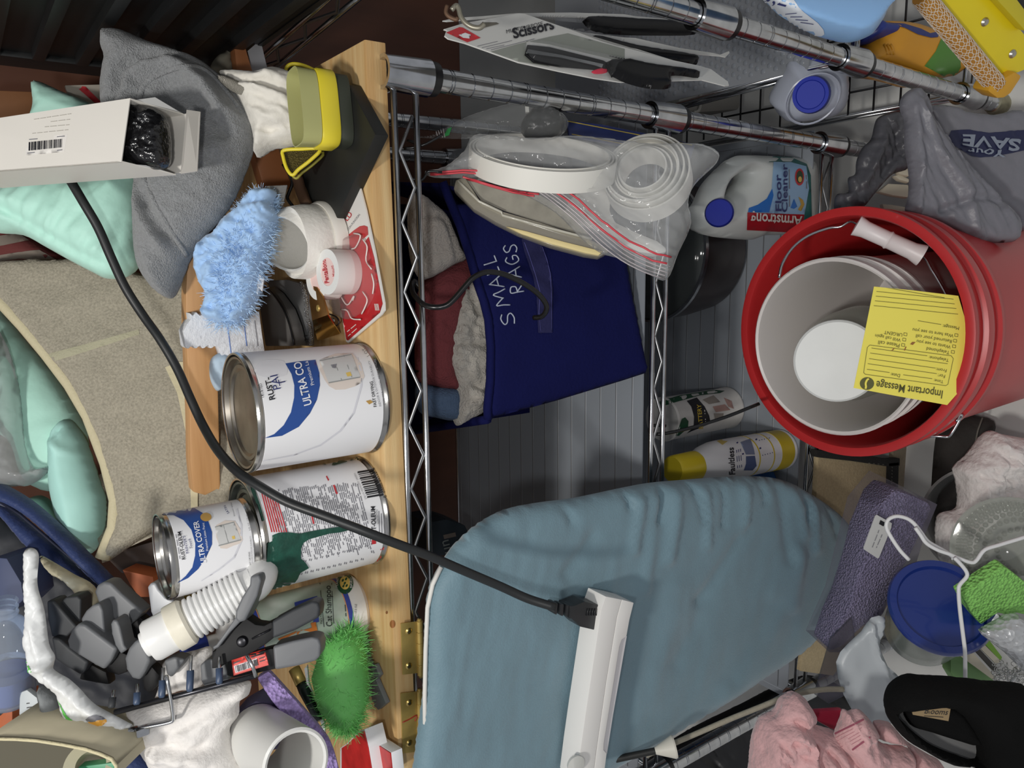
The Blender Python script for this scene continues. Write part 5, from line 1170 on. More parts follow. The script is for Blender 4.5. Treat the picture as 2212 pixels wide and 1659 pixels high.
puff('film', [(905, 297), (940, 292), (990, 262), (1060, 236), (1130, 222), (1180, 228), (1222, 252), (1226, 275), (1200, 300), (1140, 304), (1060, 300), (980, 300)], DP(0.80), 0.02, FILM('zip_film_thin', (225, 228, 228), 0.05, 0.1, spec=0.5), zbag2, 6, 0.02, wr=((0.004, 40, 12, -20, 2.7), (0.002, 10, 8, 30, 3.1)), back=0.1)
ext('green_zip', [(957, 296), (967, 278), (976, 274), (970, 292)], DP(0.785), 0.001, M('zip_green', (46, 142, 72), 0.4), zbag2)
for j in range(4): tube('zip_ridge', [PD(942 + 5 * j, 284 - 2 * j, 0.785), PD(946 + 5 * j, 297, 0.785)], 0.0006, zl, zbag2, 5)
bprt = thing('black_part', 'shiny black plastic part inside the green-striped zip bag', 'part')
puff('body', [(1125, 270), (1150, 235), (1190, 230), (1218, 255), (1210, 290), (1170, 299), (1135, 298)], DP(0.825), 0.015, M('part_black', (14, 14, 16), 0.3, bump=(80, 0.6), spec=0.3), bprt, 5, 0.012, wr=(0.004, 12, 10, 0, 1))
ext('grey_tab', [(1134, 224), (1142, 224), (1143, 242), (1135, 242)], DP(0.82), 0.004, M('tab_grey', (190, 190, 186), 0.4), bprt)
o = ext('dark_box', [(922, 1130), (965, 1122), (1004, 1135), (1012, 1150), (985, 1180), (975, 1200), (922, 1200)], YP(0.93), 0.06, M('box_dark', (30, 40, 48), 0.6), None, 0.001)
bx_ = thing('lettered_box', 'dark carton with pale lettering at the back of the middle shelf', 'box')
o.parent = bx_; o.name = 'carton'
text('un', (975, 1192), (968, 1165), [o], M('dull_letter', (120, 126, 124), 0.6), bx_, hs=1.0)
bars('pale_band', [strip((958, 1160), (984, 1154), 9)], [o], M('dull_band', (110, 100, 92), 0.6), bx_)
# ================================================================ ironing board
ib = thing('ironing_board', 'tabletop ironing board with grey-blue cover hung upright before the shelves', 'ironing board')
ibm = M('ironing_cover', (112, 140, 152), 0.6, var=(14, 0.1), bump=(500, 0.25), sheen=0.25)
ipl = YP(0.612)
out = [(916, 1740), (915, 1500), (917, 1400), (921, 1310), (932, 1262), (955, 1215), (990, 1170), (1035, 1130), (1085, 1102), (1150, 1087), (1240, 1075), (1330, 1056), (1400, 1043), (1480, 1036), (1560, 1030), (1640, 1029), (1700, 1040), (1760, 1072), (1812, 1110), (1845, 1150), (1858, 1195), (1852, 1235), (1825, 1295), (1780, 1355), (1740, 1400), (1690, 1436), (1600, 1495), (1520, 1545), (1440, 1592), (1370, 1632), (1310, 1670), (1240, 1740)]
fl = []
for (x0, y0, x1, y1, am, wd) in ((1330, 1058, 1340, 1090, -.004, 6), (1360, 1052, 1345, 1180, .004, 12), (1395, 1048, 1370, 1260, .003, 14), (1412, 1046, 1400, 1120, -.004, 6), (1440, 1042, 1420, 1200, .004, 11), (1475, 1042, 1500, 1120, -.003, 6), (1500, 1040, 1505, 1170, .003, 8), (1540, 1036, 1540, 1130, -.003, 6), (1590, 1034, 1582, 1140, .003, 8), (1585, 1140, 1490, 1290, -.003, 12), (1620, 1036, 1632, 1080, -.003, 5), (1660, 1036, 1680, 1200, -.003, 10), (1690, 1042, 1715, 1150, .003, 8), (1730, 1056, 1740, 1180, .003, 8), (1700, 1180, 1690, 1300, .003, 14), (1720, 1075, 1722, 1120, -.003, 5), (1760, 1080, 1790, 1150, -.003, 6), (1500, 1290, 1440, 1420, -.002, 20), (1690, 1200, 1560, 1480, .0025, 30), (1800, 1200, 1760, 1330, .002, 16), (1640, 1300, 1560, 1450, -.0025, 22), (1440, 1260, 1380, 1500, .002, 26), (1260, 1150, 1200, 1230, -.0025, 14), (1200, 1090, 1215, 1120, -.002, 8)):
    fl.append(([(x0, y0), ((x0 + x1) / 2 + 4, (y0 + y1) / 2), (x1, y1)], am * 1.7, wd))
ibc = puff('cover', out, ipl, 0.016, ibm, ib, 9, 0.022, wr=((0.0022, 34, 170, 12, 2.4), (0.0012, 14, 60, 8, 7.1)), folds=fl, back=0.9, sm=3)
tube('piping', [ipl.pt(*p) + Vector((0, -0.004, 0)) for p in ((914, 1660), (913, 1500), (915, 1400), (919, 1310), (930, 1260), (948, 1222))], 0.0022, M('piping_white', (222, 220, 214), 0.6), ib, 8)
# white bar-shaped device with its cord
pbk = thing('white_bar_lamp', 'slim white plastic bar plugged into a black cord, lying across the ironing board', 'lamp')
q = lambda p: Z(1150, 1259, p)
barp = Pl(ipl.p0 - Vector((0, 0.050, 0)), (0, -1, 0))
wpl = M('bar_white', (232, 230, 226), 0.35)
ext('back_shell', q([(658, 122), (802, 150), (758, 310), (660, 900), (575, 1500), (540, 1780), (395, 1780), (430, 1500), (480, 1150), (590, 420), (614, 248)]), barp, 0.028, wpl, pbk, 0.001)
ext('front_shell', q([(806, 151), (910, 178), (872, 330), (845, 480), (803, 508), (782, 570), (642, 1440), (640, 1500), (668, 1530), (636, 1780), (544, 1780), (579, 1500), (664, 900), (762, 310)]), barp, 0.028, wpl, pbk, 0.001)
ext('recess', q([(846, 478), (790, 500), (766, 570), (628, 1440), (626, 1508), (668, 1534), (720, 1200)]), Pl(barp.p0 + Vector((0, 0.005, 0)), (0, -1, 0)), 0.021, M('recess_white', (214, 212, 214), 0.4), pbk)
lathe('suction_foot', [(0, 0), (0.009, 0.0), (0.010, 0.004), (0, 0.006)], barp.pt(1241, 1648), (0, -1, 0.2), FILM('clear_rubber', (226, 226, 220), 0.6, 0.2), pbk, 24)
cordm = M('cord_black', (32, 34, 35), 0.42)
cord = thing('power_cord', 'black power cord running from behind the white carton to the white bar', 'cord')
cp_ = [(140, 372, .70), (152, 390, .70), (180, 437, .70), (212, 492, .705), (240, 556, .71), (270, 620, .715), (308, 680, .72), (345, 732, .72), (382, 795, .722), (410, 858, .72), (438, 918, .715), (470, 972, .69), (512, 1018, .665), (560, 1050, .655), (620, 1084, .652), (700, 1114, .650), (780, 1145, .652), (850, 1172, .66), (930, 1202, .675), (1000, 1232, .69), (1080, 1266, .705), (1140, 1293, .71), (1200, 1312, .71)]
tube('cable', [PD(*p) for p in cp_], 0.0042, cordm, cord, 12, False, 5)
P0 = Pl(barp.p0 + Vector((0, 0.006, 0)), (0, -1, 0))
ext('plug', q([(345, 210), (380, 205), (470, 168), (620, 205), (628, 250), (590, 432), (430, 395), (350, 320), (335, 325)]), P0, 0.02, M('plug_black', (36, 37, 39), 0.4), cord, 0.003)
for j in range(3):
    ext('relief_ring', q([(200 + j * 55, 180 + j * 10), (232 + j * 55, 182 + j * 10), (222 + j * 55, 292 + j * 13), (190 + j * 55, 275 + j * 13)]), Pl(P0.p0 + Vector((0, 0.002, 0)), (0, -1, 0)), 0.012, MC['plug_black'], cord, 0.0015)
for j in range(5):
    tube('grip_ridge', [P0.pt(*q([(495 + j * 22, 228)])[0]) + Vector((0, -0.0006, 0)), P0.pt(*q([(484 + j * 22, 292)])[0]) + Vector((0, -0.0006, 0))], 0.0006, MC['plug_black'], cord, 6)
# ================================================================ lowest shelf
ZS = 0.2848
fcj = thing('cleaner_jug', 'white floor cleaner jug with blue cap and looped handle on the lowest shelf', 'jug')
jm = M('jug_white', (214, 218, 214), 0.35, var=(10, 0.06))
jpl = YP(0.705)
jb = puff('jug', Z(1250, 350, [(1010, 470), (1040, 590), (1100, 640), (1200, 670), (1400, 690), (1560, 694), (1640, 660), (1900, 650), (2040, 640), (2090, 560), (2080, 300), (2070, 40), (2010, -30), (1860, -45), (1500, -60), (1360, -30), (1180, 150), (1120, 250), (1070, 360), (1020, 400)]), jpl, 0.036, jm, fcj, 7, 0.04, back=1.0,
          holes=[Z(1250, 350, [(1240, 345), (1260, 250), (1310, 170), (1400, 110), (1440, 95), (1435, 150), (1370, 250), (1290, 320)])])
lathe('cap', [(0, 0.0), (0.018, 0.0), (0.0185, 0.012), (0.0165, 0.018), (0, 0.0185)], jpl.pt(*Z(1250, 350, [(1120, 472)])[0]) + Vector((0, -0.030, 0.004)), Vector((0, -0.75, 1)), M('cap_blue', (24, 40, 150), 0.5, spec=0.2), fcj, 30)
jz = lambda p: Z(1250, 350, p)
decal('label_teal', jz([(1700, 5), (1740, -45), (1900, -40), (2040, 20), (2075, 120), (2085, 500), (2050, 620), (1880, 640), (2010, 600), (2020, 470), (2060, 240), (2040, 40), (1900, 5), (1760, 0)]), [jb], M('teal_label', (36, 104, 100), 0.35), fcj, 8, 0.0008)
l1_ = decal('label_blue', jz([(1512, 452), (1520, 415), (1600, 385), (1680, 330), (1725, 260), (1742, 3), (1900, 6), (2036, 42), (2058, 240), (2018, 468)]), [jb], M('label_sky', (150, 186, 220), 0.35), fcj, 7, 0.0010)
decal('label_deep_blue', jz([(1512, 452), (1520, 415), (1600, 385), (1680, 330), (1728, 240), (1740, 300), (1700, 450)]), [jb], M('label_deep', (30, 110, 196), 0.35), fcj, 6, 0.0013)
decal('label_red', jz([(1508, 454), (2016, 470), (2002, 600), (1880, 626), (1503, 606)]), [jb], M('label_crimson', (178, 34, 46), 0.35), fcj, 7, 0.0010)
text('Armstrong', *jz([(1990, 482), (1530, 462)]), [jb], MC['card_white'], fcj, hs=1.2, bold=0.02, off=0.003)
text('Floor', *jz([(1800, 440), (1798, 112)]), [jb], navyprint, fcj, hs=0.5, bold=0.02, off=0.003)
text('Cleaner', *jz([(1852, 448), (1854, 28)]), [jb], navyprint, fcj, hs=0.55, bold=0.02, off=0.003)
decal('seal_ring', circ(1725, 383, 10, 18), [jb], redp, fcj, 4, 0.0016)
decal('seal_disc', circ(1725, 383, 7, 13), [jb], M('seal_dark', (52, 74, 48), 0.5), fcj, 3, 0.002)
decal('seal_lemon', circ(1725, 388, 4, 6), [jb], MC['yellow_print'], fcj, 2, 0.0024)
decal('yellow_chair_mark', jz([(1960, 310), (2000, 340), (2015, 380), (1985, 440), (1955, 425), (1985, 380)]), [jb], M('mark_gold', (196, 158, 70), 0.5), fcj, 4, 0.0016)
decal('blue_chair_mark', jz([(1890, 410), (1920, 330), (1950, 400), (1920, 420)]), [jb], MC['label_deep'], fcj, 4, 0.0016)
bars('fine_print', [strip(jz([(1880, 240)])[0], jz([(1878, 70)])[0], 2), strip(jz([(1882, 400)])[0], jz([(1880, 300)])[0], 2), strip(jz([(2034, 240)])[0], jz([(2030, 120)])[0], 2)], [jb], greyink, fcj, 0.0016)
pot = thing('dark_pot', 'dark pot with a bright steel rim at the back of the lowest shelf', 'pot')
cpt = Pz(1555, 640, ZS)
cpt = Vector((0.012, 0.875, ZS))
lathe('pot', [(0, 0), (0.085, 0), (0.098, 0.01), (0.106, 0.06), (0.11, 0.115), (0.106, 0.115), (0.1, 0.06), (0.09, 0.014), (0, 0.01)], cpt, (0, 0, 1), M('pot_dark', (44, 32, 32), 0.25, var=(10, 0.4)), pot, 56)
lathe('steel_rim', [(0.109, 0.112), (0.1125, 0.113), (0.1125, 0.119), (0.109, 0.12), (0.109, 0.112)], cpt, (0, 0, 1), chrome, pot, 64)
lathe('glass_lid', [(0.108, 0.118), (0.095, 0.13), (0.05, 0.142), (0, 0.146), (0, 0.143), (0.05, 0.139), (0.094, 0.127), (0.107, 0.116), (0.108, 0.118)], cpt, (0, 0, 1), FILM('lid_glass', (90, 96, 96), 0.35, 0.06), pot, 48)
sgc = lambda p: Z(1300, 700, p)
bc_ = thing('label_canister', 'white and green canister with black and yellow label, standing behind the long hook', 'canister')
c1_ = Pz(1572, 880, ZS); r = 0.0335
cb_ = lathe('canister', [(0, 0), (r, 0), (r * 1.03, 0.002), (r * 1.03, 0.005), (r, 0.007), (r, 0.15), (r * 1.03, 0.152), (r, 0.156), (0, 0.156)], c1_, (0, 0, 1), M('canister_white', (214, 212, 208), 0.5, var=(60, 0.1)), bc_, 40)
decal('green_side', sgc([(495, 700), (700, 640), (1000, 590), (1100, 600), (1060, 620), (880, 640), (700, 690), (500, 750)]), [cb_], M('canister_green', (30, 78, 52), 0.5), bc_, 6, 0.0004)
decal('black_band', sgc([(760, 690), (850, 660), (920, 740), (960, 820), (975, 890), (800, 960), (760, 980), (820, 920), (825, 830), (800, 740)]), [cb_], ink, bc_, 5, 0.0005)
text('BATTERY', *sgc([(905, 935), (885, 720)]), [cb_], M('letter_yellow', (206, 178, 60), 0.5), bc_, hs=1.0, bold=0.01)
greek(*sgc([(930, 900), (918, 770)]), [cb_], MC['card_white'], bc_)
decal('green_logo', sgc([(690, 920), (715, 850), (745, 835), (775, 870), (770, 930), (690, 1000), (660, 1000)]), [cb_], MC['canister_green'], bc_, 4, 0.0005)
for i, q_ in enumerate(([(900, 680), (1000, 640), (1060, 700), (960, 720)], [(990, 740), (1100, 720), (1150, 770), (1020, 790)], [(1000, 800), (1090, 800), (1080, 850), (1010, 850)], [(1090, 660), (1160, 690), (1180, 760), (1130, 740)])):
    decal('picture_patch', sgc(q_), [cb_], (M('patch_grey', (150, 142, 134), 0.6), M('patch_pink', (186, 150, 140), 0.6))[i % 2], bc_, 5, 0.0006)
ss = thing('starch_can', 'white and yellow spray starch can with yellow cap, against the ironing board', 'spray can')
c2_ = Pz(1688, 970, ZS); top = YP(c2_.y).pt(1452, 1015); H_ = (top - c2_).length; axs = (top - c2_).normalized(); r = 0.031
sbd = lathe('can', [(0, 0), (r * 0.95, 0), (r, 0.003), (r, 0.006), (r * 0.97, 0.008), (r * 0.97, H_ * 0.60), (r * 0.95, H_ * 0.66), (r * 0.82, H_ * 0.74), (r * 0.62, H_ * 0.80), (r * 0.55, H_ * 0.82), (0, H_ * 0.82)], c2_, axs, M('starch_white', (218, 218, 220), 0.35), ss, 44)
lathe('yellow_base', [(r * 0.971, 0.009), (r * 0.985, 0.009), (r * 0.985, 0.04), (r * 0.971, 0.04), (r * 0.971, 0.009)], c2_, axs, M('starch_yellow', (206, 182, 42), 0.4), ss, 44)
lathe('cap', [(r * 0.5, H_ * 0.80), (r * 0.66, H_ * 0.81), (r * 0.68, H_ * 0.83), (r * 0.64, H_ * 0.985), (r * 0.58, H_), (0, H_)], c2_, axs, M('cap_yellow', (214, 192, 44), 0.35), ss, 32, fn=lambda r_, h, t: (r_ * (1 + 0.01 * math.cos(t * 24)), h))
for h0 in (0.058, 0.092): lathe('yellow_ring', [(r * 0.971, h0), (r * 0.98, h0), (r * 0.98, h0 + 0.0025), (r * 0.971, h0 + 0.0025), (r * 0.971, h0)], c2_, axs, MC['starch_yellow'], ss, 44)
text('Faultless', *sgc([(1192, 1345), (1178, 1108)]), [sbd], ink, ss, hs=1.05, bold=0.02)
decal('blue_picture', sgc([(1290, 1185), (1370, 1180), (1385, 1270), (1350, 1310), (1270, 1310), (1290, 1250)]), [sbd], M('picture_blue', (70, 86, 128), 0.5), ss, 5, 0.0005)
decal('grey_picture', sgc([(1240, 1060), (1330, 1030), (1360, 1120), (1370, 1170), (1290, 1170)]), [sbd], M('picture_grey', (120, 130, 156), 0.5), ss, 5, 0.0005)
decal('yellow_patch', sgc([(1030, 1050), (1120, 1020), (1130, 1050), (1080, 1085)]), [sbd], M('patch_yellow', (200, 176, 90), 0.5), ss, 5, 0.0005)
bars('fine_print', [strip(sgc([(1215 + i * 18, 1290 - i * 4)])[0], sgc([(1205 + i * 18, 1130 - i * 5)])[0], 1.5) for i in range(3)] + [strip(sgc([(1210, 1060)])[0], sgc([(1265, 1170)])[0], 4), strip(sgc([(1380, 1030)])[0], sgc([(1420, 1120)])[0], 4)] + [strip(sgc([(1440 + i * 22, 1180 - i * 6)])[0], sgc([(1410 + i * 22, 1040 - i * 5)])[0], 1.5) for i in range(5)], [sbd], navyprint, ss, 0.0006)
o = lathe('dish_cover', [(0, 0), (0.075, 0), (0.078, 0.003), (0.078, 0.012), (0.07, 0.014), (0.068, 0.008), (0, 0.008)], Pz(1600, 1060, ZS + 0.003), (0, 0, 1), M('lid_blue', (36, 84, 146), 0.4), None, 48)
tag(o, 'blue plastic lid lying flat behind the ironing board top edge', 'lid')
o = tube('long_hook', [PD(*p, d) for p, d in (((1438, 920), 1.01), ((1412, 919), 1.005), ((1403, 927), 1.0), ((1408, 937), 0.985), ((1440, 936), 0.98), ((1500, 922), 0.98), ((1570, 900), 0.98), ((1640, 872), 0.985))], 0.0022, hk, None, 8, False, 3)
tag(o, 'long black wire hook over the middle rail pointing to the bucket', 'hook')
# ================================================================ right-hand shelving goods
e3 = lambda p: Z(850, 0, p); e4 = lambda p: Z(1300, 0, p); e12 = lambda p: Z(1712, 0, p)
cardw = M('pack_card', (206, 206, 202), 0.4)
smoke = M('smoked_black', (16, 16, 18), 0.3, spec=0.25)
hkp = M('dull_hook', (150, 146, 132), 0.4, 0.6)
def scissors(label, out, pl, blister, handle, red, detail):
    t = thing('scissors_pack', label, 'scissors pack', 'scissors packs on the hook')
    c = ext('backing_card', out, pl, 0.0012, cardw, t, 0.0)
    P = lambda d: Pl(pl.p0 + pl.n * d, pl.n)
    puff('handle_loops', handle, P(0.003), 0.007, smoke, t, 5, 0.006, sm=3, back=0.3)
    puff('blade_blister', blister, P(0.002), 0.008, FILM('blister_clear', (190, 192, 194), 0.04, 0.06, spec=0.4), t, 5, 0.006, sm=2, back=0.1)
    if red: puff('red_button', red, P(0.006), 0.003, M('button_red', (188, 48, 70), 0.3), t, 4, 0.003, back=0.2)
    return t, c, P
pl1 = P3((1000, 70, 0.66), (1130, 30, 0.705), (1560, 150, 0.80))
sc1, c1, Pf = scissors('front scissors pack with white card, red corner and black lettering, on a hook', e3([(470, 285), (660, 205), (1120, 120), (1180, 125), (1600, 270), (2070, 430)]) + e4([(0, 370), (320, 440), (640, 540), (880, 590), (980, 620), (1060, 680), (1130, 730), (1140, 765), (1105, 768), (900, 715)]) + e3([(2040, 735), (1800, 700), (1500, 640), (1120, 557), (850, 460), (640, 385), (490, 345), (458, 320)]), pl1,
    e3([(1175, 440), (1200, 380), (1400, 400), (1700, 470), (2070, 560), (1960, 700), (1500, 600), (1300, 560), (1220, 520)]),
    e3([(1900, 560), (2070, 545)]) + e4([(60, 500), (400, 580), (700, 620), (850, 650), (860, 700), (700, 680), (600, 690), (620, 770), (560, 800), (380, 790), (200, 740), (100, 690)]) + e3([(1950, 690)]),
    e3([(1775, 640), (1840, 615), (1900, 620), (1922, 640), (1880, 660), (1800, 662)]), True)
T1_ = [c1]
decal('red_corner', e3([(470, 295), (590, 245), (620, 250), (780, 342), (660, 382)]), T1_, redp, sc1, 5, 0.0004)
decal('corner_mark', e3([(580, 320), (640, 300), (690, 318), (676, 352), (620, 345)]), T1_, white, sc1, 3, 0.0008)
decal('hang_slot', e3([(770, 262), (760, 248), (800, 205), (920, 205), (945, 218), (860, 240)]), T1_, M('slot_dark', (110, 106, 96), 0.7), sc1, 4, 0.0006)
text('MULTIPURPOSE', *e3([(1012, 306), (1338, 232)]), T1_, ink, sc1, hs=1.0)
text('Scissors', *e3([(1075, 350), (1440, 262)]), T1_, ink, sc1, hs=1.1, bold=0.03)
for i, (xa, ya, xb, yb2) in enumerate(((750, 418, 930, 375), (790, 432, 1060, 368), (830, 442, 990, 408), (870, 452, 1260, 352))):
    bars('fine_print', [strip(e3([(xa, ya)])[0], e3([(xb, yb2)])[0], 1.3)], T1_, greyink, sc1, 0.0006)
decal('grey_window', e3([(870, 465), (1100, 400), (1400, 330), (1560, 300), (2070, 440), (2070, 560), (1400, 400), (1190, 370), (1180, 480), (1400, 600), (1120, 552)]), T1_, M('window_grey', (142, 146, 138), 0.4), sc1, 8, 0.0003)
ext('black_sheath', e3([(1180, 480), (1200, 400), (1400, 420), (1880, 540), (1980, 600), (1880, 620), (1500, 590), (1260, 550)]), Pf(0.003), 0.002, smoke, sc1, 0.0004)
ext('steel_blade', e3([(1190, 465), (1205, 440), (1500, 490), (1880, 575), (1870, 600), (1500, 515), (1200, 475)]), Pf(0.0045), 0.0012, M('blade', (190, 192, 194), 0.2, 1.0), sc1)
pl2 = Pl(pl1.p0 - pl1.n * 0.014, pl1.n)
scissors('middle scissors pack, edge of its card turned to the viewer', e3([(450, 262), (640, 205), (1100, 125), (1300, 180), (1700, 290), (2070, 335)]) + e4([(300, 340), (700, 430), (1000, 475), (1060, 490), (1140, 458), (1145, 475), (1110, 510), (1060, 500), (700, 470), (300, 400)]) + e3([(1700, 330), (1200, 230), (800, 260), (480, 272)]), pl2,
    e3([(1500, 250), (1900, 330), (2070, 370), (1900, 380), (1600, 300)]), e4([(-100, 330), (300, 420), (800, 500), (860, 540), (800, 590), (400, 560), (0, 480)]), None, False)
pl3 = Pl(pl1.p0 - pl1.n * 0.030, pl1.n)
scissors('rear scissors pack with a long black sheath, behind the other two', e3([(440, 185), (560, 160), (800, 145), (1100, 118), (1600, 112), (2070, 128)]) + e4([(300, 145), (600, 170), (830, 195), (830, 215), (500, 190), (100, 165)]) + e3([(1600, 150), (1100, 140), (700, 170), (480, 190)]), pl3,
    e3([(1300, 150), (1800, 180), (2070, 200), (1900, 215), (1500, 190)]), e4([(-150, 165), (300, 180), (800, 210), (850, 230), (830, 310), (500, 320), (100, 310), (-100, 270)]), e3([(1790, 190), (1850, 180), (1910, 190), (1860, 205)]), False)
hook_ = tube('hang_hook', [PD(*p, 0.64) for p in e3([(520, 90), (560, 50), (585, 80), (600, 140), (640, 200), (700, 240), (770, 250), (815, 215)])], 0.0022, hkp, None, 8, False, 4)
tag(hook_, 'pale curled hook carrying the three scissors packs', 'hook')
o = tube('rust_hook', [PD(*p, 0.645) for p in e3([(480, 50), (470, 110), (500, 150), (560, 175), (575, 160)])], 0.0018, M('rusty', (110, 84, 66), 0.6, 0.4), None, 8, False, 4)
tag(o, 'rust-coloured hook beside the pale one above the scissors packs', 'hook')
# big blue detergent jug
dj = thing('detergent_jug', 'large translucent blue detergent jug with white oval label, top of the picture', 'jug')
bj = M('jug_blue', (142, 184, 228), 0.3, sss=0.2)
jl = P3((1700, 20, 0.72), (1850, 20, 0.73), (1800, 80, 0.745))
jb2 = puff('jug', e12([(-300, -200), (900, -200), (830, -60), (775, 0), (740, 80), (690, 160), (640, 230), (600, 270), (520, 310), (450, 335), (360, 345), (250, 320), (120, 280), (-20, 200), (-200, 60)]), jl, 0.06, bj, dj, 7, 0.05, back=1.0, sm=3)
lb = decal('oval_label', e12([(-430, -100), (-400, 40), (-250, 170), (-100, 240), (60, 290), (200, 315), (262, 318), (288, 300), (280, 260), (230, 200), (140, 130), (60, 70), (-20, -30), (-60, -120)]), [jb2], M('label_mist', (218, 224, 232), 0.4), dj, 7, 0.0008)
bars('fine_print', [strip(e12([(-60 + i * 45, 120 + i * 24)])[0], e12([(40 + i * 50, 110 + i * 33)])[0], 1.5) for i in range(4)] + [strip(e12([(165, 278)])[0], e12([(218, 292)])[0], 3)], [lb], navyprint, dj, 0.001)
text('5,L', *e4([(1440, 0), (1650, 55)]), [lb], navyprint, dj)
# orange bottle with blue trigger and green base
ob = thing('orange_bottle', 'orange cleaner bottle with blue cap and green base on the right-hand wire grid', 'bottle')
ol = P3((1870, 60, 1.04), (2070, 120, 1.1), (1900, 150, 1.05))
obm = M('bottle_orange', (216, 152, 40), 0.35, var=(20, 0.1))
obb = puff('bottle', e12([(640, 390), (720, 230), (800, 212), (880, 215), (1000, 230), (1130, 270), (1250, 320), (1330, 350), (1500, 520), (1500, 600), (1470, 670), (1380, 690), (1100, 770), (960, 740), (800, 700), (640, 680), (560, 640), (535, 600)]), ol, 0.04, obm, ob, 7, 0.035, back=1.0, sm=3)
decal('green_base', e12([(1330, 345), (1500, 520), (1505, 600), (1470, 670), (1380, 695), (1180, 590), (1280, 460)]), [obb], M('base_green', (84, 138, 54), 0.4), ob, 6, 0.0007)
decal('blue_swirl', e12([(800, 212), (860, 205), (1000, 215), (1150, 260), (1230, 300), (1270, 292), (1285, 262), (1310, 290), (1300, 335), (1240, 340), (1120, 310), (1000, 250), (880, 222)]), [obb], M('swirl_blue', (36, 48, 118), 0.35), ob, 5, 0.0007)
puff('blue_cap', e12([(598, 250), (640, 205), (700, 200), (740, 225), (840, 240), (876, 265), (872, 340), (830, 380), (720, 385), (650, 395), (605, 365)]), Pl(ol.p0 + ol.n * 0.01, ol.n), 0.03, M('trigger_blue', (38, 54, 132), 0.35), ob, 5, 0.018, back=1.0)
for i in range(3): tube('grip_fold', [p for p in [hit([obb], *e12([(820 + i * 28 + dx, yy)])[0], 0.0002) for yy, dx in ((400, 0), (440, 22), (490, 30))] if p], 0.0016, obm, ob, 6)
# translucent jug with blue cap, behind the rail
tj = thing('translucent_jug', 'translucent white jug with round blue cap behind the right-hand wire rail', 'jug')
ct_ = Pz(1752, 225, 0.10)
tl_ = P3((1740, 160, 0.98), (1830, 200, 1.0), (1700, 250, 1.02))
puff('jug', e4([(1505, 910), (1560, 800), (1640, 660), (1700, 560), (1900, 520), (2070, 520), (2180, 600), (2200, 760), (2170, 900), (2070, 1000), (1900, 1040), (1700, 1065), (1600, 1040), (1540, 960)]), tl_, 0.05, M('jug_clear', (182, 188, 202), 0.3, trans=0.15), tj, 7, 0.06, back=1.0, sm=4)
lathe('cap', [(0.0, 0.0), (0.021, 0.0), (0.0225, 0.003), (0.021, 0.018), (0.017, 0.0185), (0.016, 0.0165), (0, 0.0165)], tl_.pt(*e4([(1790, 715)])[0]) + tl_.n * 0.042, (CAM - tl_.pt(1730, 170)).normalized() + Vector((0, 0, 0.2)), M('cap_royal', (34, 50, 160), 0.5, spec=0.2), tj, 32)
lathe('shoulder_ring', [(0.033, 0), (0.0345, 0.001), (0.033, 0.002), (0.0315, 0.001), (0.033, 0)], tl_.pt(*e4([(1800, 760)])[0]) + tl_.n * 0.040, tl_.n, M('jug_clear', (182, 188, 202), 0.3), tj, 36)
gtb = thing('grey_tub', 'small grey plastic tub behind the chrome post collar', 'tub')
ext('tub', e4([(700, 870), (870, 845), (1240, 770), (1245, 950), (1220, 985), (880, 1010), (660, 990)]), YP(0.95), 0.06, M('tub_grey', (136, 134, 128), 0.45), gtb, 0.006)
tube('tub_rim', [YP(0.948).pt(*p) for p in e4([(885, 850), (878, 960), (860, 1000), (820, 1010)])], 0.003, M('tub_rim', (170, 168, 160), 0.4), gtb, 8, False, 3)
# yellow mesh-sided tool
yt = thing('drywall_sponge_tool', 'yellow plastic tool with mesh-covered roll and rivets, top right corner', 'tool')
yl = P3((2000, 0, 0.82), (2190, 190, 0.90), (2212, 40, 0.86))
ypl = M('tool_yellow', (238, 216, 30), 0.35, var=(20, 0.06))
ybody = ext('body', e12([(1240, -80), (1760, -80), (2100, 330), (2100, 620), (2000, 660), (1920, 720), (1890, 700), (1600, 360), (1350, 40)]), yl, 0.012, ypl, yt, 0.002)
ext('raised_rail', e12([(1760, -80), (1960, -80), (2110, 120), (2110, 280), (2070, 260)]), Pl(yl.p0 + yl.n * 0.012, yl.n), 0.012, M('rail_yellow', (206, 190, 44), 0.4), yt, 0.002)
ra, rb_ = yl.pt(*e12([(1130, -40)])[0]) + yl.n * 0.004, yl.pt(*e12([(1800, 760)])[0]) + yl.n * 0.004
rad = (yl.pt(*e12([(1530, 330)])[0]) - yl.pt(*e12([(1390, 440)])[0])).length * 0.5
lathe('foam_roll', [(0, 0), (rad * 0.95, 0.0), (rad, 0.002), (rad, (rb_ - ra).length), (0, (rb_ - ra).length)], ra, rb_ - ra, M('foam_brown', (176, 122, 44), 0.8), yt, 28)
ax_ = (rb_ - ra).normalized(); uu, vv, _ = frame(ax_); Lr = (rb_ - ra).length
netv = []; netf = []
for s_ in (1, -1):
    for k in range(14):
        pts = []
        for i in range(64):
            tt = i / 63; an = 2 * math.pi * k / 14 + s_ * tt * 11.0 + 0.12 * math.sin(i * 1.6) * s_
            pts.append(ra + ax_ * (tt * Lr) + (uu * math.cos(an) + vv * math.sin(an)) * (rad * 1.02))
        v_, f_ = tube_vf(pts, 0.00042, 4, False, len(netv)); netv += v_; netf += f_
nt_ = mesh('net', netv, netf, M('net_white', (226, 214, 196), 0.6), yt); nt_['kind'] = 'stuff'
ext('end_cap', e12([(1750, 820), (1790, 740), (1900, 700), (2000, 640), (2065, 680), (1960, 840), (1900, 880), (1840, 885)]), Pl(yl.p0 + yl.n * 0.012, yl.n), 0.026, M('cap_amber', (212, 158, 44), 0.45), yt, 0.004)
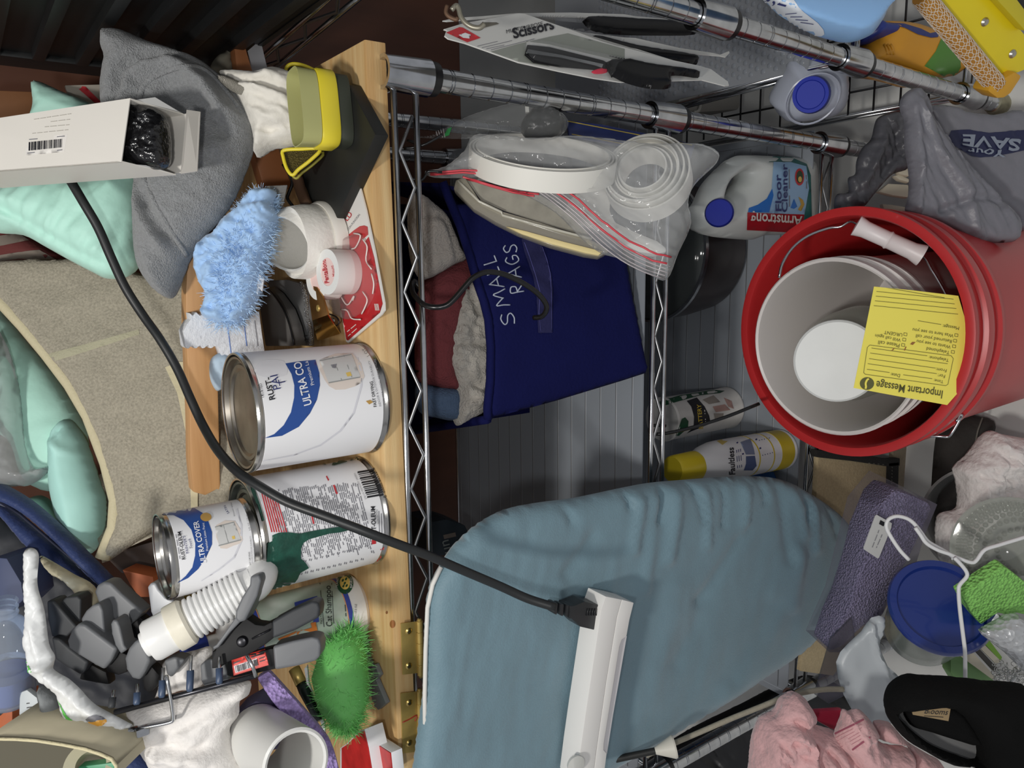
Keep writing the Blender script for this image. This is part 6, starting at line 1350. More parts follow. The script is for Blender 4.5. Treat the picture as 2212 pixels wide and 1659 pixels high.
for p in ((1720, 197), (1968, 483)):
    lathe('rivet_head', [(0, 0.003), (0.003, 0.0024), (0.0048, 0.0004), (0.0048, -0.001), (0, -0.001)], yl.pt(*e12([p])[0]) + yl.n * 0.0005, yl.n, M('rivet_steel', (186, 182, 172), 0.3, 0.9), yt, 20)
o = ext('slate_board', e12([(1880, -80), (1950, -20), (2110, 150), (2110, -80)]), Pl(yl.p0 - yl.n * 0.05, yl.n), 0.004, M('panel_dark', (44, 46, 46), 0.5), None)
tag(o, 'dark panel behind the yellow tool in the top right corner', 'panel')
# grey carrier bags
bagm = FILM('carrier_grey', (134, 134, 142), 0.74, 0.4, bump=(90, 0.3))
bagd = FILM('carrier_dark', (84, 84, 90), 0.84, 0.4, bump=(90, 0.3))
ez = lambda p: Z(1712, 350, p)
stackm = M('cream_tray', (206, 198, 178), 0.5)
ts = thing('tray_stack', 'stack of cream plastic trays inside the grey carrier bag', 'trays')
for i, q_ in enumerate(([(920, 70), (1000, 40), (1050, 60), (1050, 130), (960, 110)], [(905, 120), (960, 110), (1050, 150), (1048, 185), (960, 160)], [(760, 265), (860, 190), (1045, 200), (1040, 320), (900, 300)], [(800, 370), (900, 380), (1020, 400), (1010, 440), (830, 450)])):
    ext('tray', ez(q_), DP(1.04 + 0.004 * i), 0.01, stackm, ts, 0.003)
cbg = thing('carrier_bag', 'grey plastic carrier bag with navy SAVE lettering behind the front bag', 'bag', 'grey carrier bags')
cb1 = puff('film', e12([(1180, 960), (1330, 940), (1480, 960), (1560, 1000), (1800, 1030), (2110, 1060), (2120, 2010), (1800, 1960), (1540, 1640), (1330, 1320), (1220, 1080)]), P3((2020, 250, 0.98), (2200, 260, 0.98), (2190, 460, 1.0)), 0.01, bagm, cbg, 6, 0.01, wr=((0.004, 60, 20, 40, 3.3), (0.0015, 30, 6, 60, 1.3)), back=0.3)
decal('navy_patch', e12([(1420, 1170), (1560, 1160), (1760, 1190), (2110, 1160), (2110, 1340), (1830, 1400), (1680, 1412), (1600, 1400), (1480, 1330), (1380, 1250)]), [cb1], M('patch_navy', (34, 38, 72), 0.4), cbg, 6, 0.001)
pm_ = M('print_pale', (132, 140, 154), 0.5)
text('SAVE', *e12([(2030, 1255), (1520, 1205)]), [cb1], pm_, cbg, hs=0.62, bold=0.03, off=0.003)
text('Your', *e12([(1900, 1358), (1560, 1325)]), [cb1], pm_, cbg, hs=0.5, bold=0.02, off=0.003)
cbg = thing('carrier_bag', 'crumpled dark grey carrier bag handles beside the chrome post foot', 'bag', 'grey carrier bags')
puff('film', e12([(730, 1130), (760, 1060), (840, 1020), (950, 1000), (1020, 1060), (1050, 1300), (1040, 1500), (900, 1560), (800, 1660), (700, 1780), (640, 1850), (540, 1880), (400, 1930), (370, 1830), (400, 1740), (500, 1720), (495, 1600), (560, 1560), (570, 1450), (620, 1330), (700, 1250)]), DP(1.02), 0.008, bagd, cbg, 5, 0.008, wr=((0.007, 26, 12, 60, 5.3), (0.0025, 16, 5, 50, 1.9)), back=0.4,
     folds=(([(1905, 300), (1890, 340), (1860, 400)], 0.008, 8), ([(1930, 290), (1935, 330), (1900, 380)], -0.008, 8)))
cbg = thing('carrier_bag', 'light grey carrier bag hung by its gathered handle from the wire rail', 'bag', 'grey carrier bags')
puff('film', e12([(958, 930), (985, 860), (1060, 800), (1110, 790), (1150, 830), (1210, 920), (1260, 1060), (1400, 1250), (1540, 1440), (1680, 1600), (1850, 1780), (2000, 1950), (2020, 2090), (1960, 2170), (1650, 2165), (1500, 2100), (1300, 1990), (1140, 1960), (1010, 1900), (1030, 1780), (1045, 1660), (1030, 1500), (1000, 1300), (1000, 1100), (965, 1000)]), P3((1965, 220, 0.93), (1980, 480, 0.93), (2150, 480, 0.94)), 0.012, bagm, cbg, 5, 0.010, wr=((0.005, 110, 11, 64, 2.3), (0.0018, 50, 5, 66, 1.9)), back=0.3,
     folds=(([(1975, 230), (2010, 330), (2075, 420), (2090, 500)], 0.008, 10), ([(1960, 240), (1975, 340), (1970, 460)], 0.006, 8), ([(1985, 230), (2060, 330), (2150, 450)], -0.006, 8), ([(2020, 460), (2100, 430), (2160, 440)], -0.006, 8)))
# ================================================================ red bucket and contents
BC = Vector((-0.091, 0.515, 0.0)); RZ = 0.447; RR = 0.142; KD = 0.938
bk = thing('red_bucket', 'large red plastic bucket with ringed rim on the floor before the shelves', 'bucket')
redm = M('bucket_red', (182, 42, 44), 0.35, var=(8, 0.12), sss=0.0)
def wall_r(z): return 0.126 + (RR - 0.004 - 0.126) * z / RZ
pr = [(0, 0.002), (0.122, 0.0), (0.126, 0.004), (wall_r(RZ - 0.085), RZ - 0.085), (RR + 0.001, RZ - 0.082), (RR + 0.0035, RZ - 0.078), (RR + 0.0035, RZ - 0.07), (RR - 0.001, RZ - 0.067), (RR - 0.001, RZ - 0.052), (RR + 0.004, RZ - 0.05), (RR + 0.005, RZ - 0.044), (RR + 0.005, RZ - 0.034), (RR, RZ - 0.032), (RR, RZ - 0.016), (RR + 0.004, RZ - 0.014), (RR + 0.0065, RZ - 0.008), (RR + 0.006, RZ - 0.001), (RR + 0.002, RZ), (RR - 0.004, RZ - 0.001), (RR - 0.006, RZ - 0.006), (wall_r(0.05) - 0.004, 0.05), (0.12, 0.006), (0, 0.006)]
lathe('pail', pr, BC, (0, 0, 1), redm, bk, 88)
eu = lambda p: Z(1712, 700, p)
tube('bail_wire', [PD(*p, d * KD) for p, d in (((1683, 600), 0.98), ((1690, 570), 0.98), ((1712, 536), 0.985), ((1745, 510), 0.985), ((1790, 493), 0.98), ((1815, 490), 0.975), ((1838, 478), 0.965), ((1860, 490), 0.955))], 0.0016, steel, bk, 8, False, 4)
tube('bail_wire', [PD(*p, d * KD) for p, d in (((1985, 548), 0.935), ((2000, 560), 0.93), ((2012, 582), 0.925), ((2022, 598), 0.922), ((2045, 640), 0.915), ((2060, 680), 0.91), ((2068, 700), 0.91))], 0.0016, steel, bk, 8, False, 4)
tube('bail_wire', [PD(*p, d * KD) for p, d in zip(eu([(1140, 1000), (1300, 1005), (1390, 1010), (1430, 970), (1500, 850), (1515, 820), (1495, 815), (1470, 870)]), [0.97, 0.955, 0.95, 0.945, 0.94, 0.935, 0.935, 0.93])], 0.0016, steel, bk, 8, False, 4)
ga, gb = PD(1848, 486, 0.955 * KD), PD(1992, 552, 0.935 * KD); Lg = (gb - ga).length
lathe('grip', [(0.0, 0.0), (0.0125, 0.001), (0.0115, 0.004), (0.0098, 0.012), (0.0094, Lg * 0.47), (0.0108, Lg * 0.5), (0.0094, Lg * 0.53), (0.0098, Lg - 0.012), (0.0122, Lg - 0.002), (0.0125, Lg), (0.009, Lg), (0.008, Lg - 0.01), (0, Lg - 0.01)], ga, gb - ga, M('grip_white', (228, 220, 220), 0.4), bk, 28)
ext('bail_ear', eu([(1480, 730), (1590, 630), (1655, 690), (1640, 720), (1520, 810)]), P3((2085, 860, 0.925 * KD), (2110, 870, 0.93 * KD), (2090, 890, 0.94 * KD)), 0.01, redm, bk, 0.002)
wbk = thing('white_pail', 'white plastic pail nested at a tilt inside the red bucket', 'pail')
wc_ = PD(1794, 752, 0.925); wb_ = wc_ + Vector((0.022, 0.006, -0.265)); wax = (wc_ - wb_).normalized(); WL = (wc_ - wb_).length; wr_ = 0.1075
wpm = M('pail_white', (222, 216, 212), 0.4)
pr = [(0, 0.002), (wr_ * 0.84, 0), (wr_ * 0.86, 0.004), (wr_ * 0.955, WL - 0.06), (wr_ * 0.98, WL - 0.059), (wr_ * 0.985, WL - 0.053), (wr_ * 0.96, WL - 0.052), (wr_ * 0.965, WL - 0.036), (wr_ * 0.995, WL - 0.035), (wr_ * 1.0, WL - 0.029), (wr_ * 0.968, WL - 0.028), (wr_ * 0.97, WL - 0.008), (wr_ * 1.0, WL - 0.007), (wr_ * 1.005, WL - 0.002), (wr_ * 0.985, WL), (wr_ * 0.96, WL - 0.002), (wr_ * 0.95, WL - 0.01), (wr_ * 0.9, WL * 0.5), (wr_ * 0.83, 0.006), (0, 0.006)]
lathe('pail', pr, wb_, wax, wpm, wbk, 80)
tb = thing('lidded_tub', 'frosted plastic tub with flat white lid lying in the white pail', 'tub')
lc = PD(1808, 780, 0.945); lax = (CAM - lc).normalized() + Vector((-0.10, 0.0, 0.0)); lax.normalize()
lb2 = lc - lax * 0.008
lathe('lid', [(0, 0.007), (0.048, 0.008), (0.0505, 0.006), (0.051, 0.0), (0.048, -0.004), (0, -0.004)], lc - lax * 0.006, lax, M('lid_white', (226, 228, 226), 0.4, var=(18, 0.06)), tb, 56)
tax = (PD(1898, 748, 1.05) - lc).normalized()
lathe('body', [(0.03, 0.0), (0.050, 0.004), (0.058, 0.03), (0.060, 0.085), (0.052, 0.096), (0, 0.097)], lc - lax * 0.022, tax, FILM('tub_frost', (176, 176, 166), 0.72, 0.2), tb, 48)
ipn = thing('message_slip', 'yellow telephone message slip tucked between the red bucket rim and white pail', 'note')
npl = P3((1890, 640, 0.824), (1850, 838, 0.829), (2050, 760, 0.818))
nq = [(1888, 619), (1970, 627), (2070, 639), (2088, 700), (2090, 760), (2082, 800), (2068, 850), (2046, 875), (1940, 856), (1844, 838)]
note = ext('slip', nq, npl, 0.0004, M('note_yellow', (240, 226, 96), 0.6), ipn)
TN = [note]
nk = M('note_ink', (86, 84, 40), 0.6)
text('Important Message', *eu([(1345, 598), (752, 510)]), TN, nk, ipn, hs=1.3, bold=0.012)
for s_, pa, pb_ in (('Time:', (1350, 505), (1265, 492)), ('Date:', (962, 450), (878, 438)), ('For:', (1365, 455), (1300, 446)), ('From:', (1378, 405), (1285, 392)), ('Telephone:', (1398, 312), (1222, 286)), ('Telephoned', (1405, 243), (1200, 207)), ('Wants to see you', (1415, 193), (1112, 142)), ('Returned your call', (1425, 142), (1105, 92)), ('Was here to see you', (1440, 92), (1075, 38)), ('Please call', (958, 178), (768, 148)), ('Will call again', (968, 132), (740, 90)), ('URGENT', (982, 85), (820, 60)), ('Message:', (1490, 25), (1345, 5))):
    text(s_, *eu([pa, pb_]), TN, nk, ipn, hs=1.0)
ln = []
for pa, pb_ in (((1250, 490), (990, 455)), ((868, 435), (665, 405)), ((1290, 445), (672, 355)), ((1280, 395), (684, 310)), ((1388, 356), (694, 260)), ((1205, 285), (706, 215)), ((1330, 5), (1120, -30)), ((1480, -88), (726, -165 + 0)), ((1465, -138), (736, -208)), ((1450, -180), (744, -250)), ((1440, -222), (750, -292)), ((1360, -235), (762, -338))):
    ln.append(strip(eu([pa])[0], eu([pb_])[0], 1.0))
frm = eu([(690, 188), (1420, 285), (1438, 310), (1390, 540), (1370, 552), (650, 450), (635, 435), (668, 210)])
for i in range(8): ln.append(strip(frm[i], frm[(i + 1) % 8], 1.0))
fr2 = eu([(775, -380), (1440, -305), (1448, -270), (770, -348)])
for i in range(4): ln.append(strip(fr2[i], fr2[(i + 1) % 4], 1.0))
for bx in ((1435, 250), (1446, 200), (1455, 150), (1466, 100), (990, 188), (1000, 140), (1010, 92)):
    bq = eu([(bx[0] - 14, bx[1] - 14), (bx[0] + 14, bx[1] - 10), (bx[0] + 12, bx[1] + 14), (bx[0] - 16, bx[1] + 10)])
    for i in range(4): ln.append(strip(bq[i], bq[(i + 1) % 4], 0.9))
bars('printed_line', ln, TN, nk, ipn, 0.0006)
dd = decal('phone_disc', eu(circ(665, 533, 64, 57)), TN, M('disc_olive', (92, 92, 50), 0.6), ipn, 4, 0.0006)
tube('phone_mark', [hit(TN, *p, 0.0012) for p in eu([(650, 580), (655, 560), (652, 530), (665, 500), (680, 490)])], 0.0012, MC['note_yellow'], ipn, 6, False, 3)
for q_ in ([(880, 240), (905, 215), (915, 212), (900, 235)], [(995, 235), (1010, 200), (1018, 205), (1005, 238)], [(1050, 180), (1070, 160), (1100, 162), (1075, 188)]):
    decal('rust_stain', eu(q_), TN, M('rust_stain', (150, 100, 50), 0.7), ipn, 2, 0.0008)
# ================================================================ floor clutter, lower right
def fm(name, *a, **k): return M(name, *a, **k)
mt = thing('floor_mat', 'beige floor mat with black stitched edge standing against the lowest shelf', 'mat')
mpl = YP(0.648)
ext('mat', [(1768, 986), (1850, 992), (1920, 1004), (1922, 1120), (1926, 1300), (1800, 1460), (1730, 1450), (1750, 1300), (1764, 1060)], mpl, 0.008, M('mat_beige', (176, 158, 124), 0.85, var=(300, 0.15), bump=(300, 0.4)), mt, 0.001)
for q_ in ([(1764, 972), (1850, 980), (1922, 992), (1944, 990), (1944, 1006), (1920, 1008), (1840, 996), (1766, 988)], [(1920, 1000), (1942, 998), (1940, 1080), (1936, 1180), (1916, 1180), (1918, 1080)]):
    ext('bound_edge', q_, YP(0.644), 0.011, M('edge_black', (28, 27, 26), 0.9, bump=(300, 0.5)), mt, 0.001)
q_ = []
for i in range(15): q_.append(strip((1926 - 0.3 * i * 0.5, 1008 + i * 7), (1927 - 0.3 * i * 0.5, 1011 + i * 7), 1.5))
for i in range(14): q_.append(strip((1775 + i * 10, 990 + i * 1.0), (1779 + i * 10, 990.6 + i * 1.0), 1.5))
bars('edge_stitch', q_, [c for c in mt.children if c.name.startswith('bound_edge')], M('stitch_grey', (110, 106, 98), 0.7), mt, 0.0006)
o = ext('grey_mat', [(1930, 950), (1998, 940), (1994, 1000), (1990, 1080), (1984, 1180), (1930, 1190)], YP(0.655), 0.008, M('mat_taupe', (142, 130, 110), 0.85, var=(200, 0.15)), None, 0.001)
tag(o, 'taupe mat strip between the beige mat and dark red strip', 'mat')
o = ext('red_strip', [(1996, 940), (2026, 930), (2022, 1060), (2012, 1180), (2000, 1290), (1978, 1290), (1986, 1120)], YP(0.66), 0.012, M('strip_maroon', (92, 42, 38), 0.6, var=(30, 0.2)), None, 0.002)
tag(o, 'dark maroon wooden strip standing beside the taupe mat', 'strip')
dk = M('dark_fabric', (50, 47, 44), 0.85, bump=(200, 0.4), var=(20, 0.2))
bgk = thing('black_bag', 'black fabric bag with stitched flap on the floor behind the white rags', 'bag')
puff('bag', [(2020, 950), (2040, 920), (2080, 894), (2120, 900), (2138, 905), (2143, 925), (2130, 960), (2110, 1000), (2080, 1060), (2060, 1110), (2020, 1160), (2010, 1100)], DP(1.19), 0.03, dk, bgk, 7, 0.03, wr=(0.004, 40, 20, 60, 1.2), back=0.4)
tube('stitched_edge', [DP(1.15).pt(*p) for p in ((2122, 902), (2112, 930), (2106, 960))], 0.0012, M('edge_grey', (110, 106, 98), 0.8), bgk, 6)
bowlc = thing('clear_basin', 'large clear plastic basin rim behind the white rags', 'basin')
cbn = PD(2125, 1130, 1.12); ax_b = (CAM - cbn).normalized() + Vector((0, 0, 0.35))
lathe('basin', [(0, -0.05), (0.06, -0.048), (0.08, 0.0), (0.082, 0.002), (0.079, 0.003), (0.06, -0.044), (0, -0.046)], cbn, ax_b, FILM('basin_film', (120, 120, 118), 0.35, 0.1), bowlc, 56)
lathe('rolled_rim', [(0.079, 0), (0.083, 0.0), (0.083, 0.004), (0.079, 0.004), (0.079, 0)], cbn, ax_b, FILM('rim_film', (176, 176, 172), 0.7, 0.1), bowlc, 56)
rag = M('rag_white', (232, 226, 222), 0.85, bump=(45, 0.7, 'noise', 0.012), sheen=0.2)
o = puff('white_rags', [(2022, 1150), (2030, 1110), (2068, 1095), (2066, 1040), (2060, 1010), (2090, 980), (2120, 940), (2140, 930), (2165, 938), (2230, 950), (2260, 960), (2260, 1110), (2180, 1105), (2120, 1140), (2090, 1180), (2080, 1230), (2095, 1268), (2060, 1250), (2036, 1220), (2026, 1190)], DP(1.075), 0.035, rag, None, 5, 0.03, wr=((0.014, 40, 20, 30, 2.6), (0.008, 16, 8, 60, 8.2)),
         folds=(([(2062, 1015), (2120, 1030), (2212, 1035)], -0.006, 8), ([(2112, 1050), (2130, 1000), (2200, 1010)], 0.007, 9), ([(2150, 1060), (2190, 1075), (2212, 1085)], 0.008, 9, 1), ([(2110, 1060), (2135, 1085), (2150, 1060)], -0.006, 6), ([(2040, 1120), (2060, 1150), (2045, 1170)], 0.006, 8)))
tag(o, 'heap of crumpled white cotton rags at the right edge', 'rags')
gb_ = thing('glass_bowl', 'clear hobnail glass bowl in front of the white rags at the right edge', 'bowl')
gc_ = PD(2186, 1196, 0.945); gax = (CAM - gc_).normalized() * 0.9 + Vector((0.0, 0.1, 0.45))
glm = FILM('glass_thick', (206, 210, 200), 0.34, 0.05)
gin = [(0.066, 0.0), (0.069, 0.001), (0.0695, -0.004), (0.062, -0.03), (0.045, -0.052), (0.02, -0.062), (0, -0.063)]
lathe('bowl', gin, gc_, gax, glm, gb_, 56)
u_, v_, a_ = frame(gax); hv = []; hf = []
for i in range(7):
    t_ = 0.15 + i * 0.125; rr_ = 0.066 * math.sqrt(max(0, 1 - t_ ** 2)) ; hh = -0.060 * t_
    nn = max(5, int(2 * math.pi * rr_ / 0.0085))
    for k_ in range(nn):
        an = 2 * math.pi * (k_ + 0.5 * (i % 2)) / nn
        c_ = gc_ + a_ * hh + (u_ * math.cos(an) + v_ * math.sin(an)) * rr_ * 0.97
        inw = (gc_ - a_ * 0.0 - c_).normalized(); x_, y_, w__ = frame(inw); o_ = len(hv)
        for ring, (r1, h1) in enumerate(((0.0036, 0), (0.0028, 0.0034))):
            for m in range(6): hv.append(c_ + (x_ * math.cos(m * math.pi / 3) + y_ * math.sin(m * math.pi / 3)) * r1 + w__ * h1)
        hv.append(c_ + w__ * 0.0046)
        for m in range(6):
            hf.append((o_ + m, o_ + (m + 1) % 6, o_ + 6 + (m + 1) % 6, o_ + 6 + m)); hf.append((o_ + 6 + m, o_ + 6 + (m + 1) % 6, o_ + 12))
hb = mesh('hobnails', hv, hf, M('glass_knob', (120, 122, 114), 0.05, 0.4, coat=0.5), gb_); hb['kind'] = 'stuff'
sb_ = thing('salt_box', 'tall clear box of lavender bath salt with a white price label', 'box')
eb = lambda p: Z(1712, 1000, p)
spl_ = P3((1945, 1075, 1.0), (2010, 1095, 1.01), (1830, 1400, 1.03))
lav = M('salt_lavender', (152, 144, 180), 0.35, var=(420, 0.25, (116, 108, 142)), bump=(360, 1.0, 'voronoi', 0.004))
ext('salt', eb([(830, 340), (930, 240), (1100, 300), (1230, 360), (1255, 420), (1150, 640), (1050, 850), (940, 1030), (880, 1200), (820, 1370), (620, 1480), (460, 1640), (350, 1700), (440, 1450), (530, 1250), (640, 900), (700, 650)]), Pl(spl_.p0 - spl_.n * 0.006, spl_.n), 0.05, lav, sb_, 0.006)
cf = FILM('box_film', (150, 146, 160), 0.12, 0.06)
ext('clear_sleeve', eb([(735, 435), (940, 190), (1300, 372), (1190, 640), (1110, 900), (1000, 1040), (790, 1380), (640, 1500), (480, 1700), (330, 1700), (520, 1270), (640, 800)]), Pl(spl_.p0 + spl_.n * 0.001, spl_.n), 0.06, cf, sb_, 0.001)
pl_ = Pl(spl_.p0 + spl_.n * 0.004, spl_.n)
lab = ext('price_label', eb([(755, 465), (890, 540), (885, 580), (775, 850), (760, 855), (640, 775), (640, 755), (742, 475)]), pl_, 0.001, M('label_offwhite', (206, 206, 204), 0.45), sb_)
greek(*eb([(800, 640), (748, 760)]), [lab], greyink, sb_)
greek(*eb([(772, 600), (712, 755)]), [lab], greyink, sb_)
bars('square_mark', [tuple(eb([(785, 510), (830, 535), (812, 568), (772, 545)]))], [lab], ink, sb_)
hg = thing('wire_hanger', 'white wire coat hanger with hook, lying over the tub and rags', 'hanger')
hw = M('hanger_white', (226, 226, 226), 0.4)
tube('hook', [PD(*p, 0.895) for p in eb([(1042, 868), (960, 780), (880, 660), (842, 580), (850, 520), (890, 488), (950, 478), (1030, 500), (1090, 545), (1150, 620), (1210, 700), (1290, 750), (1380, 800), (1450, 850)])], 0.0022, hw, hg, 10, False, 4)
tube('shoulder_wire', [PD(*p, 0.882) for p in eb([(1450, 850), (1500, 900), (1555, 970), (1560, 1020), (1500, 1090), (1488, 1150), (1500, 1320), (1530, 1560), (1545, 1700), (1548, 1930)])], 0.0022, hw, hg, 10, False, 4)
tube('shoulder_wire', [PD(*p, 0.888) for p in eb([(1100, 580), (1150, 650), (1200, 720), (1300, 780), (1400, 815), (1480, 850), (1600, 892), (1650, 870), (1720, 780), (1850, 735), (2080, 665), (2200, 625)])], 0.0022, hw, hg, 10, False, 4)
tub2 = thing('food_tub', 'frosted round food tub with dark blue lid standing among the clutter', 'tub')
tlc = PD(2030, 1312, 0.945); tbc = PD(1935, 1432, 1.035); axt = (tlc - tbc).normalized(); axl = axt
LT = (tlc - tbc).length; rt = 0.0555
ax_t = ((CAM - tlc).normalized() * 0.62 + axt * 0.8).normalized()
fr_ = FILM('tub_film', (150, 158, 152), 0.55, 0.22)
lathe('tub', [(0, -0.098), (rt * 0.78, -0.098), (rt * 0.82, -0.094), (rt * 0.97, -0.006), (rt * 1.02, -0.004), (rt * 1.02, 0.0), (0, -0.001)], tlc, ax_t, fr_, tub2, 56)
lathe('blue_lid', [(rt * 1.0, -0.004), (rt * 1.06, -0.003), (rt * 1.08, 0.003), (rt * 1.04, 0.008), (rt * 0.90, 0.008), (rt * 0.86, 0.003), (0, 0.003), (0, -0.002), (rt * 1.0, -0.004)], tlc, ax_t, M('lid_navy', (30, 52, 128), 0.25, coat=0.3), tub2, 56)
lathe('contents', [(0, -0.095), (rt * 0.7, -0.095), (rt * 0.84, -0.05), (rt * 0.8, -0.03), (0, -0.028)], tlc, ax_t, M('contents_mix', (118, 132, 104), 0.7, var=(30, 0.0, (150, 146, 132))), tub2, 32)
o = puff('wax_paper', [(1882, 1334), (1912, 1334), (1908, 1372), (1900, 1392), (1918, 1440), (1950, 1472), (1944, 1530), (1915, 1570), (1860, 1555), (1822, 1500), (1806, 1430), (1830, 1392), (1860, 1364)], DP(0.955), 0.006, FILM('wax_film', (186, 192, 196), 0.9, 0.35), None, 7, 0.006, wr=(0.003, 40, 60, 20, 1.9), sm=2, folds=(([(1882, 1338), (1895, 1400), (1920, 1460)], 0.005, 7, 1),))
tag(o, 'pale translucent folded plastic sheet in front of the food tub', 'sheet')
o = ext('clear_sheet', [(1795, 1380), (1840, 1335), (1850, 1400), (1830, 1500), (1790, 1520), (1760, 1500)], DP(1.02), 0.004, FILM('dark_film', (96, 92, 104), 0.5, 0.15), None)
tag(o, 'dark clear plastic sleeve end under the salt box', 'sleeve')
o = ext('green_sponge', eb([(1900, 940), (1925, 945), (2150, 1120), (2150, 1380), (2010, 1345), (1900, 1360), (1840, 1345), (1690, 1450), (1600, 1340), (1520, 1190)]), P3((2090, 1290, 0.90), (2200, 1250, 0.90), (2150, 1320, 0.915)), 0.018, M('sponge_green', (140, 206, 104), 0.8, var=(200, 0.25), bump=(260, 1.0, 'voronoi', 0.003)), None, 0.002)
tag(o, 'bright green cleaning sponge leaning on the glass bowl', 'sponge')
foil = M('foil_silver', (196, 198, 200), 0.35, 0.35, bump=(160, 0.9, 'voronoi', 0.003))
fr2_ = thing('foil_roll', 'crumpled silver-white foil roll under the green sponge', 'foil')
puff('roll', eb([(1665, 1500), (1760, 1440), (1900, 1360), (2000, 1345), (2060, 1400), (2200, 1540), (2200, 1960), (2080, 1880), (1900, 1700), (1760, 1590)]), DP(0.895), 0.02, foil, fr2_, 5, 0.02, wr=(0.002, 14, 10, 45, 2.2), sm=2)
puff('torn_end', eb([(1760, 1450), (1830, 1345), (1880, 1380), (1840, 1430)]), DP(0.90), 0.004, foil, fr2_, 5, 0.006, sm=1)
eL = lambda p: Z(1600, 1259, p, 3.614)
gx = thing('green_cartons', 'green and white printed cartons under the foil roll', 'cartons')
gx_ = ext('carton', eL([(1640, 600), (1780, 520), (1990, 780), (1980, 800), (1700, 800), (1640, 700)]), DP(0.985), 0.02, M('carton_green', (110, 148, 92), 0.5), gx, 0.001)
for q_, m_ in (([(1700, 560), (1790, 520), (1985, 730), (1990, 750), (1960, 750)], stackm), ([(1820, 520), (1850, 500), (2000, 660), (1985, 700)], M('dark_stripe', (64, 62, 58), 0.5)), ([(1860, 500), (1890, 470), (2030, 610), (2000, 640)], stackm), ([(1890, 460), (1920, 420), (2040, 580), (2030, 612)], M('lime_card', (126, 172, 62), 0.5))):
    ext('panel', eL(q_), DP(0.975), 0.004, m_, gx)
bars('dash', [strip(eL([(1710 + i * 45, 585 + i * 38)])[0], eL([(1735 + i * 45, 605 + i * 38)])[0], 3) for i in range(6)], [c for c in gx.children if c.name.startswith('panel')], navyprint, gx, 0.0006)
sw = thing('steel_scrubber', 'silver curled steel scrubber beside the black slipper', 'scrubber')
rg = random.Random(9); cv = []; cf_ = []
for _ in range(90):
    c_ = PD(*eL([(rg.uniform(1985, 2230), rg.uniform(620, 850))])[0], 0.93 + rg.uniform(-.01, .012)); r_ = rg.uniform(0.002, 0.005)
    n3 = Vector((rg.gauss(0, 1), rg.gauss(0, 1), rg.gauss(0, 1))).normalized(); x_, y_, _q = frame(n3)
    v_, f_ = tube_vf([c_ + (x_ * math.cos(t) + y_ * math.sin(t)) * r_ + n3 * t * 0.0005 for t in [i * 0.6 for i in range(12)]], 0.0005, 4, False, len(cv)); cv += v_; cf_ += f_
o = mesh('curls', cv, cf_, M('curl_steel', (214, 214, 214), 0.2, 1.0), sw); o['kind'] = 'stuff'
tube('white_strip', [PD(*p, 0.91) for p in eL([(2085, 815), (2150, 730)])], 0.0016, hw, sw, 6)
# black slipper
sl = thing('black_slipper', 'black felt slipper with beige inside label, sole up front in the lower right corner', 'slipper')
felt = M('felt_black', (15, 15, 15), 0.95, bump=(300, 0.4), var=(30, 0.2), spec=0.15)
spl2 = P3((1930, 1540, 0.80), (2200, 1500, 0.80), (2150, 1650, 0.795))
spo = eL([(1140, 980), (1150, 880), (1200, 790), (1300, 725), (1400, 718), (1700, 740), (1900, 765), (2300, 870), (2300, 1600), (1900, 1450), (1750, 1420), (1600, 1400), (1450, 1320), (1300, 1230), (1180, 1100)])
opening = eL([(1200, 1010), (1240, 985), (1300, 990), (1640, 975), (1840, 1230), (1865, 1390), (1700, 1350), (1500, 1270), (1380, 1190), (1270, 1090)])
puff('upper', spo, spl2, 0.035, felt, sl, 7, 0.03, holes=[opening], back=0.9, sm=3)
ext('insole', [tuple(p) for p in eL([(1170, 960), (1700, 940), (1900, 1200), (1900, 1420), (1500, 1320), (1250, 1120)])], Pl(spl2.p0 - spl2.n * 0.012, spl2.n), 0.003, M('insole_grey', (112, 112, 112), 0.85), sl)
puff('inner_lining', eL([(1290, 960), (1660, 950), (1870, 1230), (1835, 1270), (1720, 1240), (1500, 1170), (1320, 1105)]), Pl(spl2.p0 - spl2.n * 0.004, spl2.n), 0.012, felt, sl, 6, 0.01, back=0.3)
ll = ext('inside_label', eL([(1340, 1010), (1420, 985), (1640, 975), (1622, 1080), (1460, 1050), (1345, 1030)]), Pl(spl2.p0 + spl2.n * 0.009, spl2.n), 0.001, M('label_tan', (150, 128, 94), 0.6), sl)
text('Blooms', *eL([(1430, 1018), (1615, 1030)]), [ll], ink, sl, shear=0.3)
bars('fine_print', [strip(eL([(1430, 1038)])[0], eL([(1580, 1048)])[0], 1.2)], [ll], ink, sl)
# pink rags
pk_ = M('pink_terry', (210, 166, 166), 0.95, bump=(60, 0.8, 'noise', 0.008), var=(20, 0.12), sheen=0.3)
o = puff('pink_rag', eL([(60, 1460), (80, 1250), (110, 1140), (160, 1050), (260, 1000), (300, 920), (360, 870), (420, 850), (500, 900), (540, 960), (570, 1010), (540, 1080), (620, 1120), (740, 1160), (800, 1240), (1000, 1300), (1100, 1460), (700, 1560), (60, 1560)]), DP(0.86), 0.04, pk_, None, 5, 0.03,
         wr=((0.012, 40, 20, 40, 6.1), (0.007, 16, 9, 70, 2.2)), folds=(([(1640, 1600), (1650, 1560), (1700, 1545), (1735, 1570), (1735, 1640)], 0.009, 9, 1), ([(1740, 1590), (1770, 1600), (1790, 1630)], -0.008, 6), ([(1700, 1520), (1735, 1560), (1760, 1580)], -0.007, 7), ([(1750, 1570), (1800, 1610)], 0.006, 6)))
tag(o, 'pink rag crumpled beside the ironing board, frayed at the top', 'rag', 'pink rags')
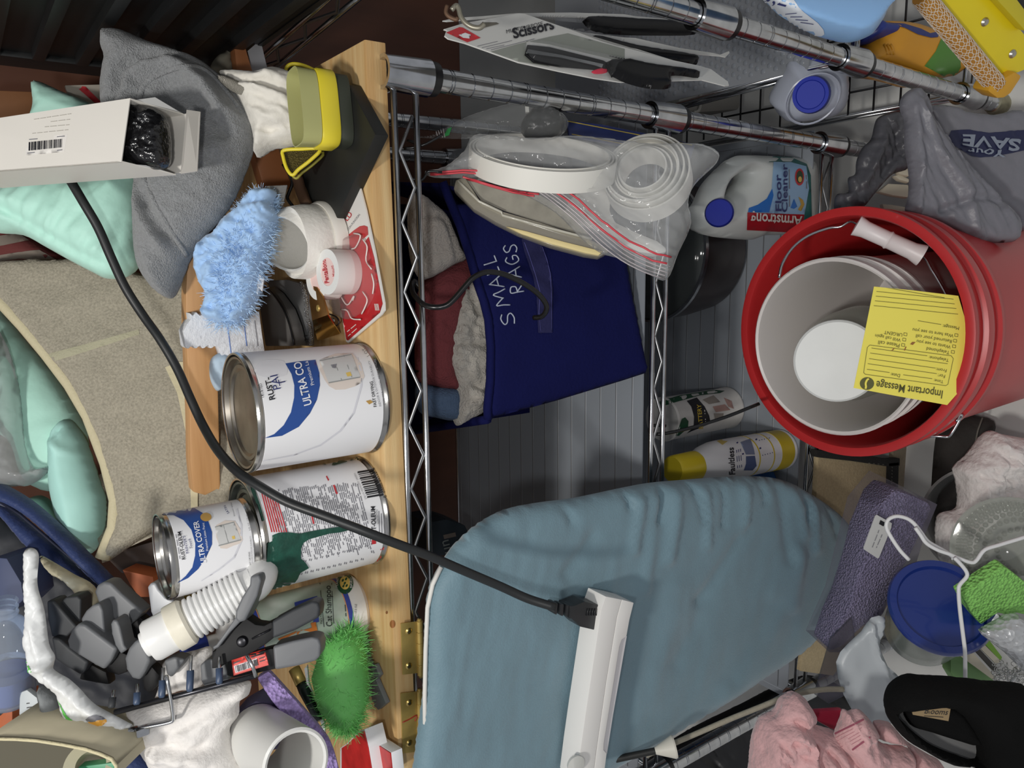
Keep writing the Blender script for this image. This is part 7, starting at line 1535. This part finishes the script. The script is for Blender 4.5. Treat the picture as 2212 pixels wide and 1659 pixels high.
po = puff('pink_rag', eL([(740, 1160), (780, 1060), (800, 985), (850, 1005), (920, 985), (1000, 1060), (1060, 1150), (1040, 1200), (1130, 1260), (1310, 1290), (1320, 1420), (1290, 1500), (900, 1500), (810, 1350), (735, 1250)]), DP(0.845), 0.03, pk_, None, 5, 0.025, wr=((0.006, 30, 14, 50, 3.9), (0.003, 12, 8, 0, 1.2)), folds=(([(1890, 1570), (1910, 1610), (1895, 1659)], -0.006, 8), ([(1960, 1610), (1955, 1640)], 0.005, 6)))
rt_ = thing('pink_rag', 'pink rag with two darker woven stripes in front of the plain pink one', 'rag', 'pink rags')
po.parent = rt_; po.name = 'cloth'
dkp = M('stripe_rose', (150, 80, 96), 0.9)
bars('woven_stripe', [strip(*eL([(740, 1180), (960, 1070)]), 4), strip(*eL([(815, 1350), (1005, 1205)]), 4)], [po], dkp, rt_, 0.001)
bars('woven_line', [strip(*eL([(745 + i * 14, 1210 + i * 24), (985 + i * 6, 1085 + i * 22)]), 1.0) for i in range(5)], [po], M('line_rose', (178, 120, 128), 0.9), rt_, 0.0008)
o = puff('pink_rag', eL([(1040, 1085), (1140, 1080), (1190, 1120), (1290, 1230), (1450, 1330), (1560, 1400), (1570, 1560), (1290, 1560), (1310, 1290), (1120, 1230), (1060, 1200)]), DP(0.86), 0.025, pk_, None, 6, 0.02, wr=((0.006, 30, 20, 50, 8.4),))
tag(o, 'pink rag partly under the black slipper', 'rag', 'pink rags')
o = ext('crimson_handle', eL([(570, 1005), (800, 990), (790, 1060), (745, 1160), (700, 1140), (555, 1060)]), DP(0.90), 0.01, M('crimson', (168, 34, 62), 0.4), None, 0.003)
tag(o, 'crimson plastic handle between the two pink rags', 'handle')
bkp = M('black_poly', (20, 20, 22), 0.3, bump=(40, 0.4))
o = puff('bin_liner', [(1400, 1640), (1480, 1580), (1600, 1520), (1700, 1470), (1760, 1460), (1840, 1500), (1830, 1560), (1700, 1620), (1660, 1720), (1380, 1720)], DP(1.34), 0.03, bkp, None, 8, 0.03, wr=((0.012, 60, 30, 40, 1.6),))
tag(o, 'black plastic sack in the dark behind the lower chrome post', 'sack')
o = tube('rope_handle', [PD(*p, 0.93) for p in ((1395, 1632), (1450, 1608), (1520, 1578), (1580, 1552), (1640, 1528), (1690, 1508), (1740, 1495), (1785, 1489), (1822, 1489))], 0.0032, M('rope_grey', (150, 144, 128), 0.7, bump=(200, 0.6)), None, 10, False, 4)
tag(o, 'grey plastic-coated rope crossing below the ironing board', 'rope')
cn = thing('white_funnel', 'small white cone end on a dark rod under the ironing board', 'funnel')
lathe('cone', [(0.004, 0), (0.013, 0.022), (0.0125, 0.024), (0.003, 0.002), (0.004, 0)], PD(1415, 1622, 0.90), PD(1462, 1612, 0.90) - PD(1415, 1622, 0.90), M('cone_white', (206, 202, 190), 0.5), cn, 24)
lathe('rod', [(0, -0.05), (0.004, -0.05), (0.004, 0.002), (0, 0.002)], PD(1415, 1622, 0.90), PD(1462, 1612, 0.90) - PD(1415, 1622, 0.90), blackrub, cn, 12)
# dark filler goods far back on the board so the pile stands against clutter, as in the photograph
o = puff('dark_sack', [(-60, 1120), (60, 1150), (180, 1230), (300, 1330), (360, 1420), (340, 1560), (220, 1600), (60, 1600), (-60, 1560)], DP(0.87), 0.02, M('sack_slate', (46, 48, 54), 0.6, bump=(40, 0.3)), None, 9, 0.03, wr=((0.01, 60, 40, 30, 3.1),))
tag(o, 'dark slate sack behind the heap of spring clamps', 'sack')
o = puff('cream_wrapper', [(88, 1200), (130, 1222), (160, 1240), (200, 1262), (222, 1300), (240, 1330), (230, 1345), (205, 1310), (182, 1300), (150, 1262), (110, 1235)], DP(0.745), 0.012, FILM('wrapper_cream', (206, 198, 170), 0.8, 0.25, bump=(60, 0.6)), None, 5, 0.012, wr=(0.004, 14, 10, 40, 2.8))
tag(o, 'crumpled cream plastic wrapper between the blue case and clamps', 'wrapper')
# ---------------------------------------------------------------- put each origin at the base of its thing
def recentre():
    bpy.context.view_layer.update()
    tops = [o for o in COL.objects if o.parent is None and o.type in ('MESH', 'EMPTY')]
    def kids(o): return [c for c in o.children] + [g for c in o.children for g in kids(c)]
    for t in tops:
        ms = [o for o in [t] + kids(t) if o.type == 'MESH']
        if not ms: continue
        lo_ = [1e9] * 3; hi = [-1e9] * 3
        for o in ms:
            for c in o.bound_box:
                q = Vector(c) + o.location
                for i in range(3): lo_[i] = min(lo_[i], q[i]); hi[i] = max(hi[i], q[i])
        L = Vector(((lo_[0] + hi[0]) / 2, (lo_[1] + hi[1]) / 2, lo_[2]))
        if t.type == 'MESH':
            t.data.transform(Matrix.Translation(-L))
        t.location = t.location + L
        for c in t.children: c.location = c.location - L
def one_part():
    # a thing that is a single body with prints on it: the prints are its parts
    for t in [o for o in COL.objects if o.parent is None and o.type == 'EMPTY']:
        if len(t.children) == 1 and t.children[0].children:
            for g in list(t.children[0].children): g.parent = t
one_part()
recentre()
